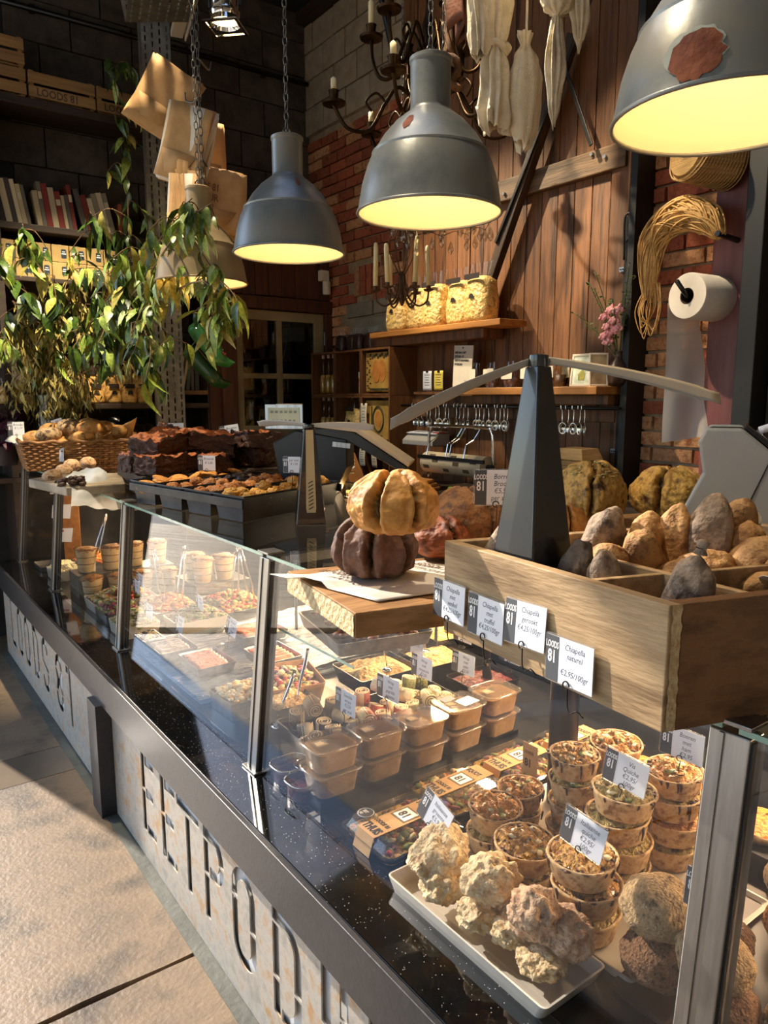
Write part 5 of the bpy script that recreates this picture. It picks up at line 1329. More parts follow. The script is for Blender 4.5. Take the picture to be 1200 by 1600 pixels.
for k, (mat, nm, w) in enumerate(((clus1, 'dark chocolate coated', 'second'), (clus2, 'brown nut', 'third'), (clus3, 'golden caramel', 'nearest'))):
    n = 0
    for i in range(8):
        for j in range(2):
            x, y = tin_pos(k + 1, .15 + .7 * j + R.uniform(-.08, .08), (i + .3 + .3 * j) / 8)
            mm = mat if not (k == 0 and i < 3) else clus2
            tag(obj('cookie_cluster', CL[mm.name][(i + j) % 3], None, None, (x, y, TZ + .062 + R.uniform(-.006, .022)), (R.uniform(-.5, .5), R.uniform(-.5, .5), R.uniform(0, 6))),
                '%s cluster, %s from the front, %s side of the %s loaf tin' % (nm if mm is mat else 'brown nut', ORD[i], ('left', 'right')[j], w), 'cookie', 'cookie clusters in the %s loaf tin' % w)

# brownies on boards behind the tins
brown = M('brownie crumb', '#2a140b', '#55301e', scale=70.4, rough=.6, bump=.7, bscale=198)
browntop = M('crackled brownie top', '#5c2812', '#b06a3c', '#864022', scale=30, rough=.55, bump=.9, bscale=57.2, detail=8, dist=.02)
tag(obj('brownie_box', MB().prism([(.99, 3.04), (1.06, 3.62), (1.74, 3.52), (1.68, 2.95)], .085, 'z', (0, 0, TOP + .0435)), shelfwood, bevel=.004), 'dark wooden box under the brownie blocks', 'box')
brown = M('brownie crumb', '#2a140b', '#55301e', scale=70.4, rough=.6, bump=.7, bscale=198)
browntop = M('crackled brownie top', '#5c2812', '#b06a3c', '#864022', scale=30, rough=.55, bump=.9, bscale=57.2, detail=8, dist=.02)
tag(obj('brownie_board', MB().prism([(.98, 3.02), (1.06, 3.65), (1.72, 3.55), (1.66, 2.93)], .02, 'z', (0, 0, TOP + .011)), shelfwood, bevel=.002), 'dark board under the brownie blocks', 'board')
def brownie(loc, d, rot, label):
    t = thing('brownie_block', label, 'brownie', loc, 0, 'brownie blocks', rot=rot)
    mb = MB(); bm = bmesh.new(); bmesh.ops.create_cube(bm, size=1); bmesh.ops.subdivide_edges(bm, edges=bm.edges[:], cuts=14, use_grid_fill=True)
    vs = []
    for v in bm.verts:
        n_ = noise.noise_vector(v.co * 5 + Vector(loc) * 9) * .010 + noise.noise_vector(v.co * 16 + Vector(loc) * 5) * .004
        vs.append((v.co.x * d[0] + n_.x, v.co.y * d[1] + n_.y, v.co.z * d[2] + n_.z * 1.3 + (.012 * noise.noise((v.co.x * 7, v.co.y * 7, loc[0] * 9)) if v.co.z > .4 else 0)))
    mb.add(vs, [tuple(v.index for v in f.verts) for f in bm.faces]); mb.mi = [1 if f.calc_center_median().z > .48 else 0 for f in bm.faces]; bm.free()
    obj('crumb', mb, [brown, browntop], t, smooth=False, angle=50)
BZ = TOP + .0865
for loc, d, rot, lab in (
    ((1.12, 3.10, BZ + .040), (.26, .12, .078), (0, .03, .45), 'brownie block at the bottom front of the pile, dark cut side outward'),
    ((1.13, 3.19, BZ + .128), (.24, .15, .085), (.10, -.16, .55), 'big crackled brownie slab tilted on top at the left of the pile'),
    ((1.31, 3.05, BZ + .038), (.11, .12, .072), (0, 0, -.2), 'small brownie cube right of the bottom front block'),
    ((1.03, 3.27, BZ + .040), (.09, .13, .075), (0, 0, .1), 'brownie piece at the back left, pale cut end visible'),
    ((1.40, 3.24, BZ + .043), (.16, .18, .085), (0, 0, -.35), 'brownie block standing in the middle of the pile'),
    ((1.36, 3.20, BZ + .130), (.20, .15, .08), (.10, .12, -.25), 'orange crackled brownie on top in the middle'),
    ((1.57, 3.18, BZ + .042), (.15, .14, .08), (0, 0, .35), 'brownie block at the right bottom of the pile'),
    ((1.58, 3.16, BZ + .124), (.20, .14, .075), (-.08, .10, .15), 'brownie slab on top at the right of the pile'),
    ((1.22, 3.40, BZ + .044), (.14, .14, .085), (0, 0, .2), 'brownie block hidden behind the big crackled slab'),
    ((1.24, 3.33, BZ + .150), (.12, .12, .07), (.2, .25, .6), 'dark brownie corner peeping over the big crackled slab')):
    brownie(loc, d, rot, lab)
t = thing('napkin_stack', 'white paper bags fanned on a dark book right of the brownies', 'paper bags', (1.72, 2.98, TOP + .001), -.5)
obj('box', MB().box((0, 0, .03), (.36, .16, .06)), M('dark wood box', '#2a1a12', '#3c271a', scale=5), t, bevel=.003)
for k in range(7):
    m_ = MB(); an = -.35 + .1 * k
    m_.grid(lambda u, v: (-.10 + .34 * u, (v - .5) * .10 + .02 * math.sin(u * 3 + k), .063 + .006 * k + .02 * u * math.sin(k * 1.3) ** 2 + .004 * math.sin(v * 9)), 8, 4)
    obj('bag', m_, cream_paper if k % 3 else white, t, (0, 0, 0), (0, 0, an * .5), smooth=True, solid=.0008)

# pastry plank, tray with waxed paper and sugar balls
t = thing('pastry_plank', 'worn pale wooden plank with rounded front edge carrying dark pastry', 'board', (0, 0, 0))
obj('plank', MB().prism([(0.673, 3.675, 1.187)[:2], (0.737, 3.247, 1.187)[:2], (.98, 3.24), (1.10, 3.70), (.86, 3.80)], .04, 'z', (0, 0, TOP + .021)), M('worn whitewashed plank', '#7d6c55', '#b5a48a', scale=5, rough=.65, bump=.3), t, bevel=.006)
wax = glass('waxed paper', '#eef1f3', base=.03, top=.35, rough=.35, haze=.62, hazec='#e6ebee')
t = thing('waxed_paper', 'translucent waxed paper sheet hanging over the case corner', 'paper', (0, 0, 0))
wp = [(0.751, 3.395, 1.237), (0.921, 3.63, 1.277), (1.018, 3.325, 1.237), (0.756, 3.052, 1.217)]
def waxf(u, v):
    a, b, c_, d_ = [Vector(p) for p in wp]
    p = (a * (1 - u) + d_ * u) * (1 - v) + (b * (1 - u) + c_ * u) * v
    if u > .5: p.z -= (u - .5) * .20 * (.5 + v * .8); p.x -= (u - .5) * .10
    p.z += .012 * noise.noise((u * 5, v * 5, 1)) + .008 * math.sin(u * 7 + v * 5); return tuple(p)
m_ = MB(); m_.grid(waxf, 24, 16); obj('sheet', m_, wax, t, smooth=True)
t = thing('chocolate_crumble', 'heap of dark chocolate nut crumble on the pastry plank', 'pastry', (0.77, 3.288, 1.232))
m_ = MB()
for k in range(30): m_.blob((R.uniform(-.05, .05), R.uniform(-.05, .05), R.uniform(0, .03)), (.016, .013, .011), .4, 3, 1, k)
obj('crumble', m_, M('chocolate nut crumble', '#22120b', '#5c3a22', scale=96, rough=.6), t)
ball = M('sugared doughnut ball', '#6b4022', '#c4a27c', '#94693f', scale=45, rough=.75, bump=.4, vary=.1)
for k, (u_, lab) in enumerate((((0.758, 3.582, 1.237), 'sugared ball nearest the front of the pastry plank'), ((0.972, 4.125, 1.237), 'sugared ball at the centre below the basket'), ((1.082, 4.233, 1.237), 'sugared ball at the right below the basket'), ((0.883, 3.911, 1.229), 'white sugared ball tucked between the other balls'))):
    tag(obj('sugared_ball', MB().blob((0, 0, 0), (.043, .043, .037), .08, 3, 4, k, amp2=.03), ball, None, u_, smooth=True), lab, 'pastry', 'sugared balls')

# bread basket
BO = Vector((.83, 4.47)); be1 = Vector((.56, -.125)); be2 = Vector((.04, .38))
wick = M('brown wicker', '#6b4320', '#a8743c', scale=14, rough=.55, vary=.1)
t = thing('bread_basket', 'rectangular brown wicker basket full of rolls at the left of the case', 'basket', (0, 0, TOP + .001))
def rim(z, k=0):
    c_ = [BO - be1 * k - be2 * k, BO + be1 * (1 + k) - be2 * k, BO + be1 * (1 + k) + be2 * (1 + k), BO - be1 * k + be2 * (1 + k)]
    return [Vector((p.x, p.y, z)) for p in c_]
def along(c_, n):
    out = []
    for i in range(4):
        for j in range(n): out.append(c_[i].lerp(c_[(i + 1) % 4], j / n))
    return out
for r_ in range(12):
    z = .006 + r_ * .0128; k = .0 + .05 * z / .13; pts = along(rim(z, k), 22); out = []
    cen = sum(pts, Vector()) / len(pts)
    for i, p in enumerate(pts):
        d = (p - cen); d.z = 0; d.normalize(); out.append(p + d * .008 * (1 if (i + r_) % 2 else -1))
    obj('willow_strand', MB().tube(out, .0068, 6, closed=True), wick, t, smooth=True)
st = MB()
for i, p in enumerate(along(rim(0), 22)):
    q = along(rim(.156, .056), 22)[i]; st.tube([p, q], .005, 5)
obj('stakes', st, wick, t)
obj('braided_rim', MB().tube([p + Vector((0, 0, .006 * math.sin(i * 2))) for i, p in enumerate(along(rim(.160, .058), 16))], .011, 8, closed=True), wick, t, smooth=True)
obj('basket_floor', MB().prism([(p.x, p.y) for p in rim(0)], .006, 'z', (0, 0, .004)), wick, t)
t = thing('paper_liner', 'brown kraft paper liner standing up at the right of the bread basket', 'paper', (0, 0, 0))
m_ = MB(); q0 = BO + be1 * .45 + be2 * .1; 
m_.grid(lambda u, v: (q0.x + be1.x * .58 * u + .05 * v, q0.y + be1.y * u * .5 - .02 * v + .16 * u, TOP + .09 + .02 * u + (.05 + .13 * u) * v + .008 * noise.noise((u * 4, v * 4, 2))), 14, 8)
obj('sheet', m_, kraft, t, smooth=True, solid=.0012)
m_ = MB(); m_.grid(lambda u, v: (q0.x + .12 + .30 * u, q0.y + .32 - .08 * u, TOP + .12 + .14 * v * (1 - .5 * u)), 8, 6); obj('sheet', m_, kraft, t, smooth=True, solid=.0012)
t = thing('paper_liner', 'pale kraft paper liner draped at the left end of the bread basket', 'paper', (0, 0, 0))
m_ = MB(); q1 = BO - be1 * .06
m_.grid(lambda u, v: (q1.x - .005 + .16 * v * (1 - .3 * u), q1.y + .01 + .45 * u, TOP + .15 + .06 * math.sin(v * 2.4) * u + .008 * noise.noise((u * 5, v * 4, 7))), 12, 8)
obj('sheet', m_, cream_paper, t, smooth=True, solid=.0012)
rollg = M('golden roll crust', '#7d4f22', '#cf9c58', '#aa7436', scale=25, rough=.6, bump=.3, vary=.12)
rolld = M('floured dark roll', '#4a3220', '#b79a72', '#7d5f40', scale=35, rough=.7, bump=.4)
for k, (f, g_, z, r_, mt, lab, ang) in enumerate((
    (.20, .12, .155, (.075, .05, .045), rolld, 'dark floured roll at the front left of the basket', .2), (.42, .42, .185, (.08, .06, .06), rolld, 'large dark floured roll at the back of the basket', .4),
    (.60, .22, .185, (.085, .055, .052), rollg, 'biggest golden roll at the front centre of the basket', .15), (.74, .42, .175, (.08, .06, .055), rollg, 'golden roll right of the centre one in the basket', .5),
    (.62, .62, .19, (.08, .06, .055), rollg, 'golden roll at the back centre of the basket', .1), (.50, .08, .135, (.075, .045, .04), rollg, 'smooth golden roll low at the front of the basket', .0),
    (.88, .42, .16, (.06, .05, .045), rollg, 'golden roll at the right end by the paper liner', .3), (.28, .62, .17, (.08, .06, .05), rollg, 'golden roll at the back left of the basket', .1),
    (.10, .35, .135, (.075, .055, .045), rollg, 'golden roll at the left end under the pale liner', .2), (.66, .09, .14, (.03, .02, .03), rollg, 'pointed golden roll end next to the smooth roll', .8),
    (.40, .35, .08, (.2, .16, .07), rollg, 'wide flat loaf at the bottom of the basket', .0))):
    p = BO + be1 * f + be2 * g_
    tag(obj('bread_roll', MB().blob((0, 0, 0), r_, .10, 2, 3, k + 50, fn=lambda q: 1 - .12 * math.exp(-(q.y / .12) ** 2) * (q.z > .3)), mt, None, (p.x, p.y, TOP + z + .045), (0, 0, ang), smooth=True), lab, 'bread', 'rolls in the wicker basket')

# cards standing among the cakes
price_card((1.30, 3.50, TOP + .001), -.35, 'price card standing at the back left above the brownies', '. . . .\n. . .\n€ 3,50', .105, .088, stand=.20)
price_card((1.62, 3.47, TOP + .001), -.55, 'tilted price card standing behind the right brownies', 'Brownie\n€ 3,00', .10, .080, stand=.195, roll=-.15)
price_card((1.24, 2.96, TOP + .001), -.8, 'small price card stuck in front of the brownie pile', 'Brownie\n€ 3,00', .080, .068, stand=.10)
price_card((1.30, 2.33, TOP + .001), -.9, 'small pale price card standing left of the black fan', 'per stuk\n€ 1,95', .07, .06, stand=.14)
price_card((.80, 4.60, TOP + .15), -.2, 'pale price card at the left end of the bread basket', 'Broodje\n€ 1,10', .085, .08, stand=.045)
price_card((1.06, 4.70, TOP + .16), -.5, 'price card leaning back at the centre of the bread basket', 'Bol\n€ 0,95', .09, .075, stand=.05, roll=-.3)
tag(obj('price_strip', MB().box((0, 0, .045), (.024, .0015, .085)), white, None, (.985, 4.405, TOP + .05), (-.1, .05, -.5)), 'narrow white price strip hanging on the wicker basket front', 'price strip')

# ------------------------------------------------------------------ food inside the case
DK = .5835
whitetray = M('off white tray', '#b9b1a4', '#c9c2b6', scale=5, rough=.35)
blacktray = M('black food tray', '#0d0e0f', rough=.25)
steeltray = M('steel tray', '#8b8e90', '#a6a8a9', scale=30, rough=.28, metal=.9)
kx = -.245  # the rows of dishes lie slightly turned to the counter
def tray_thing(name, label, cat, loc, w, d, h, mat, rz=kx * .0, group=None, taper=.93, r=.012, t_=.004):
    t = thing(name, label, cat, loc, rz, group)
    m_ = MB(); tub(m_, w, d, h, t_, taper, r); obj('tray', m_, mat, t, angle=50)
    return t
# long white tray of scones
TY = (.905, .905)
tray_thing('baking_tray', 'long shallow off-white tray of scones next to the front glass', 'tray', (.912, .908, DK + .001), .162, .43, .034, whitetray)
sconem = M('scone crust', '#94683a', '#ead0a2', '#c8a06c', scale=45, rough=.75, bump=.8, bscale=101.2, detail=9, lo=.28, hi=.72, dist=.012)
sconed = M('scone with ham', '#6f4630', '#dcb892', '#a06a50', scale=45, rough=.75, bump=.8, bscale=101.2, detail=9, lo=.3, hi=.7, dist=.012)
def scone(loc, r, label, seed, mat=sconem, rot=(0, 0, 0)):
    tag(obj('scone', MB().blob((0, 0, 0), r, .30, 2.6, 5, seed, amp2=.15, freq2=6.5), mat, None, loc, rot, smooth=True), label, 'scone', 'scones on the white tray')
scone((.905, 1.040, .682), (.062, .052, .030), 'big scone slab leaning at the far end of the white tray', 3, sconem, (.25, -.35, .2))
scone((.890, 1.005, .642), (.050, .042, .030), 'scone under the leaning slab at the far end of the white tray', 5, sconem)
scone((.925, .915, .684), (.052, .050, .044), 'tall knobbly scone in the middle of the white tray', 8, sconem)
scone((.880, .900, .640), (.034, .040, .026), 'small scone tucked at the left of the tall knobbly one', 12, sconem)
scone((.895, .835, .640), (.030, .036, .024), 'pale scone piece below the tall knobbly one', 14, sconem)
scone((.920, .800, .690), (.044, .044, .042), 'pinkish scone on top near the front end of the white tray', 17, sconed)
scone((.958, .760, .655), (.045, .048, .040), 'smooth brown scone at the near end of the white tray', 20, sconed)
scone((.898, .760, .630), (.042, .040, .018), 'flat yellow scone at the near edge of the white tray', 23, sconem)

# quiches
crust = M('short pastry crust', '#8a6034', '#d9b988', '#b98f5c', scale=35, rough=.7, bump=.25, bscale=110, vary=.08)
quf = M('baked quiche filling', '#2a1409', '#d6a04c', '#8a4d1c', scale=58, rough=.45, bump=1.0, bscale=88, detail=9, lo=.3, hi=.68, dist=.02, coat=.2)
qug = M('green herb quiche filling', '#33240f', '#cbb066', '#7a6230', scale=58, rough=.5, bump=1.0, bscale=88, detail=9, lo=.3, hi=.7, dist=.02)
quo = M('orange salmon quiche filling', '#9a4f1a', '#e0a04c', '#c87a34', scale=65, rough=.45, bump=1.0, bscale=88, detail=9, lo=.28, hi=.7, dist=.02, coat=.2)
tomato = M('tomato piece', '#b3271a', '#cf4a2a', scale=64, rough=.3, coat=.4); olive = M('dark olive piece', '#1c1d18', '#34362c', scale=64, rough=.3); courg = M('courgette piece', '#5a6b2a', '#a8a85c', scale=70, rough=.45); cheesep = M('cheese piece', '#e8dcb0', '#f3ead0', scale=45, rough=.5)
burnt = M('burnt drip', '#2c160a', '#5a3014', scale=80, rough=.4)
def quiche(loc, r, h, label, seed, fill=quf, rz=0, bits=True, tilt=(0, 0), top=True):
    t = thing('mini_quiche', label, 'quiche', loc, 0, 'stacked mini quiches', rot=Euler((tilt[0], tilt[1], rz), 'XYZ'))
    obj('crust', MB().lathe([(r * .80, 0), (r * .84, .003), (r * .97, h * .82), (r * 1.02, h * .93), (r * 1.0, h), (r * .94, h * .98), (r * .90, h * .86)], 34, capt=False, wob=.045, seed=seed), crust, t, smooth=True)
    if top:
        def f(u, v):
            a = 2 * PI * u; q = r * .97 * v
            x, y = q * math.cos(a), q * math.sin(a)
            z = h * .90 + .012 * (1 - v * v) + .012 * noise.noise((x * 60, y * 60, seed * 3.1)) + .009 * noise.noise((x * 150, y * 150, seed))
            if v > .93: z = h * .9
            return (x, y, z)
        obj('filling', MB().grid(f, 44, 16), fill, t, smooth=True)
        if bits:
            for nm, mt, n, s in (('tomato_bits', tomato, 3, .008), ('olive_bits', olive, 3, .008), ('vegetable_bits', courg, 3, .009), ('cheese_bits', cheesep, 4, .008), ('crisp_edges', burnt, 20, .007)):
                m_ = MB(); rr = random.Random(seed * 7 + n)
                for k in range(n):
                    a = rr.uniform(0, 6.28); q = r * (rr.uniform(.1, .75) if n < 10 else rr.uniform(.8, 1.0))
                    m_.blob((q * math.cos(a), q * math.sin(a), h * .93 + (.009 * (1 - (q / r) ** 2) if n < 10 else .001)), (s * rr.uniform(.7, 1.4), s * rr.uniform(.7, 1.3), s * (.35 if n < 10 else .22)), .5, 3, 2 if n < 10 else 1, k)
                if n >= 10:
                    for k in range(10):
                        a = rr.uniform(0, 6.28); L0 = rr.uniform(.2, .75) * h; rr2 = r * 1.0
                        m_.tube([(rr2 * 1.015 * math.cos(a), rr2 * 1.015 * math.sin(a), h * .96), (rr2 * .995 * math.cos(a + .02), rr2 * .995 * math.sin(a + .02), h * .96 - L0 * .5), (rr2 * .96 * math.cos(a), rr2 * .96 * math.sin(a), h * .96 - L0)], [.0035, .0025, .0015], 5)
                o = obj(nm, m_, mt, t, smooth=True); o['kind'] = 'stuff'
    return t
qh = .048
tray_thing('quiche_tray', 'long white tray under the stacked quiches', 'tray', (1.105, .90, DK + .001), .19, .50, .02, whitetray)
tray_thing('quiche_tray', 'second white tray of quiches further from the front glass', 'tray', (1.315, .90, DK + .001), .19, .58, .02, whitetray)
z0 = DK + .007
Q = [ # stacks: x, y, r, levels, description of the top one
 ((1.060, .800), .067, 3, 'nearest stack behind the Italian quiche card', quf),
 ((1.065, .958), .066, 2, 'middle stack behind the scones', quf),
 ((1.105, 1.085), .062, 2, 'far left stack beside the salad boxes', quo),
 ((1.270, 1.000), .058, 4, 'tallest stack under the crate', quf),
 ((1.230, .845), .067, 4, 'stack under the fish quiche card', qug),
 ((1.215, 1.110), .055, 2, 'far stack of small orange quiches', quo),
 ((1.390, .830), .064, 4, 'stack behind the fish quiche card', quo),
 ((1.390, .985), .062, 4, 'stack at the back right below the crate', quo)]
lvl = ['bottom', 'second', 'third', 'top']
for i, ((x, y), r, n, d, fl_m) in enumerate(Q):
    for k in range(n):
        quiche((x + R.uniform(-.005, .005), y + R.uniform(-.005, .005), z0 + k * (qh + .008)), r * (1 - .01 * k), qh, 'mini quiche, %s of the %s' % ('top' if k == n - 1 else lvl[k], d), i * 11 + k * 3 + 1, fl_m if (k == n - 1 or k % 2) else qug, R.uniform(0, 6), k >= n - 2, (R.uniform(-.05, .05), R.uniform(-.05, .05)))
tag(obj('case_riser', MB().box2((1.48, .55, DK), (1.70, 1.12, DK + .06)), blacktray), 'low dark riser at the back of the case under flat pizzas', 'riser')
pz = M('orange baked topping', '#8f3f0f', '#e08a2c', '#c4651a', scale=65, rough=.5, bump=1, bscale=88, detail=9)
for k, (x, y) in enumerate(((1.56, 1.03), (1.58, .88), (1.57, .72))):
    t = thing('flat_tart', 'flat orange baked tart at the back of the case, %s from the far end' % ORD[k], 'tart', (x, y, DK + .061), 0, 'flat orange tarts')
    obj('crust', MB().lathe([(.06, 0), (.068, .01), (.07, .02), (.064, .022)], 28, wob=.05, seed=k), crust, t, smooth=True)
    obj('topping', MB().grid(lambda u, v: (.066 * v * math.cos(2 * PI * u), .066 * v * math.sin(2 * PI * u), .022 + .012 * (1 - v * v) + .007 * noise.noise((u * 9 * v, v * 5, k))), 32, 8), pz, t, smooth=True)

# round crusted rolls
rollb = M('oat crusted roll', '#4f3420', '#c9a878', '#8d6842', scale=64, rough=.8, bump=1.0, bscale=198, detail=9, lo=.3, hi=.72, dist=.01)
rolld2 = M('brown oat roll', '#3a2314', '#8a6240', '#5f3f26', scale=80, rough=.8, bump=1.0, bscale=198, detail=9)
def oatroll(loc, r, label, seed, mat=rollb):
    tag(obj('oat_roll', MB().blob((0, 0, 0), (r, r, r * .74), .10, 2, 5, seed, amp2=.05, freq2=16), mat, None, loc, smooth=True), label, 'roll', 'crusted rolls at the near end of the case')
tag(obj('roll_tray', MB().box2((.99, .18, DK), (1.46, .685, DK + .012)), M('brown slate tray', '#2c1c16', '#3a261e', scale=8, rough=.4)), 'dark brown tray under the crusted rolls at the near end', 'tray')
oz = DK + .013
oatroll((1.060, .640, oz + .045), .062, 'dark roll supporting the big pale oat roll', 1, rolld2)
oatroll((1.070, .650, oz + .128), .064, 'big pale oat roll on top, left of the near post', 2)
oatroll((1.045, .520, oz + .045), .062, 'brown roll under the roll half hidden by the near post', 3, rolld2)
oatroll((1.050, .535, oz + .115), .058, 'pale roll half hidden by the left edge of the near post', 4)
oatroll((1.190, .600, oz + .042), .058, 'brown roll in the shade behind the pale oat roll', 5, rolld2)
oatroll((1.125, .415, oz + .045), .062, 'pale roll right of the near post at the bottom', 6)
oatroll((1.215, .455, oz + .045), .062, 'roll right of the near post, behind its bottom neighbour', 7)
oatroll((1.330, .520, oz + .045), .064, 'orange lit roll right of the near post', 8, M('golden oat roll', '#7d4a1a', '#cf9248', '#a8682a', scale=64, rough=.8, bump=1, bscale=198, dist=.01))
oatroll((1.335, .535, oz + .130), .060, 'topmost orange roll right of the near post', 9)
oatroll((1.24, .33, oz + .045), .06, 'roll at the far right edge behind the near post', 10, rolld2)

# tubs of spread
spread = M('beige spread', '#a07c52', '#b9966a', scale=35, rough=.5, bump=.15, bscale=132)
tubc = glass('clear tub plastic', '#f3eee6', base=.07, top=.8, rough=.12, haze=.06, hazec='#e0d6c6')
lidc = glass('clear lid plastic', '#f3eee6', base=.09, top=.85, rough=.08, haze=.03, hazec='#e6ddd0')
labk = M('kraft label', '#8f7650', '#a08660', scale=6, rough=.7)
def tubx(loc, label, rz=0, w=.125, d=.10, h=.058, fill=spread, logo=True, price=False):
    t = thing('spread_tub', label, 'tub', loc, rz, 'plastic tubs of beige spread')
    m_ = MB()
    n = 5
    lo = [(x, y, .002) for x, y in rrect(w * .84, d * .84, .018)]; hi = [(x, y, h * .90) for x, y in rrect(w * .965, d * .965, .022)]
    k = len(lo); m_.add(lo + hi, [(i, (i + 1) % k, k + (i + 1) % k, k + i) for i in range(k)] + [tuple(range(k))[::-1], tuple(range(k, 2 * k))])
    obj('spread', m_, fill, t, angle=50)
    m_ = MB(); tub(m_, w, d, h, .0012, .86, .022); obj('tub_wall', m_, tubc, t, angle=50)
    m_ = MB(); m_.prism(rrect(w + .014, d + .014, .026), .002, 'z', (0, 0, h + .004)); m_.prism(rrect(w - .02, d - .02, .02), .003, 'z', (0, 0, h + .0015))
    l = obj('lid', m_, lidc, t, bevel=.0008)
    obj('lid_rim', MB().tube([(x, y, h + .004) for x, y in rrect(w + .014, d + .014, .026)], .0028, 6, closed=True), tubc, l, smooth=True)
    if logo:
        b = obj('logo_sticker', MB().prism(rrect(.034, .030, .002, 1), .0006, 'z', (-.03, -.0, h + .0056)), labk, l, rot=(0, 0, 0))
        obj('sticker_border', MB().box2((-.046, -.0125, h + .006), (-.014, -.0105, h + .0064)).box2((-.046, .0105, h + .006), (-.014, .0125, h + .0064)).box2((-.046, -.0125, h + .006), (-.044, .0125, h + .0064)).box2((-.016, -.0125, h + .006), (-.014, .0125, h + .0064)), inkblack, l)
        text('81', .027, inkblack, t, (-.022, .013, h + .0062), (0, 0, -PI / 2 ), sx=.8, bold=.0006)
    if price:
        obj('price_sticker', MB().box((.022, -.01, h + .0058), (.06, .045, .0006), (0, 0, .15)), white, l)
        obj('grey_sticker', MB().box((-.018, .03, h + .0060), (.045, .028, .0006), (0, 0, .15)), grey_band, l)
    return t
cols = [(.925, 1.487), (1.075, 1.497), (1.225, 1.497), (1.375, 1.505), (1.525, 1.510)]
nmz = ['nearest the front glass', 'second from the front glass', 'third from the front glass', 'fourth from the front glass, with a price sticker', 'farthest from the front glass']
for i, (x, y) in enumerate(cols):
    n = 2; ri = (.030, .022, .012, .012, .012)[i]
    zz = DK + .001 + ri
    for k in range(n):
        if k == 0: tag(obj('tub_riser', MB().box2((x - .06, y - .045, DK), (x + .06, y + .045, DK + ri)), blacktray), 'flat black riser under the tub pile %s' % nmz[i], 'riser')
        tubx((x, y, zz + k * .0655), 'beige spread tub, %s of the pile %s' % (('bottom', 'top')[k] if n == 2 else ('bottom', 'middle', 'top')[k], nmz[i]), R.uniform(-.06, .06), price=(i == 3 and k == n - 1))

# jam tubs at the left by the post
jam = M('dark beet salad', '#2a0e16', '#5c1f30', scale=70.4, rough=.35, bump=.6, coat=.4)
for k, (x, y, lab) in enumerate(((.892, 1.640, 'dark beet jam tub nearest the middle post'), (.885, 1.545, 'dark beet jam tub in front of the others by the glass'), (.945, 1.600, 'open tub of dark jam between post and wraps'))):
    t = thing('jam_tub', lab, 'tub', (x, y, DK + .001), .1 * k, 'dark jam tubs')
    m_ = MB(); tub(m_, .10, .085, .045, .0016, .8, .03); obj('tub_wall', m_, tubc, t, angle=50)
    m_ = MB(); m_.prism(rrect(.092, .078, .028), .03, 'z', (0, 0, .0185)); obj('jam', m_, jam, t, angle=40)
    obj('rim', MB().tube([(x_, y_, .045) for x_, y_ in rrect(.104, .088, .032)], .0022, 6, closed=True), chrome, t, smooth=True)

# salad boxes with kraft sleeves
saladm = M('mixed salad', '#6b2418', '#d9a24c', '#7d7a34', scale=83.2, rough=.5, bump=.9, bscale=132, lo=.33, hi=.62)
foodbits = [M('pasta piece', '#c98f3c', '#e8bd68', scale=60, rough=.45), M('red pepper piece', '#9a2a1a', '#c4472c', scale=45, rough=.4), M('lettuce piece', '#5d6b2c', '#93a04c', scale=45, rough=.5), M('purple onion piece', '#6b2a3c', '#8f4a5c', scale=45, rough=.5), M('pale cheese piece', '#dcc890', '#eadfb4', scale=45, rough=.5)]
def bits(name, par, w, d, z, n, seed, pool=foodbits, s=.011, hump=.012, flat=.5):
    rr = random.Random(seed)
    for q, m in enumerate(pool):
        mb = MB()
        for k in range(n // len(pool)):
            x = rr.uniform(-.5, .5) * w; y = rr.uniform(-.5, .5) * d
            zz = z + hump * (1 - (2 * x / w) ** 2) * (1 - (2 * y / d) ** 2) + rr.uniform(-.003, .005)
            mb.blob((x, y, zz), (s * rr.uniform(.6, 1.5), s * rr.uniform(.6, 1.2), s * flat), .35, 2, 1, k + seed, rot=(rr.uniform(-.6, .6), rr.uniform(-.6, .6), rr.uniform(0, 6)))
        o = obj(name, mb, m, par, smooth=True); o['kind'] = 'stuff'
boxc = glass('clear box lid', '#f2f0ea', base=.10, top=.9, rough=.04, haze=.02)
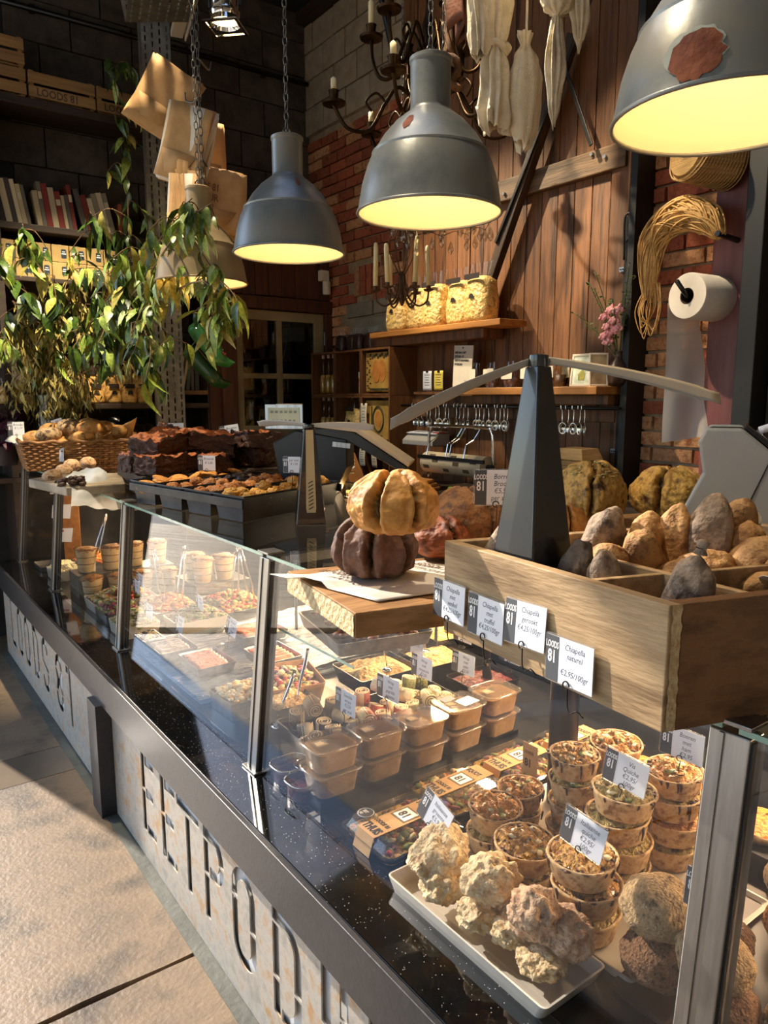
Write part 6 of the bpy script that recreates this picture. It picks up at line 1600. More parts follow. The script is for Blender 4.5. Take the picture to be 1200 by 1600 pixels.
def salad_box(loc, label, rz=0, w=.21, d=.19, h=.042, food=True, word='THUIS', gold=False):
    t = thing('salad_box', label, 'salad box', loc, rz, 'salad boxes with kraft sleeves')
    m_ = MB(); tub(m_, w, d, h * .62, .0015, .88, .02); obj('black_base', m_, blacktray, t, angle=50)
    m_ = MB(); m_.prism(rrect(w * .9, d * .9, .018), .016, 'z', (0, 0, .012)); obj('salad', m_, saladm, t, angle=40)
    if food: bits('salad_pieces', t, w * .8, d * .8, .022, 110, int(loc[0] * 1000 + loc[1] * 77))
    if gold:
        m_ = MB(); m_.grid(lambda u, v: (-w * .3 + w * .5 * u, -.02 + d * .4 * v, .030 + .004 * noise.noise((u * 4, v * 4, 3))), 8, 8); obj('cheese_slice', m_, foodbits[0], t, smooth=True, solid=.003)
    m_ = MB()
    a = [(x, y, h * .60) for x, y in rrect(w + .008, d + .008, .022)]; b = [(x, y, h * .66) for x, y in rrect(w - .008, d - .008, .02)]; c_ = [(x, y, h + .004) for x, y in rrect(w - .03, d - .03, .018)]
    k = len(a); m_.add(a + b + c_, [(j * k + i, j * k + (i + 1) % k, (j + 1) * k + (i + 1) % k, (j + 1) * k + i) for j in range(2) for i in range(k)] + [tuple(range(2 * k, 3 * k))])
    obj('clear_lid', m_, boxc, t, angle=30)
    sw = d * .34
    m_ = MB(); zz = h + .0055
    pr = [(-w / 2 - .006, .004), (-w / 2 + .008, zz), (w / 2 - .008, zz), (w / 2 + .006, .004)]
    vs = []
    for y in (-sw / 2, sw / 2): vs += [(x, y, z) for x, z in pr]
    m_.add(vs, [(0, 1, 5, 4), (1, 2, 6, 5), (2, 3, 7, 6)])
    s = obj('kraft_sleeve', m_, kraft, t, solid=.0008)
    b_ = obj('logo_plate', MB().box((.01, 0, zz + .0009), (.042, .042, .0006)), whiteprint, s)
    obj('logo_frame', MB().box((.01, 0, zz + .0006), (.052, .050, .0006)), M('dark kraft print', '#6b5230', rough=.7), s)
    text('81', .034, inkblack, t, (-.004, .014, zz + .0014), (0, 0, -PI / 2), sx=.8, bold=.001)
    text(word, .032, inkblack, t, (-w / 2 + .018, sw / 2 - .002, zz + .0008), (0, 0, -PI / 2), sx=.62, bold=.0012)
    text('LOODS 81', .016, inkblack, t, (-w / 2 + .052, sw / 2 - .002, zz + .0008), (0, 0, -PI / 2), sx=.7, bold=.0006)
    text('SQUOT', .022, inkblack, t, (w / 2 - .050, sw / 2 - .004, zz + .0008), (0, 0, -PI / 2), sx=.6, bold=.001)
    return t
def _sb(x, y, z, label, **k): return salad_box((x, y, z), label, 0, **k)
_sb(.975, 1.255, DK + .001, 'salad box nearest the front glass, kraft sleeve lettered', w=.225, d=.185)
_sb(1.190, 1.300, DK + .001, 'salad box with a golden cheese slice, second from the front glass', w=.205, d=.185, gold=True)
_sb(1.405, 1.300, DK + .001, 'salad box beside the orange quiches, third from the front glass', w=.205, d=.185, gold=True)
_sb(1.620, 1.290, DK + .001, 'salad box at the back with dark greens under its lid', w=.19, d=.17)
t = thing('round_sticker', 'round grey sticker with white print on the nearest salad box lid', 'sticker', (.915, 1.318, DK + .0475), 0)
obj('disc', MB().cyl((0, 0, 0), (0, 0, .0008), .022, n=24), grey_band, t); obj('ring', MB().tube([(.019 * math.cos(a * PI / 12), .019 * math.sin(a * PI / 12), .001) for a in range(24)], .0008, 4, closed=True), whiteprint, t); text('EET\nM!', .012, whiteprint, t, (-.001, .012, .001), (0, 0, -PI / 2), sx=.8, bold=.0005, align='LEFT')
t = thing('standing_label', 'kraft label standing upright between the salad boxes', 'label', (1.36, 1.213, DK + .048), -PI / 2)
obj('card', MB().box((0, 0, .04), (.05, .001, .085)), kraft, t); text('81', .03, inkblack, t, (-.018, -.001, .02), sx=.8, bold=.001); text('LOODS', .012, inkblack, t, (-.02, -.001, .055), sx=.8)

# wraps
wrapm = M('tortilla', '#dcc698', '#f4e8cc', scale=45, rough=.7, bump=.15, vary=.06)
wf_ = [M('wrap filling ' + n, a, b, scale=128, rough=.5, bump=.4) for n, a, b in (('dark', '#3a2418', '#7d5a3a'), ('red', '#8f2a18', '#c9683c'), ('green', '#4a5a24', '#a8a060'))]
tray_thing('wrap_tray', 'black tray holding the rolled wraps behind the spread tubs', 'tray', (1.22, 1.715, DK + .036), .56, .19, .05, blacktray, rz=-.04, taper=.96)
def wrap_meshes(m):
    mb = MB(); pts = []
    for k in range(40): a = k * .42; r_ = .006 + .0195 * k / 40; pts.append((r_ * math.cos(a), r_ * math.sin(a)))
    out = []
    th = .0045
    L0 = .055
    vs = []
    for z in (0, L0):
        for i, (x, y) in enumerate(pts): vs.append((x, y, z))
        for i, (x, y) in enumerate(pts): r_ = math.hypot(x, y); vs.append((x * (r_ - th * .6) / r_, y * (r_ - th * .6) / r_, z))
    n = 40; fs = []
    for i in range(n - 1):
        fs += [(i, i + 1, 2 * n + i + 1, 2 * n + i), (n + i + 1, n + i, 3 * n + i, 3 * n + i + 1), (2 * n + i, 2 * n + i + 1, 3 * n + i + 1, 3 * n + i), (i + 1, i, n + i, n + i + 1)]
    mb.add(vs, fs)
    return mb.mesh('tortilla', wrapm, True), MB().lathe([(.0225, .003), (.0225, .052)], 20).mesh('filling', m, True)
WM = [wrap_meshes(m) for m in wf_]
k = 0
for i in range(9):
    for j in range(3):
        kind = 0 if i < 3 else (1 if i < 6 else 2)
        x = .985 + i * .058; y = 1.655 + j * .056; up = (i + j) % 4 != 3
        t = thing('wrap_roll', 'rolled wrap with %s filling, row %s from the front glass, %s row from the viewer' % (('dark', 'red', 'green')[kind], ORD[i], ORD[j]), 'wrap', (x, y, DK + .045 + (.03 if j == 2 else 0)), 0, 'rolled wraps in the black tray', rot=Euler((R.uniform(-.25, .25), R.uniform(-.25, .25), R.uniform(0, 6)), 'XYZ'))
        if not up: t.rotation_euler = (PI / 2 + R.uniform(-.2, .2), 0, R.uniform(-.4, .4)); t.location.z += .055; t.location.y += .02
        obj('tortilla', WM[kind][0], None, t); obj('filling', WM[kind][1], None, t)
tag(obj('wrap_riser', MB().box2((.95, 1.63, DK), (1.49, 1.80, DK + .0355)), blacktray), 'flat black riser under the tray of wraps', 'riser')
lidp = tag(obj('clear_lid', MB().box((0, 0, 0), (.15, .13, .002)), lidc, None, (1.03, 1.735, DK + .148), (.1, -.08, 0)), 'loose clear plastic lid lying on the wraps at the left', 'lid')

# dips in black trays with spoons
dip = M('orange cream dip', '#c98f45', '#edc57e', '#dba85c', scale=80, rough=.5, bump=1.0, bscale=79.2, detail=8, dist=.02)
dip2 = M('yellow egg salad', '#c49a34', '#ecd07a', '#d8b352', scale=80, rough=.5, bump=1.0, bscale=79.2, detail=8, dist=.02)
dip3 = M('red tartare', '#2c0a08', '#741f18', scale=83.2, rough=.4, bump=1.0, bscale=110)
def dip_tray(loc, w, d, label, mat, hump=.03, seed=0, rz=-.05, tray=blacktray, h=.06):
    t = thing('dip_tray', label, 'dish', loc, rz, 'dishes of spread')
    m_ = MB(); tub(m_, w, d, h, .003, .86, .012); obj('dish', m_, tray, t, angle=50)
    def f(u, v):
        x = (u - .5) * w * .93; y = (v - .5) * d * .93; e = (1 - (2 * u - 1) ** 4) * (1 - (2 * v - 1) ** 4)
        return (x, y, h * .72 + e * (hump * .6 + hump * .5 * noise.noise((x * 14, y * 14, seed)) + .010 * noise.noise((x * 45, y * 45, seed))))
    obj('spread', MB().grid(f, 36, 36), mat, t, smooth=True)
    return t
def scoop(loc, vec, label, L0=.16, mat=chrome, w=.006):
    t = thing('serving_spoon', label, 'spoon', loc, 0, 'serving spoons in the dishes')
    v = Vector(vec).normalized(); p = [v * (L0 * i / 6) + Vector((0, 0, .006 * math.sin(i))) for i in range(7)]
    obj('handle', MB().tube(p, [.003, .0035, .0045, .0055, .0065, .007, .006], 8, flat=.4), mat, t, smooth=True)
    obj('bowl', MB().blob((0, 0, -.012), (.018, .022, .007), .05, 2, 2, 1), mat, t, smooth=True)
dip_tray((1.40, 1.95, DK + .05), .24, .20, 'black dish of orange cream dip behind the wraps', dip, .045, 1)
dip_tray((1.63, 1.91, DK + .055), .19, .20, 'second black dish of orange cream dip further back', dip, .04, 2)
dip_tray((1.81, 2.05, DK + .075), .25, .20, 'black dish of yellow egg salad at the back', dip2, .05, 3)
dip_tray((1.05, 1.93, DK + .03), .15, .14, 'small dish of orange dip left of the big dip', dip, .04, 4)
dip_tray((1.66, 1.70, DK + .03), .20, .16, 'black dish of red tartare under the crate', dip3, .03, 5)
for k, (a, v, lab) in enumerate((((1.40, 1.89, .71), (-.12, .02, .55), 'steel spoon handle standing in the big orange dip'), ((1.60, 1.93, .72), (-.05, .1, .5), 'thin spoon handle standing in the second orange dip'), ((1.78, 2.01, .75), (.04, .0, .5), 'spoon handle standing in the yellow egg salad'), ((1.06, 1.90, .67), (.16, .12, .28), 'spoon handle lying across the small dip'), ((.98, 1.88, .63), (.16, .1, .2), 'pale spoon handle at the left of the small dip'))):
    scoop(a, v, lab, .17)
t = thing('black_ladle', 'black handled serving fork standing in the red tartare', 'fork', (1.66, 1.68, DK + .085), 0)
obj('handle', MB().cyl((0, 0, .06), (.0, .02, .22), .013, n=12), black, t, angle=40); obj('fork', MB().prism([(-.006, .07), (.006, .07), (.022, .02), (.018, -.0), (-.018, -.0), (-.022, .02)], .004, 'x'), M('grey steel', '#3c4046', rough=.35, metal=.7), t)
for s in (0,): obj('neck', MB().cyl((0, 0, .05), (0, 0, .075), .008, n=10), chrome, t)
for i in range(0): pass
# tray on the inner shelf
t = tray_thing('crumble_tray', 'small steel tray of brown crumble on the inner glass shelf below the bread board', 'tray', (1.05, 1.52, GZ + .4022), .26, .30, .035, steeltray, rz=-.2)
m_ = MB()
for k in range(60): m_.blob((R.uniform(-.11, .11), R.uniform(-.13, .13), .022 + R.uniform(0, .012)), (.014, .012, .010), .4, 3, 1, k)
obj('crumble', m_, M('brown crumble', '#2a140c', '#6b3a20', '#8f3f1f', scale=96, rough=.6), t, smooth=True)['kind'] = 'stuff'
# salad bowl on the back left behind the middle post
t = thing('paper_salad_box', 'brown paper box of tomato salad behind the middle post', 'box', (1.13, 2.08, DK + .001), -.25)
m_ = MB(); tub(m_, .20, .24, .10, .003, .8, .02); obj('paper_box', m_, kraft, t, angle=50)
m_ = MB(); m_.prism(rrect(.17, .21, .02), .04, 'z', (0, 0, .06)); obj('salad', m_, saladm, t, angle=40); bits('salad_pieces', t, .16, .19, .082, 120, 9, s=.016, hump=.02)
# second bay: meat and fish on a wrinkled cold sheet
cold = M('wrinkled grey cold sheet', '#6d7782', '#8a95a0', scale=5, stretch=(1, 3, 1), rough=.3, metal=.35, bump=1, bscale=16, dist=.015)
m_ = MB(); m_.grid(lambda u, v: (.885 + .87 * u, 2.24 + .68 * v, DK + .006 + .008 * noise.noise((u * 9, v * 22, 2)) + .004 * noise.noise((u * 25, v * 60, 5)) + (.05 * u if u > .2 else .01)), 50, 60); m_.box2((.885, 2.24, DK), (1.755, 2.92, DK + .003))
tag(obj('cooling_sheet', m_, cold, smooth=True), 'wrinkled grey cooling sheet in the second bay of the case', 'sheet')
meat = M('sliced pink meat', '#9a4a40', '#d99a88', '#b96a5c', scale=70, rough=.45, bump=.3, coat=.2)
def meat_tray(loc, label, w=.15, d=.20, seed=0, m=meat, rz=0, tm=steeltray):
    t = thing('meat_tray', label, 'tray', loc, rz, 'trays in the second bay')
    mb = MB(); tub(mb, w, d, .035, .002, .9, .008); obj('tray', mb, tm, t, angle=50)
    for k in range(6):
        o = obj('slice', MB().grid(lambda u, v: (-w * .38 + w * .76 * u, -d * .40 + k * d * .13 + d * .2 * v, .012 + .006 * k * 0 + .018 * v + .006 * noise.noise((u * 5, v * 3, k + seed))), 10, 6), m, t, smooth=True, solid=.003)
meat_tray((1.02, 2.50, DK + .024), 'steel tray of sliced pink meat near the front glass, second bay', seed=1)
meat_tray((.97, 2.74, DK + .022), 'steel tray of grey sliced fish beside the second post', seed=2, m=M('grey cured fish', '#6b625c', '#a39a90', scale=60, rough=.4))
meat_tray((1.22, 2.36, DK + .045), 'steel tray of orange salmon slices in the second bay', seed=3, m=M('salmon slice', '#b8583a', '#e09a72', scale=60, rough=.4))
meat_tray((1.30, 2.66, DK + .045), 'steel tray of pink meat rolls further back, second bay', .2, .2, seed=4)
t = tray_thing('salad_dish', 'deep dish of pale coleslaw beside the middle post', 'dish', (.99, 2.13, DK + .001), .17, .17, .06, steeltray, rz=.05)
bits('slaw', t, .14, .14, .055, 160, 21, [foodbits[4], M('slaw', '#d6c7a0', '#ece2c6', scale=45, rough=.5), foodbits[0]], .012, .025)
t = tray_thing('olive_dish', 'steel dish of dark olives and nuts at the foot of the second post', 'dish', (.935, 2.885, DK + .012), .09, .14, .045, steeltray)
bits('olives', t, .07, .11, .038, 50, 31, [M('black olive', '#1c1712', '#3a2f26', scale=45, rough=.3), foodbits[4]], .011, .01, .8)
# third bay: salads and dessert cups
sal = [(.955, 3.14, .17, .19, [M('mushroom', '#6b5138', '#a38a66', scale=45), M('grey bean', '#8a7a5c', '#c9bb94', scale=45), foodbits[2]], 'dish of brown mushroom salad nearest the front glass'),
       (.955, 3.36, .17, .19, [foodbits[3], M('beet', '#5c1424', '#8f2f44', scale=45, rough=.4), foodbits[2]], 'dish of dark red beet salad'),
       (1.03, 3.58, .30, .2, [foodbits[0], foodbits[4], foodbits[1], foodbits[2]], 'dish of golden pasta salad in front of the dessert cups'),
       (1.17, 3.30, .22, .26, [foodbits[1], foodbits[0], M('carrot', '#c9602a', '#e0843c', scale=45, rough=.5)], 'dish of red and orange salad with tongs'),
       (1.20, 3.05, .24, .18, [foodbits[2], M('dark leaf', '#2f3f1c', '#5a6b30', scale=45, rough=.5), foodbits[3]], 'dish of green leaf salad beside the second post'),
       (1.44, 3.16, .24, .34, [foodbits[0], foodbits[1], M('carrot'), foodbits[2]], 'deep dish of orange pasta salad at the back of the third bay'),
       (.95, 4.36, .15, .20, [M('pale pasta', '#cdbf98', '#e6dcbc', scale=45, rough=.5), foodbits[4]], 'dish of pale penne salad at the far left'),
       (1.13, 4.50, .17, .18, [M('carrot'), foodbits[0]], 'dish of orange grated carrot at the far left')]
for k, (x, y, w, d, pool, lab) in enumerate(sal):
    t = tray_thing('salad_dish', lab, 'dish', (x, y, DK + .001), w, d, .055, steeltray if k % 2 else whitetray, group='salad dishes in the third bay')
    m_ = MB(); m_.prism(rrect(w * .86, d * .86, .01), .03, 'z', (0, 0, .026)); obj('salad_bed', m_, pool[0], t)
    bits('salad_pieces', t, w * .84, d * .84, .05, 240, 100 + k, pool, .016, .042)
tiram = M('cream layer', '#dcbd8a', '#efd9ae', scale=35, rough=.55); coffee = M('coffee layer', '#4a2a16', '#6b4024', scale=60, rough=.6); nuts = M('chopped nuts', '#5c3116', '#c08a4c', scale=128, rough=.6, bump=.8)
cupg = glass('clear cup plastic', '#f6f4f0', base=.08, top=.8, rough=.06)
def cup(loc, label):
    t = thing('dessert_cup', label, 'cup', loc, 0, 'layered dessert cups')
    H_ = .105; rad_ = lambda z: .034 + .012 * z / H_
    t.scale = (1.22, 1.22, 1.2)
    lv = [(0, .034, tiram), (.034, .037, coffee), (.037, .064, tiram), (.064, .0665, coffee), (.0665, .094, tiram)]
    for a, b, m in lv:
        obj('cream_layer' if m is tiram else 'coffee_layer', MB().lathe([(rad_(a) - .002, a + .002), (rad_(b) - .002, b + .002)], 20, wob=.0), m, t, angle=40)
    obj('nut_topping', MB().blob((0, 0, .097), (.042, .042, .013), .45, 7, 3, int(loc[0] * 100)), nuts, t, smooth=True)
    obj('cup_wall', MB().lathe([(.034, 0), (rad_(.105), .105)], 24, capt=False), cupg, t, smooth=True)
    obj('cup_rim', MB().tube([(.0465 * math.cos(a * PI / 12), .0465 * math.sin(a * PI / 12), .105) for a in range(24)], .0018, 6, closed=True), cupg, t, smooth=True)
cups = [(.950, 3.77), (1.072, 3.75), (1.194, 3.74), (1.316, 3.72)]
for k, (x, y) in enumerate(cups): cup((x, y, DK + .001), 'layered dessert cup in the lower row, %s from the left' % ORD[k])
tag(obj('cup_shelf', MB().box2((.90, 3.84, DK), (1.40, 4.02, DK + .118)), pane and steeltray), 'raised steel step carrying the upper dessert cups', 'riser')
for k, (x, y) in enumerate([(.965, 3.92), (1.088, 3.91), (1.21, 3.92), (1.335, 3.91)]): cup((x, y, DK + .119), 'layered dessert cup on the step, %s from the left' % ORD[k])
tag(obj('dessert_step', MB().box2((1.33, 3.36, DK), (1.62, 3.64, DK + .10)), steeltray), 'steel step carrying dessert cups behind the second post', 'riser')
for k, (x, y) in enumerate([(1.39, 3.42), (1.51, 3.43), (1.40, 3.55)]): cup((x, y, DK + .101), 'layered dessert cup behind the second post, %s from the left' % ORD[k])
t = thing('mustard_jar', 'glass pot of yellow cream behind the second post', 'jar', (1.545, 3.56, DK + .101))
obj('cream', MB().lathe([(.04, .003), (.046, .09)], 20), M('yellow cream', '#c98f2c', '#dba84a', scale=30, rough=.5), t, angle=40); obj('pot', MB().lathe([(.042, 0), (.05, .105)], 20, capt=False), cupg, t, smooth=True)
def tongs(loc, rot, label):
    t = thing('steel_tongs', label, 'tongs', loc, 0, 'steel serving tongs', rot=rot)
    for s in (-1, 1): obj('arm', MB().tube([(s * .004, 0, .26), (s * .010, 0, .18), (s * .016, 0, .08), (s * .010, 0, 0)], [.005, .006, .006, .008], 8, flat=.5), chrome, t, smooth=True)
    obj('spring_end', MB().blob((0, 0, .262), (.010, .006, .008), .0, 1, 2), chrome, t, smooth=True)
tongs((1.14, 3.27, DK + .075), (.10, -.22, .2), 'steel tongs leaning left in the red and orange salad')
tongs((1.19, 3.22, DK + .075), (.05, .12, .3), 'steel tongs leaning right in the red and orange salad')
tongs((1.41, 3.10, DK + .075), (.1, .05, .1), 'steel tongs standing in the deep orange pasta salad')
tongs((1.48, 3.05, DK + .075), (-.05, -.2, .1), 'second steel tongs in the deep orange pasta salad, nearest the glass edge')
tongs((1.15, 4.47, DK + .07), (.1, .3, .4), 'steel tongs in the grated carrot at the far left')
t = thing('wood_stand', 'upright wooden board with three paper cards at the far left in the case', 'stand', (1.10, 4.86, DK + .001), -.3)
obj('board', MB().box((.02, 0, .28), (.10, .025, .56)), ledge, t, bevel=.003)
for k in range(3):
    c_ = obj('paper_card', MB().prism([(-.09, -.04), (.015, -.05), (.03, .04), (-.08, .04)], .002, 'y', (-.0, -.016, .16 + k * .15)), white, t)
    obj('red_heading', MB().box((-.045, -.018, .185 + k * .15), (.04, .001, .012)), redm, c_)
tray_thing('metal_tray', 'steel tray with orange crumbs at the far left of the case', 'tray', (.92, 4.66, DK + .001), .11, .20, .03, steeltray)
# cards in the case
fz = -PI / 2
CI = [((.92, 1.115, .664), 'price card leaning among the scones, Italian vegetable', 'Italiaanse\ngroente\n€5,95\n€2,25/', .035, .25, .30),
      ((1.035, .800, .752), 'price card stuck in the nearest quiche, Italian quiche', 'Italiaanse\nquiche\n€2,95/\n100gr', .012, .1, .18),
      ((1.185, .820, .800), 'price card for fish quiche above the quiche stacks', 'Vis\nQuiche\n€2,95/\n100gr', .03, .08, .12),
      ((1.36, .80, .815), 'price card behind the fish quiche card, beside the near post', 'Boeren\nmet\nham\n€2,95', .03, .0, .05),
      ((1.06, .555, .745), 'price card half hidden by the left edge of the near post', 'Bol\n€1,75', .02, .0, .1),
      ((1.26, .425, .700), 'price card right of the near post for grilled bacon roll', 'gegrild\nspek\n€2,25/\nstuk', .01, .0, .1),
      ((1.06, 1.63, .670), 'price card at the left front of the wraps', 'Gevulde\nwraps\n€2,50\nper stuk', .055, .0, .05),
      ((1.20, 1.62, .680), 'price card in the wraps for grilled vegetable', 'Wrap\nmet\ngegrilde\ngroente', .055, .0, .05),
      ((1.36, 1.665, .685), 'price card in the wraps for carpaccio', 'Wrap\nmet\ncarpaccio\n€2,50', .065, .0, .06),
      ((1.50, 1.63, .680), 'price card at the right of the wraps for salmon', 'Wrap\nmet\nzalm\n€3,50', .06, .0, .06),
      ((1.50, 1.87, .715), 'price card standing in the big orange dip', 'Hummus\n€1,95', .02, .0, .05),
      ((1.71, 1.86, .72), 'price card between the second orange dip and the egg salad', 'Kruiden\nkaas\n€1,95', .02, .0, .05),
      ((1.90, 1.97, .755), 'price card at the back corner of the yellow egg salad', 'Ei\nsalade', .02, .0, .05),
      ((1.75, 1.67, .680), 'dark edged price card beside the red tartare', 'Filet\namericain\n€2,75', .03, .0, .08),
      ((1.13, 2.56, .640), 'price card standing over the pink meat tray', 'Rosbief\n€3,95/\n100gr', .05, .05, .2),
      ((1.02, 2.80, .640), 'price card beside the grey sliced fish', 'Haring\n€2,95', .02, .0, .2),
      ((.985, 3.05, .640), 'price card in the mushroom salad near the second post', 'Paddo\n€1,95', .02, .0, .1),
      ((1.20, 3.00, .655), 'price card in the green leaf salad', 'Salade\n€1,85', .02, .0, .0),
      ((1.07, 3.45, .650), 'price card between the beet and pasta salads', 'Pasta\n€1,65', .02, .0, .0),
      ((1.12, 3.55, .655), 'price card standing in the golden pasta salad', 'Penne\n€1,65', .02, .0, .0),
      ((1.03, 4.33, .640), 'price card by the pale penne salad at the far left', 'Penne\n€1,45', .03, .1, .3)]
for loc, lab, ln, st_, roll, tl in CI:
    price_card(loc, fz + R.uniform(-.08, .08), lab, ln, stand=st_, tilt=-tl, roll=roll, size=None)
price_card((1.47, .62, .83), fz, 'price card behind the crate corner above the orange tarts', '2,95/\n100gr', stand=.05)
tag(obj('card_pedestal', MB().box2((1.44, .60, DK + .013), (1.50, .64, .83)), blacktray), 'thin black pedestal under the price card above the tarts', 'pedestal')
tag(obj('support_tube', MB().lathe([(.036, 0), (.036, .585)], 18, (1.38, 1.125, DK + .0085)), black, angle=40), 'black round tube supporting the glass top behind the quiches', 'support')

# ------------------------------------------------------------------ lamps, chandeliers, cloths, bags, branches
lampg = M('aged grey enamel', '#6f7476', '#858988', '#918d84', scale=5, rough=.36, metal=.3, bump=.04, bscale=50, detail=8)
lampc = M('aged beige enamel', '#8d7a5c', '#a8946f', scale=5, rough=.4, metal=.2)
lampw = M('cream lamp lining', '#f4e6c6', rough=.5)
rust = M('rust', '#5c2412', '#8a4a2a', scale=18, rough=.8, bump=.4)
chip_ = M('grey green undercoat', '#8f958c', '#a5aaa0', scale=20, rough=.6)
chainm = M('chain steel', '#5c5a54', '#7d7a72', scale=20, rough=.35, metal=.9)
bulbm = M('lamp bulb', '#ffdf9a', emit=6)
PROF = [(.184, 0), (.1825, .004), (.178, .03), (.171, .07), (.158, .112), (.146, .138), (.147, .143), (.140, .148), (.118, .182), (.088, .215), (.058, .238), (.052, .243), (.050, .250), (.050, .352), (.053, .356), (.053, .364), (.046, .368), (.012, .370)]
INN = [(.181, .002), (.174, .032), (.166, .072), (.152, .112), (.136, .142), (.112, .180), (.082, .212), (.05, .236), (0, .238)]
def chain(par, z0, z1, pitch=.028, x=0, y=0, w=.0075, r=.0019):
    mb = MB(); z = z0; k = 0
    while z < z1:
        pts = []
        for i in range(10):
            a = 2 * PI * i / 10; q = (w * math.cos(a), z + pitch * .5 + (pitch * .62) * math.sin(a))
            pts.append((x + q[0], y, q[1]) if k % 2 else (x, y + q[0], q[1]))
        mb.tube(pts, r, 5, closed=True); z += pitch; k += 1
    return obj('chain', mb, chainm, par, smooth=True)
def pendant(loc, label, power=9, mat=lampg, spots=(), seed=0):
    t = thing('pendant_lamp', label, 'lamp', loc, 0, 'enamelled pendant lamps')
    sh_ = obj('lamp_shade', MB().lathe(PROF, 56, capb=False, capt=True), mat, t, angle=35)
    obj('shade_lining', MB().lathe(INN, 56, capb=False, capt=False), lampw, t, smooth=True)
    obj('rolled_rim', MB().tube([(.183 * math.cos(a * PI / 28), .183 * math.sin(a * PI / 28), .001) for a in range(56)], .004, 6, closed=True), mat, t, smooth=True)
    for k, (a0, da, v0, v1, m) in enumerate(spots):
        def onp(a, z):
            for i in range(len(PROF) - 1):
                if PROF[i][1] <= z <= PROF[i + 1][1]:
                    f = (z - PROF[i][1]) / max(1e-6, PROF[i + 1][1] - PROF[i][1]); r_ = PROF[i][0] * (1 - f) + PROF[i + 1][0] * f
                    return ((r_ + .0012 + .0006 * (k % 2)) * math.cos(a), (r_ + .0012 + .0006 * (k % 2)) * math.sin(a), z)
        mb = MB(); n = 26; vs = []
        cz = (v0 + v1) / 2
        ring = []
        for i in range(n):
            an = 2 * PI * i / n; q = 1 + .28 * noise.noise((math.cos(an) * 3.5 + k * 5 + seed, math.sin(an) * 2.5, 1))
            ring.append((a0 + da * q * math.cos(an), min(max(cz + (v1 - v0) / 2 * q * math.sin(an), .002), .236)))
        for f in (1, .66, .33): vs += [onp(a0 + (a - a0) * f, cz + (z - cz) * f) for a, z in ring]
        vs.append(onp(a0, cz))
        mb.add(vs, [(j * n + i, j * n + (i + 1) % n, (j + 1) * n + (i + 1) % n, (j + 1) * n + i) for j in range(2) for i in range(n)] + [(2 * n + i, 2 * n + (i + 1) % n, 3 * n) for i in range(n)])
        obj('rust_patch' if m is rust else 'worn_patch', mb, m, t, smooth=True)
    b = obj('bulb', MB().blob((0, 0, .13), (.032, .032, .036), 0, 1, 3).lathe([(.014, .16), (.014, .21)], 12), bulbm, t, smooth=True)
    obj('suspension_ring', MB().tube([(.012 * math.cos(a * PI / 8), 0, .382 + .012 * math.sin(a * PI / 8)) for a in range(16)], .003, 6, closed=True), chainm, t, smooth=True)
    chain(t, .388, 4.5 - loc[2])
    l = bpy.data.lights.new('lamp_bulb', 'POINT'); l.energy = power; l.color = (1.0, .70, .38); l.shadow_soft_size = .035
    lo = bpy.data.objects.new('lamp_bulb', l); COL.objects.link(lo); lo.parent = t; lo.location = (0, 0, .085)
    return t
pendant((1.26, 2.25, 2.07), 'grey pendant lamp third from the viewer, over the loaf tins', .75, lampg, [(-1.75, .07, .19, .222, rust)], 1)
pendant((1.26, 1.52, 2.06), 'grey pendant lamp second from the viewer, in front of the brass chandelier', .75, lampg, [(-2.75, .10, .17, .21, rust), (-.55, .10, .03, .10, rust)], 2)
pendant((1.235, .72, 2.055), 'nearest grey pendant lamp with a large rust patch, cut by the frame', .65, lampg, [(-2.90, .26, .015, .088, chip_), (-2.88, .22, .004, .082, rust)], 3)
pendant((1.235, 2.93, 2.055), 'beige pendant lamp farthest from the viewer, half covered by green branches', .75, lampc, [], 4)

# wall spots (real lamps on the roof beams, the light on the barn door)
def spot(loc, target, label, power, size, chrome_=True):
    t = thing('spot_lamp', label, 'spot', loc, 0, None); t.scale = (1.3,) * 3
    d = (Vector(target) - Vector(loc)).normalized(); q = d.to_track_quat('-Z', 'Y'); e = q.to_euler()
    hd = obj('spot_body', MB().lathe([(.030, .16), (.046, .14), (.050, .10), (.054, .095), (.050, .09), (.050, .045), (.056, .04), (.056, .03), (.052, .02), (.060, 0), (.057, 0), (.045, .03)], 28, capb=False), chrome if chrome_ else black, t, rot=e, angle=40)
    obj('colour_frame', MB().box((0, .062, -.012), (.13, .012, .006)).box((0, -.062, -.012), (.13, .012, .006)).box((.062, 0, -.012), (.012, .13, .006)).box((-.062, 0, -.012), (.012, .13, .006)), chrome if chrome_ else black, hd)
    obj('lens', MB().lathe([(.045, .012), (0, .016)], 24, capb=False), bulbm, hd, smooth=True)
    obj('yoke', MB().tube([(-.058, 0, .06), (-.062, 0, .16), (0, 0, .20), (.062, 0, .16), (.058, 0, .06)], .006, 6), black, t, rot=e)
    obj('hanger', MB().cyl((0, 0, 0), (0, 0, (4.5 - loc[2]) / 1.3 - .2), .008, n=8), black, t, (Vector((0, 0, .2)).to_tuple() if False else tuple(q @ Vector((0, 0, .2)))))
    if power:
        l = bpy.data.lights.new('spot_light', 'SPOT'); l.energy = power; l.color = (1.0, .82, .56); l.spot_size = size; l.spot_blend = .6; l.shadow_soft_size = .03
        lo = bpy.data.objects.new('spot_light', l); COL.objects.link(lo); lo.parent = hd; lo.location = (0, 0, -.02)
    return t
spot((1.698, 3.623, 3.4), ((1.698, 3.623, 3.4)[0] - .02, (1.698, 3.623, 3.4)[1] - .02, 0), 'chrome par spot hanging beside the perforated roof beam', 40, 1.0)
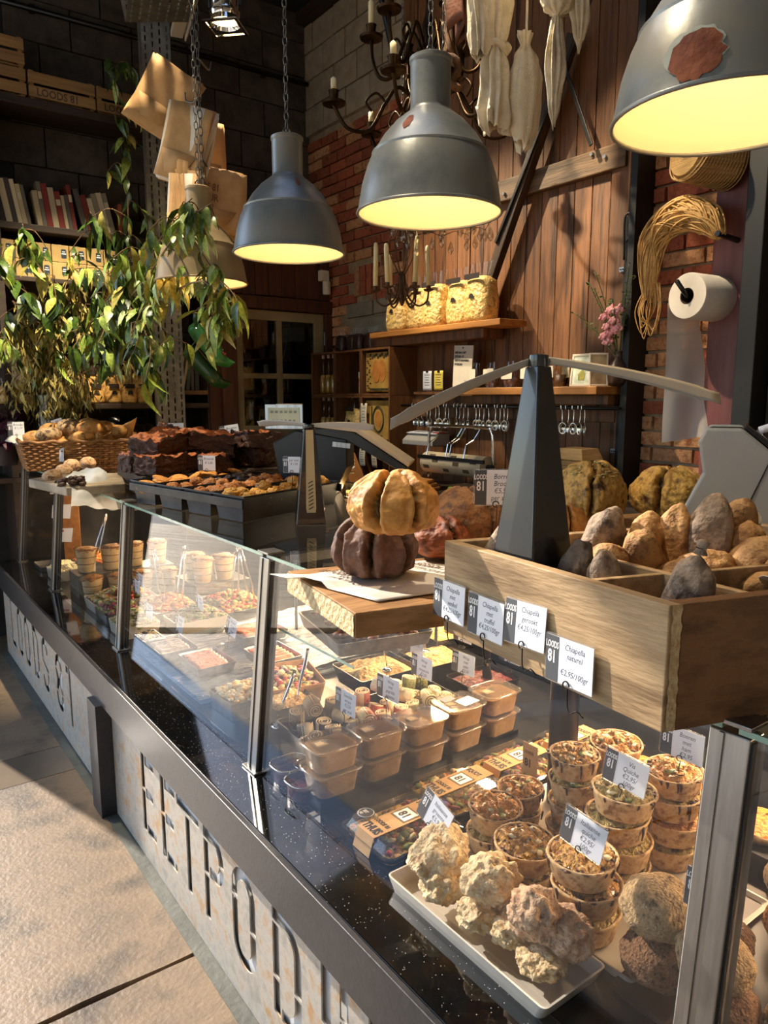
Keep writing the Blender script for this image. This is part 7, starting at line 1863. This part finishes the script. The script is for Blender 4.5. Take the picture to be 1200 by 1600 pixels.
spot((1.45, 4.35, 4.28), (3.2, 2.65, 1.72), 'chrome roof spot aimed at the middle of the barn door', 400, .60)
spot((1.75, 3.6, 4.30), (3.2, 3.6, 1.62), 'chrome roof spot aimed at the shelves on the barn door', 230, .60)
spot((1.60, 2.7, 4.30), (3.2, 1.85, 1.7), 'chrome roof spot aimed at the brick wall and the paper roll', 340, .8)
spot((1.25, 3.35, 4.30), (1.3, 4.6, 1.75), 'chrome roof spot aimed at the green branches', 600, .8)
spot((.45, 3.3, 4.30), (1.35, 3.0, 1.25), 'chrome roof spot aimed at the brownies and loaf tins', 320, .6)
spot((.35, 1.9, 4.30), (1.5, .95, 1.25), 'chrome roof spot aimed at the crate and loaves', 160, .6)

# chandelier with six tapers
brass = M('dark brass', '#24180c', '#3d2a14', scale=12, rough=.38, metal=.85)
cwax = M('ivory candle wax', '#e8d9a4', '#f2e6bc', scale=6, rough=.45, sss=.2)
ironb = M('brown wrought iron', '#4a3422', '#6b4c30', scale=20, rough=.5, metal=.6)
t = thing('candle_chandelier', 'small wrought iron chandelier with six tall ivory candles', 'chandelier', (2.368, 3.069, 2.109))
for k in range(6):
    a = k * PI / 3 + .35; c_, s_ = math.cos(a), math.sin(a)
    P_ = lambda r_, z: (r_ * c_, r_ * s_, z)
    arm = obj('arm', MB().tube(catmull([P_(.012, .10), P_(.03, .0), P_(.08, -.05), P_(.125, -.03), P_(.135, .02)], 5), .005, 6).tube(catmull([P_(.02, -.02), P_(.06, .02), P_(.05, .05), P_(.035, .03)], 5), .003, 5), ironb, t, smooth=True)
    obj('drip_cup', MB().lathe([(.008, 0), (.026, .008), (.027, .012), (.012, .013), (.012, .03)], 14, (.135 * c_, .135 * s_, .018)), ironb, arm, angle=40)
    h_ = (.20, .17, .21, .18, .215, .19)[k]
    obj('candle', MB().lathe([(.0125, 0), (.012, h_ * .9), (.010, h_), (.003, h_ + .006)], 12, (.135 * c_, .135 * s_, .048), Euler((.04 * math.sin(k * 2), .04 * math.cos(k * 3), 0))), cwax, arm, smooth=True)
    obj('stay', MB().tube(catmull([P_(.012, .10), P_(.06, .20), P_(.07, .26), P_(.03, .33), P_(.004, .36)], 5), .0035, 5), ironb, t, smooth=True)
obj('stem', MB().lathe([(.006, -.05), (.018, -.02), (.010, .02), (.014, .08), (.006, .12)], 12), ironb, t, smooth=True)
chain(t, .36, 4.5 - (2.368, 3.069, 2.109)[2], .035)

# big dark brass chandelier behind the second lamp
t = thing('brass_chandelier', 'large dark brass chandelier with candle arms behind the second lamp', 'chandelier', (2.361, 2.869, 2.993))
obj('baluster', MB().lathe([(.0, -.24), (.022, -.225), (.03, -.20), (.012, -.17), (.045, -.13), (.062, -.09), (.05, -.05), (.018, -.025), (.028, 0), (.065, .04), (.07, .075), (.05, .115), (.016, .14), (.024, .17), (.018, .25), (.03, .30), (.012, .36), (.008, .44)], 22), brass, t, smooth=True)
def barm(k, n, r_, z0, z1, cand, off):
    a = 2 * PI * k / n + off; c_, s_ = math.cos(a), math.sin(a); P_ = lambda q, z: (q * c_, q * s_, z)
    arm = obj('arm', MB().tube(catmull([P_(.03, z0), P_(r_ * .30, z0 + .09), P_(r_ * .45, z0 + .02), P_(r_ * .62, z0 - .10), P_(r_ * .85, z0 - .10), P_(r_ * .98, z0 - .02), P_(r_, z1)], 6), .009, 8).tube(catmull([P_(r_ * .45, z0 + .02), P_(r_ * .55, z0 + .06), P_(r_ * .66, z0 + .02), P_(r_ * .6, z0 - .02)], 5), .006, 6), brass, t, smooth=True)
    obj('drip_pan', MB().lathe([(.012, -.006), (.052, 0), (.056, .010), (.014, .008), (.020, .02), (.022, .05), (.026, .06), (.018, .064)], 18, (r_ * c_, r_ * s_, z1)), brass, arm, angle=40)
    obj('candle', MB().lathe([(.014, .06), (.014, .06 + cand), (.004, .07 + cand)], 12, (r_ * c_, r_ * s_, z1)), cwax, arm, smooth=True)
for k in range(6): barm(k, 6, .44, -.06, -.06, .05, .55)
for k in range(6): barm(k, 6, .27, .20, .27, .10, .2)
obj('suspension_rod', MB().cyl((0, 0, .43), (0, 0, 4.5 - (2.361, 2.869, 2.993)[2]), .008, n=8), brass, t)
t = thing('roof_strut', 'straight black rod slanting up beside the brass chandelier', 'rod')
p0, p1 = Vector((2.574, 3.574, 3.868)), Vector((2.617, 3.434, 3.311)); obj('rod', MB().cyl(p0, p1, .016, n=10), black, t)
obj('rod_hanger', MB().cyl(p0, (p0.x, p0.y, 4.5), .010, n=8), black, t)
# crystal chandelier peeping under the second lamp
cry = glass('crystal', '#f6f0e2', base=.25, top=.95, rough=.02)
t = thing('crystal_chandelier', 'crystal chandelier whose drops peep out under the second lamp', 'chandelier', (2.053, 2.398, 2.309))
obj('ring', MB().tube([(.17 * math.cos(a * PI / 16), .17 * math.sin(a * PI / 16), .02) for a in range(32)], .006, 8, closed=True), brass, t, smooth=True)
for k in range(8):
    a = k * PI / 4; obj('arm', MB().tube(catmull([(0, 0, .06), (.08 * math.cos(a), .08 * math.sin(a), .0), (.17 * math.cos(a), .17 * math.sin(a), -.01), (.20 * math.cos(a), .20 * math.sin(a), .03)], 6), .007, 8), cry, t, smooth=True)
    obj('bobeche', MB().lathe([(.008, 0), (.034, .006), (.036, .012), (.012, .012)], 14, (.20 * math.cos(a), .20 * math.sin(a), .03)), cry, t, angle=40)
for k in range(22):
    a = k * 2 * PI / 22; r_ = .20 if k % 2 else .14; z = -.045 - .02 * (k % 3)
    obj('crystal_drop', MB().lathe([(.002, .03), (.011, .005), (.013, -.005), (.006, -.020), (.0, -.026)], 8, (r_ * math.cos(a), r_ * math.sin(a), z)), cry, t)
obj('drop_wires', MB().tube([(.2 * math.cos(k * 2 * PI / 22 * 1), .2 * math.sin(k * 2 * PI / 22), .0 - .02 * (k % 2)) for k in range(22)], .0015, 4, closed=True), brass, t)
obj('stem', MB().lathe([(.008, .06), (.02, .10), (.008, .14), (.016, .2), (.006, .25)], 12), brass, t, smooth=True)
chain(t, .25, 4.5 - (2.053, 2.398, 2.309)[2], .035)
big = (1.978, 2.428, 2.18); 
# knotted rope and leather hanging by the brass chandelier
ropeb = M('brown hemp rope', '#3a2414', '#6b4a2c', scale=16, rough=.85, bump=.6)
t = thing('hemp_rope', 'thick brown hemp rope with a knot beside the brass chandelier', 'rope', (2.213, 2.548, 3.038))
mb = MB()
for s in range(3):
    mb.tube([(.014 * math.cos(k * .8 + s * 2.1), .014 * math.sin(k * .8 + s * 2.1), 1.2 - k * .035) for k in range(36)], .012, 6)
obj('rope', mb, ropeb, t, smooth=True)
obj('knot', MB().tube([((.045 + .02 * math.cos(3 * a)) * math.cos(2 * a), (.03) * math.sin(3 * a), -.10 + (.055 + .02 * math.cos(3 * a)) * math.sin(2 * a)) for a in [k * 2 * PI / 40 for k in range(40)]], .016, 8, closed=True), ropeb, t, smooth=True)
t = thing('leather_hide', 'brown leather hide hanging from the roof beside the white cloths', 'hide', (2.197, 2.453, 3.141))
mb = MB(); mb.grid(lambda u, v: (.16 * (u - .5) * (1 - .5 * v) + .02 * math.sin(v * 6), .04 * math.sin(u * 9 + v * 2), .55 - .62 * v + .03 * math.sin(u * 7) * v), 24, 16); mb.grid(lambda u, v: (.05 + .14 * (u - .5) * (1 - .4 * v), -.05 + .04 * math.sin(u * 8 + 1), .5 - .62 * v + .04 * math.sin(u * 5) * v), 20, 14)
obj('leather', mb, M('brown leather', '#2e150a', '#5c2f16', scale=7, rough=.5, bump=.3), t, smooth=True, solid=.004)
obj('cord', MB().cyl((0, 0, .5), (0, 0, 4.5 - (2.197, 2.453, 3.141)[2]), .006, n=6), ropeb, t)

# white cloths
clothm = M('ivory cheesecloth', '#cfc0a0', '#ece0c6', '#ddcfb2', scale=8, rough=.9, bump=.35, bscale=160, vary=.05)
def cloth(loc, label, prof, seed, fold=.16, nf=9, cord=True, rot=0):
    """gathered cloth: prof = (half width, height) from bottom to top"""
    t = thing('hanging_cloth', label, 'cloth', loc, rot, 'white cloths tied up under the roof')
    n = len(prof)
    def f(u, v):
        q = v * (n - 1); i = min(int(q), n - 2); fr = q - i; fr2 = fr * fr * (3 - 2 * fr)
        r_ = prof[i][0] * (1 - fr2) + prof[i + 1][0] * fr2; z = prof[i][1] * (1 - fr) + prof[i + 1][1] * fr
        a = 2 * PI * u; fd = (prof[i][2] if len(prof[i]) > 2 else fold)
        k = 1 + fd * math.sin(nf * a + 3 * noise.noise((a, z * 4, seed))) + .6 * fd * noise.noise((math.cos(a) * 3, math.sin(a) * 3, z * 9 + seed)) * 2
        zz = z + (.05 * noise.noise((math.cos(a) * 2, math.sin(a) * 2, seed)) if v < .12 else 0)
        return (r_ * k * math.cos(a) + .008 * noise.noise((z * 7, seed, 1)), r_ * k * .7 * math.sin(a), zz)
    obj('fabric', MB().grid(f, 72, 46), clothm, t, smooth=True, solid=.002)
    top = prof[-1][1]
    if cord: obj('cord', MB().cyl((0, 0, top - .02), (0, 0, 4.5 - loc[2]), .005, n=6), cream_paper, t)
    return t
cl = cloth((2.101, 2.154, 2.852), 'long ruffled white cloth knotted in the middle, leftmost of the cloths', [(.055, -.255, .35), (.062, -.20, .30), (.058, -.12, .25), (.050, -.03, .2), (.030, .03, .12), (.045, .09, .15), (.060, .18, .18), (.055, .30, .2), (.05, .45, .15)], 1)
obj('knot', MB().tube([(.040 * math.cos(a * PI / 10), .032 * math.sin(a * PI / 10), .03 + .012 * math.sin(a * PI / 5)) for a in range(20)], .013, 8, closed=True).blob((.03, -.02, .035), (.025, .018, .022), .3, 3, 2, 2), clothm, cl, smooth=True)
cloth((2.032, 2.164, 2.968), 'short frayed white cloth edge beside the leather hide', [(.035, -.12, .3), (.045, -.05, .25), (.05, .1, .2), (.045, .3, .15)], 4)
cloth((2.214, 2.11, 2.73), 'smooth pear shaped white cloth bag, lowest of the cloths', [(.008, -.185, .02), (.040, -.165, .03), (.060, -.12, .04), (.072, -.03, .05), (.068, .06, .07), (.050, .13, .10), (.020, .18, .2), (.03, .22, .3)], 7, nf=7)
cl = cloth((2.155, 1.91, 2.772), 'white cloth bundle with a long pointed tail, right of the pear shaped bag', [(.004, -.205, .1), (.024, -.13, .3), (.036, -.03, .3), (.034, .03, .25), (.020, .13, .15), (.012, .145, .1), (.055, .165, .05), (.072, .20, .05), (.060, .28, .06), (.02, .35, .2)], 11)
cloth((2.239, 1.88, 2.936), 'small white cloth with a frayed pointed end, rightmost of the cloths', [(.004, -.12, .2), (.022, -.06, .3), (.034, .0, .3), (.03, .12, .25), (.02, .3, .2)], 13)

# paper bags hanging from a hook
hb = Vector((1.431, 3.446, 2.768))
def bagstack(off, w, h, n, yaw, roll, label, prints=None, mt=kraft):
    t = thing('paper_bag_bundle', label, 'paper bags', tuple(hb + Vector(off)), yaw, 'kraft paper bags hanging from the roof', rot=Euler((0, roll, yaw), 'XYZ'))
    for k in range(n):
        m_ = MB(); dx = R.uniform(-.012, .012); dz = R.uniform(-.012, .012)
        pl_ = .012
        def f(u, v): return (w * (u - .5) + dx + .010 * math.sin(v * 3 + k) , k * .009 + .010 * math.sin(u * 4 + k) * v + (.006 if .3 < u < .7 else 0), h * (v - .5) + dz)
        m_.grid(f, 8, 6)
        if k == 0:
            m_.add([(-w * .42, -.003, -h * .12), (w * .42, -.003, -h * .12), (w * .2, -.014, -h * .42), (-w * .2, -.014, -h * .42)], [(0, 1, 2, 3)])
        obj('bag', m_, mt if k % 3 else kraft, t, smooth=True, solid=.0015)
    if prints:
        text(prints, .045, M('bag print', '#6b4a28', rough=.7), t, (-w * .40, -.006, h * .15), sx=.75, bold=.001)
    return t
bagstack((-.09, .10, .20), .24, .30, 7, -.5, .55, 'topmost kraft bag bundle, folded and tilted on the hook')
bagstack((-.05, 0, -.02), .23, .33, 9, -.95, .35, 'kraft bag bundle with a white printed side in the middle of the pile', None, cream_paper)
bagstack((.10, .08, -.02), .20, .30, 9, .1, .02, 'kraft bag bundle at the right of the hanging pile')
bagstack((.06, -.05, -.26), .30, .28, 8, -.15, .10, 'lowest kraft bag bundle with brown lettering above the beige lamp', 'LOODS 81\nTRAITEUR\nETEN EN\nDRINKEN')
bagstack((-.08, -.02, -.30), .16, .30, 6, -1.0, .15, 'pale kraft bags turned sideways under the white printed bundle', None, cream_paper)
t = thing('bag_chain', 'steel chain with hooks carrying the kraft paper bags', 'chain', (hb.x, hb.y - .10, 0))
chain(t, hb.z - .40, 4.5, .036, w=.010, r=.0024)
for dx, z in ((.09, .32), (-.03, .16), (.06, -.1)): obj('hook', MB().tube(catmull([(0, 0, hb.z + z), (dx * .6, .03, hb.z + z - .02), (dx, .08, hb.z + z + .0), (dx * 1.1, .08, hb.z + z + .035)], 5), .004, 6), chainm, t, smooth=True)

# glass vase with leafy branches on the case
VB = Vector((1.06, 4.94, 1.1885))
t = thing('glass_vase', 'tall clear glass vase of leafy branches behind the bread basket', 'vase', VB)
obj('vase_glass', MB().lathe([(.0, .004), (.085, .004), (.09, .0), (.094, .02), (.094, .42), (.090, .42), (.088, .02)], 32, capb=False, capt=False), glass('vase glass', '#eef5f0', base=.08, top=.9), t, smooth=False, angle=40)
obj('water', MB().lathe([(.085, .008), (.086, .14)], 24), glass('murky water', '#c9d2b4', base=.06, top=.6), t, angle=40)
twig = M('brown twig', '#4a3420', '#7d5f3a', scale=14, rough=.7)
gl = [M('green leaf', '#22380f', '#4a6526', scale=8, rough=.35, vary=.35, coat=.2), M('light leaf', '#6b8a30', '#a5b85a', scale=8, rough=.4, vary=.3, coat=.1), M('yellowing leaf', '#8f8a3a', '#c4b45c', scale=8, rough=.5, vary=.25)]
dryl = M('dried leaf', '#6b6230', '#a8984e', '#857a3c', scale=9, rough=.6, vary=.2)
def leaf_mesh(L0, w, m, curl, fold=.25):
    mb = MB()
    prof = [(0, .02), (.15, .55), (.38, 1), (.62, .85), (.84, .42), (1, .02)]
    vs = []
    for s, k in prof:
        z = -curl * s * s * L0; x = L0 * s * (1 - .25 * curl * s)
        vs += [(x, -w * k, z + fold * w * k), (x, 0, z), (x, w * k, z + fold * w * k)]
    fs = []
    for i in range(len(prof) - 1): fs += [(3 * i, 3 * i + 1, 3 * i + 4, 3 * i + 3), (3 * i + 1, 3 * i + 2, 3 * i + 5, 3 * i + 4)]
    mb.add(vs, fs); return mb.mesh('leaf', m, True)
LV = [[leaf_mesh(1, .145 + .03 * (k % 2), m, .15 + .22 * k) for k in range(4)] for m in gl]
LB = [[leaf_mesh(1, .22, m, .1 + .2 * k) for k in range(4)] for m in gl]
def branch(pts, label, n, L0, mixw, seed, pool=LV, spread=.12, start=.35, side=5, grp='leafy branches in the glass vase', r0=.007):
    rr = random.Random(seed)
    t = thing('leafy_branch', label, 'branch', tuple(pts[0]), 0, grp)
    o_ = Vector(pts[0]); cp = [p - o_ for p in catmull(pts, 8)]
    mb = MB(); mb.tube(cp, [r0 * (1 - .75 * i / len(cp)) for i in range(len(cp))], 6)
    sides = []
    for k in range(side):
        i = int(len(cp) * (start + (1 - start) * (k + .5) / side * .95)); b = cp[min(i, len(cp) - 1)]
        d = Vector((rr.uniform(-1, 1), rr.uniform(-1, 1), rr.uniform(-.6, .5))).normalized() * spread * rr.uniform(.7, 1.6)
        sp = catmull([b, b + d * .5 + Vector((0, 0, .02)), b + d - Vector((0, 0, .04))], 5); mb.tube(sp, .0022, 5); sides.append(sp)
    obj('twig', mb, twig, t, smooth=True)
    for k in range(n):
        if sides and k % 3: sp = rr.choice(sides); p = sp[rr.randrange(2, len(sp))]
        else: p = cp[rr.randrange(int(len(cp) * start), len(cp))]
        x = rr.random(); q = 0 if x < mixw[0] else (1 if x < mixw[0] + mixw[1] else 2)
        s = L0 * rr.uniform(.65, 1.25)
        o = bpy.data.objects.new('leaf', rr.choice(pool[q])); COL.objects.link(o); o.parent = t
        o.location = p; o.scale = (s, s, s)
        o.rotation_euler = Euler((rr.uniform(-.6, .6), rr.uniform(.35, 1.4), rr.uniform(0, 6.28)), 'XYZ')
    return t
v0 = lambda a: VB + Vector((.05 * math.cos(a), .05 * math.sin(a), .03))
v1 = lambda a: VB + Vector((.085 * math.cos(a), .085 * math.sin(a), .43))
BR_ = [
 ([v0(0), v1(0), (1.502, 4.781, 2.153), (1.539, 4.739, 2.721), (1.56, 4.821, 3.223), (1.53, 4.926, 3.649)], 'tall branch rising highest beside the steel column, dark hanging leaves', 46, .13, (.75, .1, .15), .10, .42),
 ([v0(1), v1(1), (1.302, 4.552, 2.154), (1.317, 4.476, 2.466), (1.23, 4.444, 2.621)], 'branch with dark leaves in front of the yellow cartons', 34, .15, (.8, .1, .1), .14, .4),
 ([v0(2), v1(2), (1.103, 4.691, 2.117), (0.948, 4.603, 2.375), (0.899, 4.543, 2.528)], 'branch with big light leaves at the far left top', 30, .14, (.35, .45, .2), .16, .4),
 ([v0(3), v1(3), (0.997, 4.627, 2.033), (0.828, 4.535, 2.218), (0.705, 4.511, 2.27)], 'branch leaning out of the frame at the left', 30, .14, (.55, .25, .2), .16, .35),
 ([v0(4), v1(5), (1.236, 4.458, 2.069), (1.266, 3.956, 2.187), (1.222, 3.486, 2.184), (1.175, 3.139, 2.159)], 'long branch with narrow light leaves arching towards the beige lamp', 70, .13, (.35, .5, .15), .16, .3),
 ([v0(5), v1(0), (1.23, 4.2, 2.012), (1.226, 3.466, 2.096), (1.172, 2.873, 2.073), (1.131, 2.513, 2.002), (1.128, 2.373, 1.922)], 'longest branch hanging its tip right of the beige lamp', 70, .10, (.25, .5, .25), .11, .35),
 ([v0(.5), v1(.5), (1.236, 4.088, 2.102), (1.132, 3.181, 2.212), (1.054, 2.743, 2.249), (1.055, 2.56, 2.279)], 'branch of bright leaves reaching up across the beige lamp', 36, .10, (.2, .6, .2), .10, .45),
 ([v0(2.5), v1(6), (1.202, 4.221, 2.012), (1.188, 3.733, 2.033), (1.129, 3.509, 1.95), (1.052, 3.289, 1.82)], 'branch drooping in front of the steel column', 64, .13, (.55, .35, .1), .15, .3),
 ([v0(1.5), v1(.2), (1.2, 4.471, 1.997), (1.239, 4.213, 2.115), (1.176, 3.972, 1.926), (1.107, 3.871, 1.79)], 'branch with dark narrow leaves hanging over the pasta bags', 60, .13, (.75, .2, .05), .13, .3),
 ([v0(3.5), v1(4), (1.089, 4.672, 1.969), (1.149, 4.557, 2.249), (1.121, 4.477, 2.375)], 'branch of yellowing leaves in the middle of the vase', 44, .10, (.15, .35, .5), .13, .3),
 ([v0(4.4), v1(5.4), (1.213, 4.085, 2.002), (1.157, 3.393, 2.11), (1.048, 2.792, 2.155), (1.05, 2.613, 2.214), (1.107, 2.518, 2.261)], 'branch of pale leaves crossing the top of the beige lamp', 26, .10, (.15, .65, .2), .09, .45),
 ([v0(5.4), v1(.1), (1.202, 3.953, 1.926), (1.171, 3.239, 2.012), (1.108, 2.658, 2.017), (1.124, 2.505, 1.935), (1.096, 2.504, 1.823)], 'branch with seed heads drooping below the beige lamp', 60, .09, (.2, .5, .3), .10, .45),
 ([v0(4.9), v1(5.8), (1.195, 4.212, 1.943), (1.162, 3.612, 1.961), (1.119, 3.239, 1.82), (1.048, 3.134, 1.653)], 'branch of green leaves hanging lowest over the brownies', 54, .12, (.6, .35, .05), .12, .35),
 ([v0(2.2), v1(3), (0.977, 4.74, 1.895), (0.829, 4.622, 2.022), (0.712, 4.554, 1.875)], 'lowest branch at the far left over the purple plant', 44, .10, (.2, .3, .5), .14, .3),
]
for k, (p, lab, n, L0, mx, spd, st_) in enumerate(BR_): branch(p, lab, int(n * 1.7), L0 * .95, mx, 40 + k, LB if k in (2, 3) else LV, spd, st_, 7)
rr = random.Random(5)
for k, (tip, lab) in enumerate((((0.896, 4.687, 1.961), 'dried twig with curled yellow leaves hanging low by the purple plant'), ((1.077, 4.681, 2.293), 'dried twig with curled yellow leaves standing tallest in the vase'), ((1.155, 4.503, 1.997), 'dried twig with curled yellow leaves leaning to the viewer'), ((1.284, 4.247, 1.811), 'dried twig with curled yellow leaves above the pasta bags'), ((1.001, 4.773, 2.154), 'dried twig with curled yellow leaves at the left of the vase'), ((1.136, 4.673, 2.154), 'dried twig with curled yellow leaves in the middle of the vase'), ((1.272, 4.574, 2.154), 'dried twig with curled yellow leaves at the right of the vase'), ((0.88, 4.862, 2.154), 'dried twig with curled yellow leaves leaning far left'))):
    b0 = v0(k * 1.3); tip = Vector(tip); o_ = Vector(b0)
    t = thing('dried_twig', lab, 'twig', tuple(b0), 0, 'dried twigs in the glass vase')
    cp = [p - o_ for p in catmull([b0, v1(k * 1.3 + .5), tip * .6 + v1(k) * .4, tip], 6)]
    mb = MB(); mb.tube(cp, .005, 5); lf = MB()
    for q in range(16):
        b = rr.choice(cp[6:]); d = Vector((rr.uniform(-1, 1), rr.uniform(-1, 1), rr.uniform(-.9, .5))) * .16; mb.tube([b, b + d * .6, b + d - Vector((0, 0, .05))], .002, 4)
        for w_ in range(22):
            p = b + d * rr.uniform(.2, 1) + Vector((rr.uniform(-.03, .03), rr.uniform(-.03, .03), rr.uniform(-.08, .02))); L = rr.uniform(.03, .075)
            dd = Vector((rr.uniform(-.6, .6), rr.uniform(-.6, .6), -1)).normalized(); nn = dd.orthogonal().normalized(); nn = Matrix.Rotation(rr.uniform(0, 6), 3, dd) @ nn; m3 = dd.cross(nn) * .25
            lf.add([p, p + dd * L * .4 + nn * L * .16 + m3 * L * .3, p + dd * L, p + dd * L * .4 - nn * L * .16 + m3 * L * .3, p + dd * L * .5], [(0, 1, 4), (1, 2, 4), (2, 3, 4), (3, 0, 4)])
    obj('twig', mb, twig, t, smooth=True); obj('dry_leaves', lf, dryl, t)['kind'] = 'stuff'
# purple leaved plant and a dark bag on the lower shelf
purp = M('purple leaf', '#2a0f1f', '#5c2440', scale=9, rough=.4, vary=.3)
PLm = [leaf_mesh(1, .42, purp, .15 + .2 * k, .1) for k in range(3)]
t = thing('purple_plant', 'purple leaved pot plant at the far left beside the vase', 'plant', (.80, 4.98, 1.1885))
obj('pot', MB().lathe([(.06, 0), (.085, .12), (.09, .12), (.08, .11), (.06, .10)], 22, capt=False), M('dark plum pot', '#2a161c', rough=.5), t, angle=40)
mb = MB(); rr = random.Random(8)
for k in range(26):
    a = rr.uniform(0, 6.28); q = Vector((.16 * rr.random() * math.cos(a), .10 * rr.random() * math.sin(a), rr.uniform(.14, .34))); mb.tube(catmull([(0, 0, .10), q * .5 + Vector((0, 0, .08)), q], 4), .002, 5)
    for j in range(3):
        o = bpy.data.objects.new('leaf', PLm[k % 3]); COL.objects.link(o); o.parent = t; o.location = q; s = rr.uniform(.045, .07); o.scale = (s, s, s); o.rotation_euler = (rr.uniform(-.3, .3), rr.uniform(-.2, .5), a + j * 2.09)
obj('stems', mb, purp, t, smooth=True)
t = thing('plastic_bag', 'crumpled black plastic bag on the lower shelf behind the brownies', 'bag', (1.62, 5.12, 1.102))
obj('bag', MB().blob((0, 0, .17), (.20, .12, .18), .5, 2.2, 4, 9, amp2=.3, freq2=5), M('black plastic film', '#0e0e0f', rough=.2), t, smooth=True)
obj('red_box', MB().box((-.10, -.10, .22), (.12, .04, .10)), M('dark red card', '#5c1512', rough=.5), t, bevel=.003)

# ------------------------------------------------------------------ lettering becomes plain meshes
bpy.context.view_layer.update()
dg = bpy.context.evaluated_depsgraph_get()
for o in [o for o in bpy.data.objects if o.type in ('FONT', 'CURVE')]:
    me = bpy.data.meshes.new_from_object(o.evaluated_get(dg))
    nm = o.name; base = nm.split('.')[0]
    n = bpy.data.objects.new('tmp', me)
    n.parent = o.parent; n.matrix_local = o.matrix_local.copy()
    for k in o.keys(): n[k] = o[k]
    COL.objects.link(n)
    bpy.data.objects.remove(o)
    n.name = base
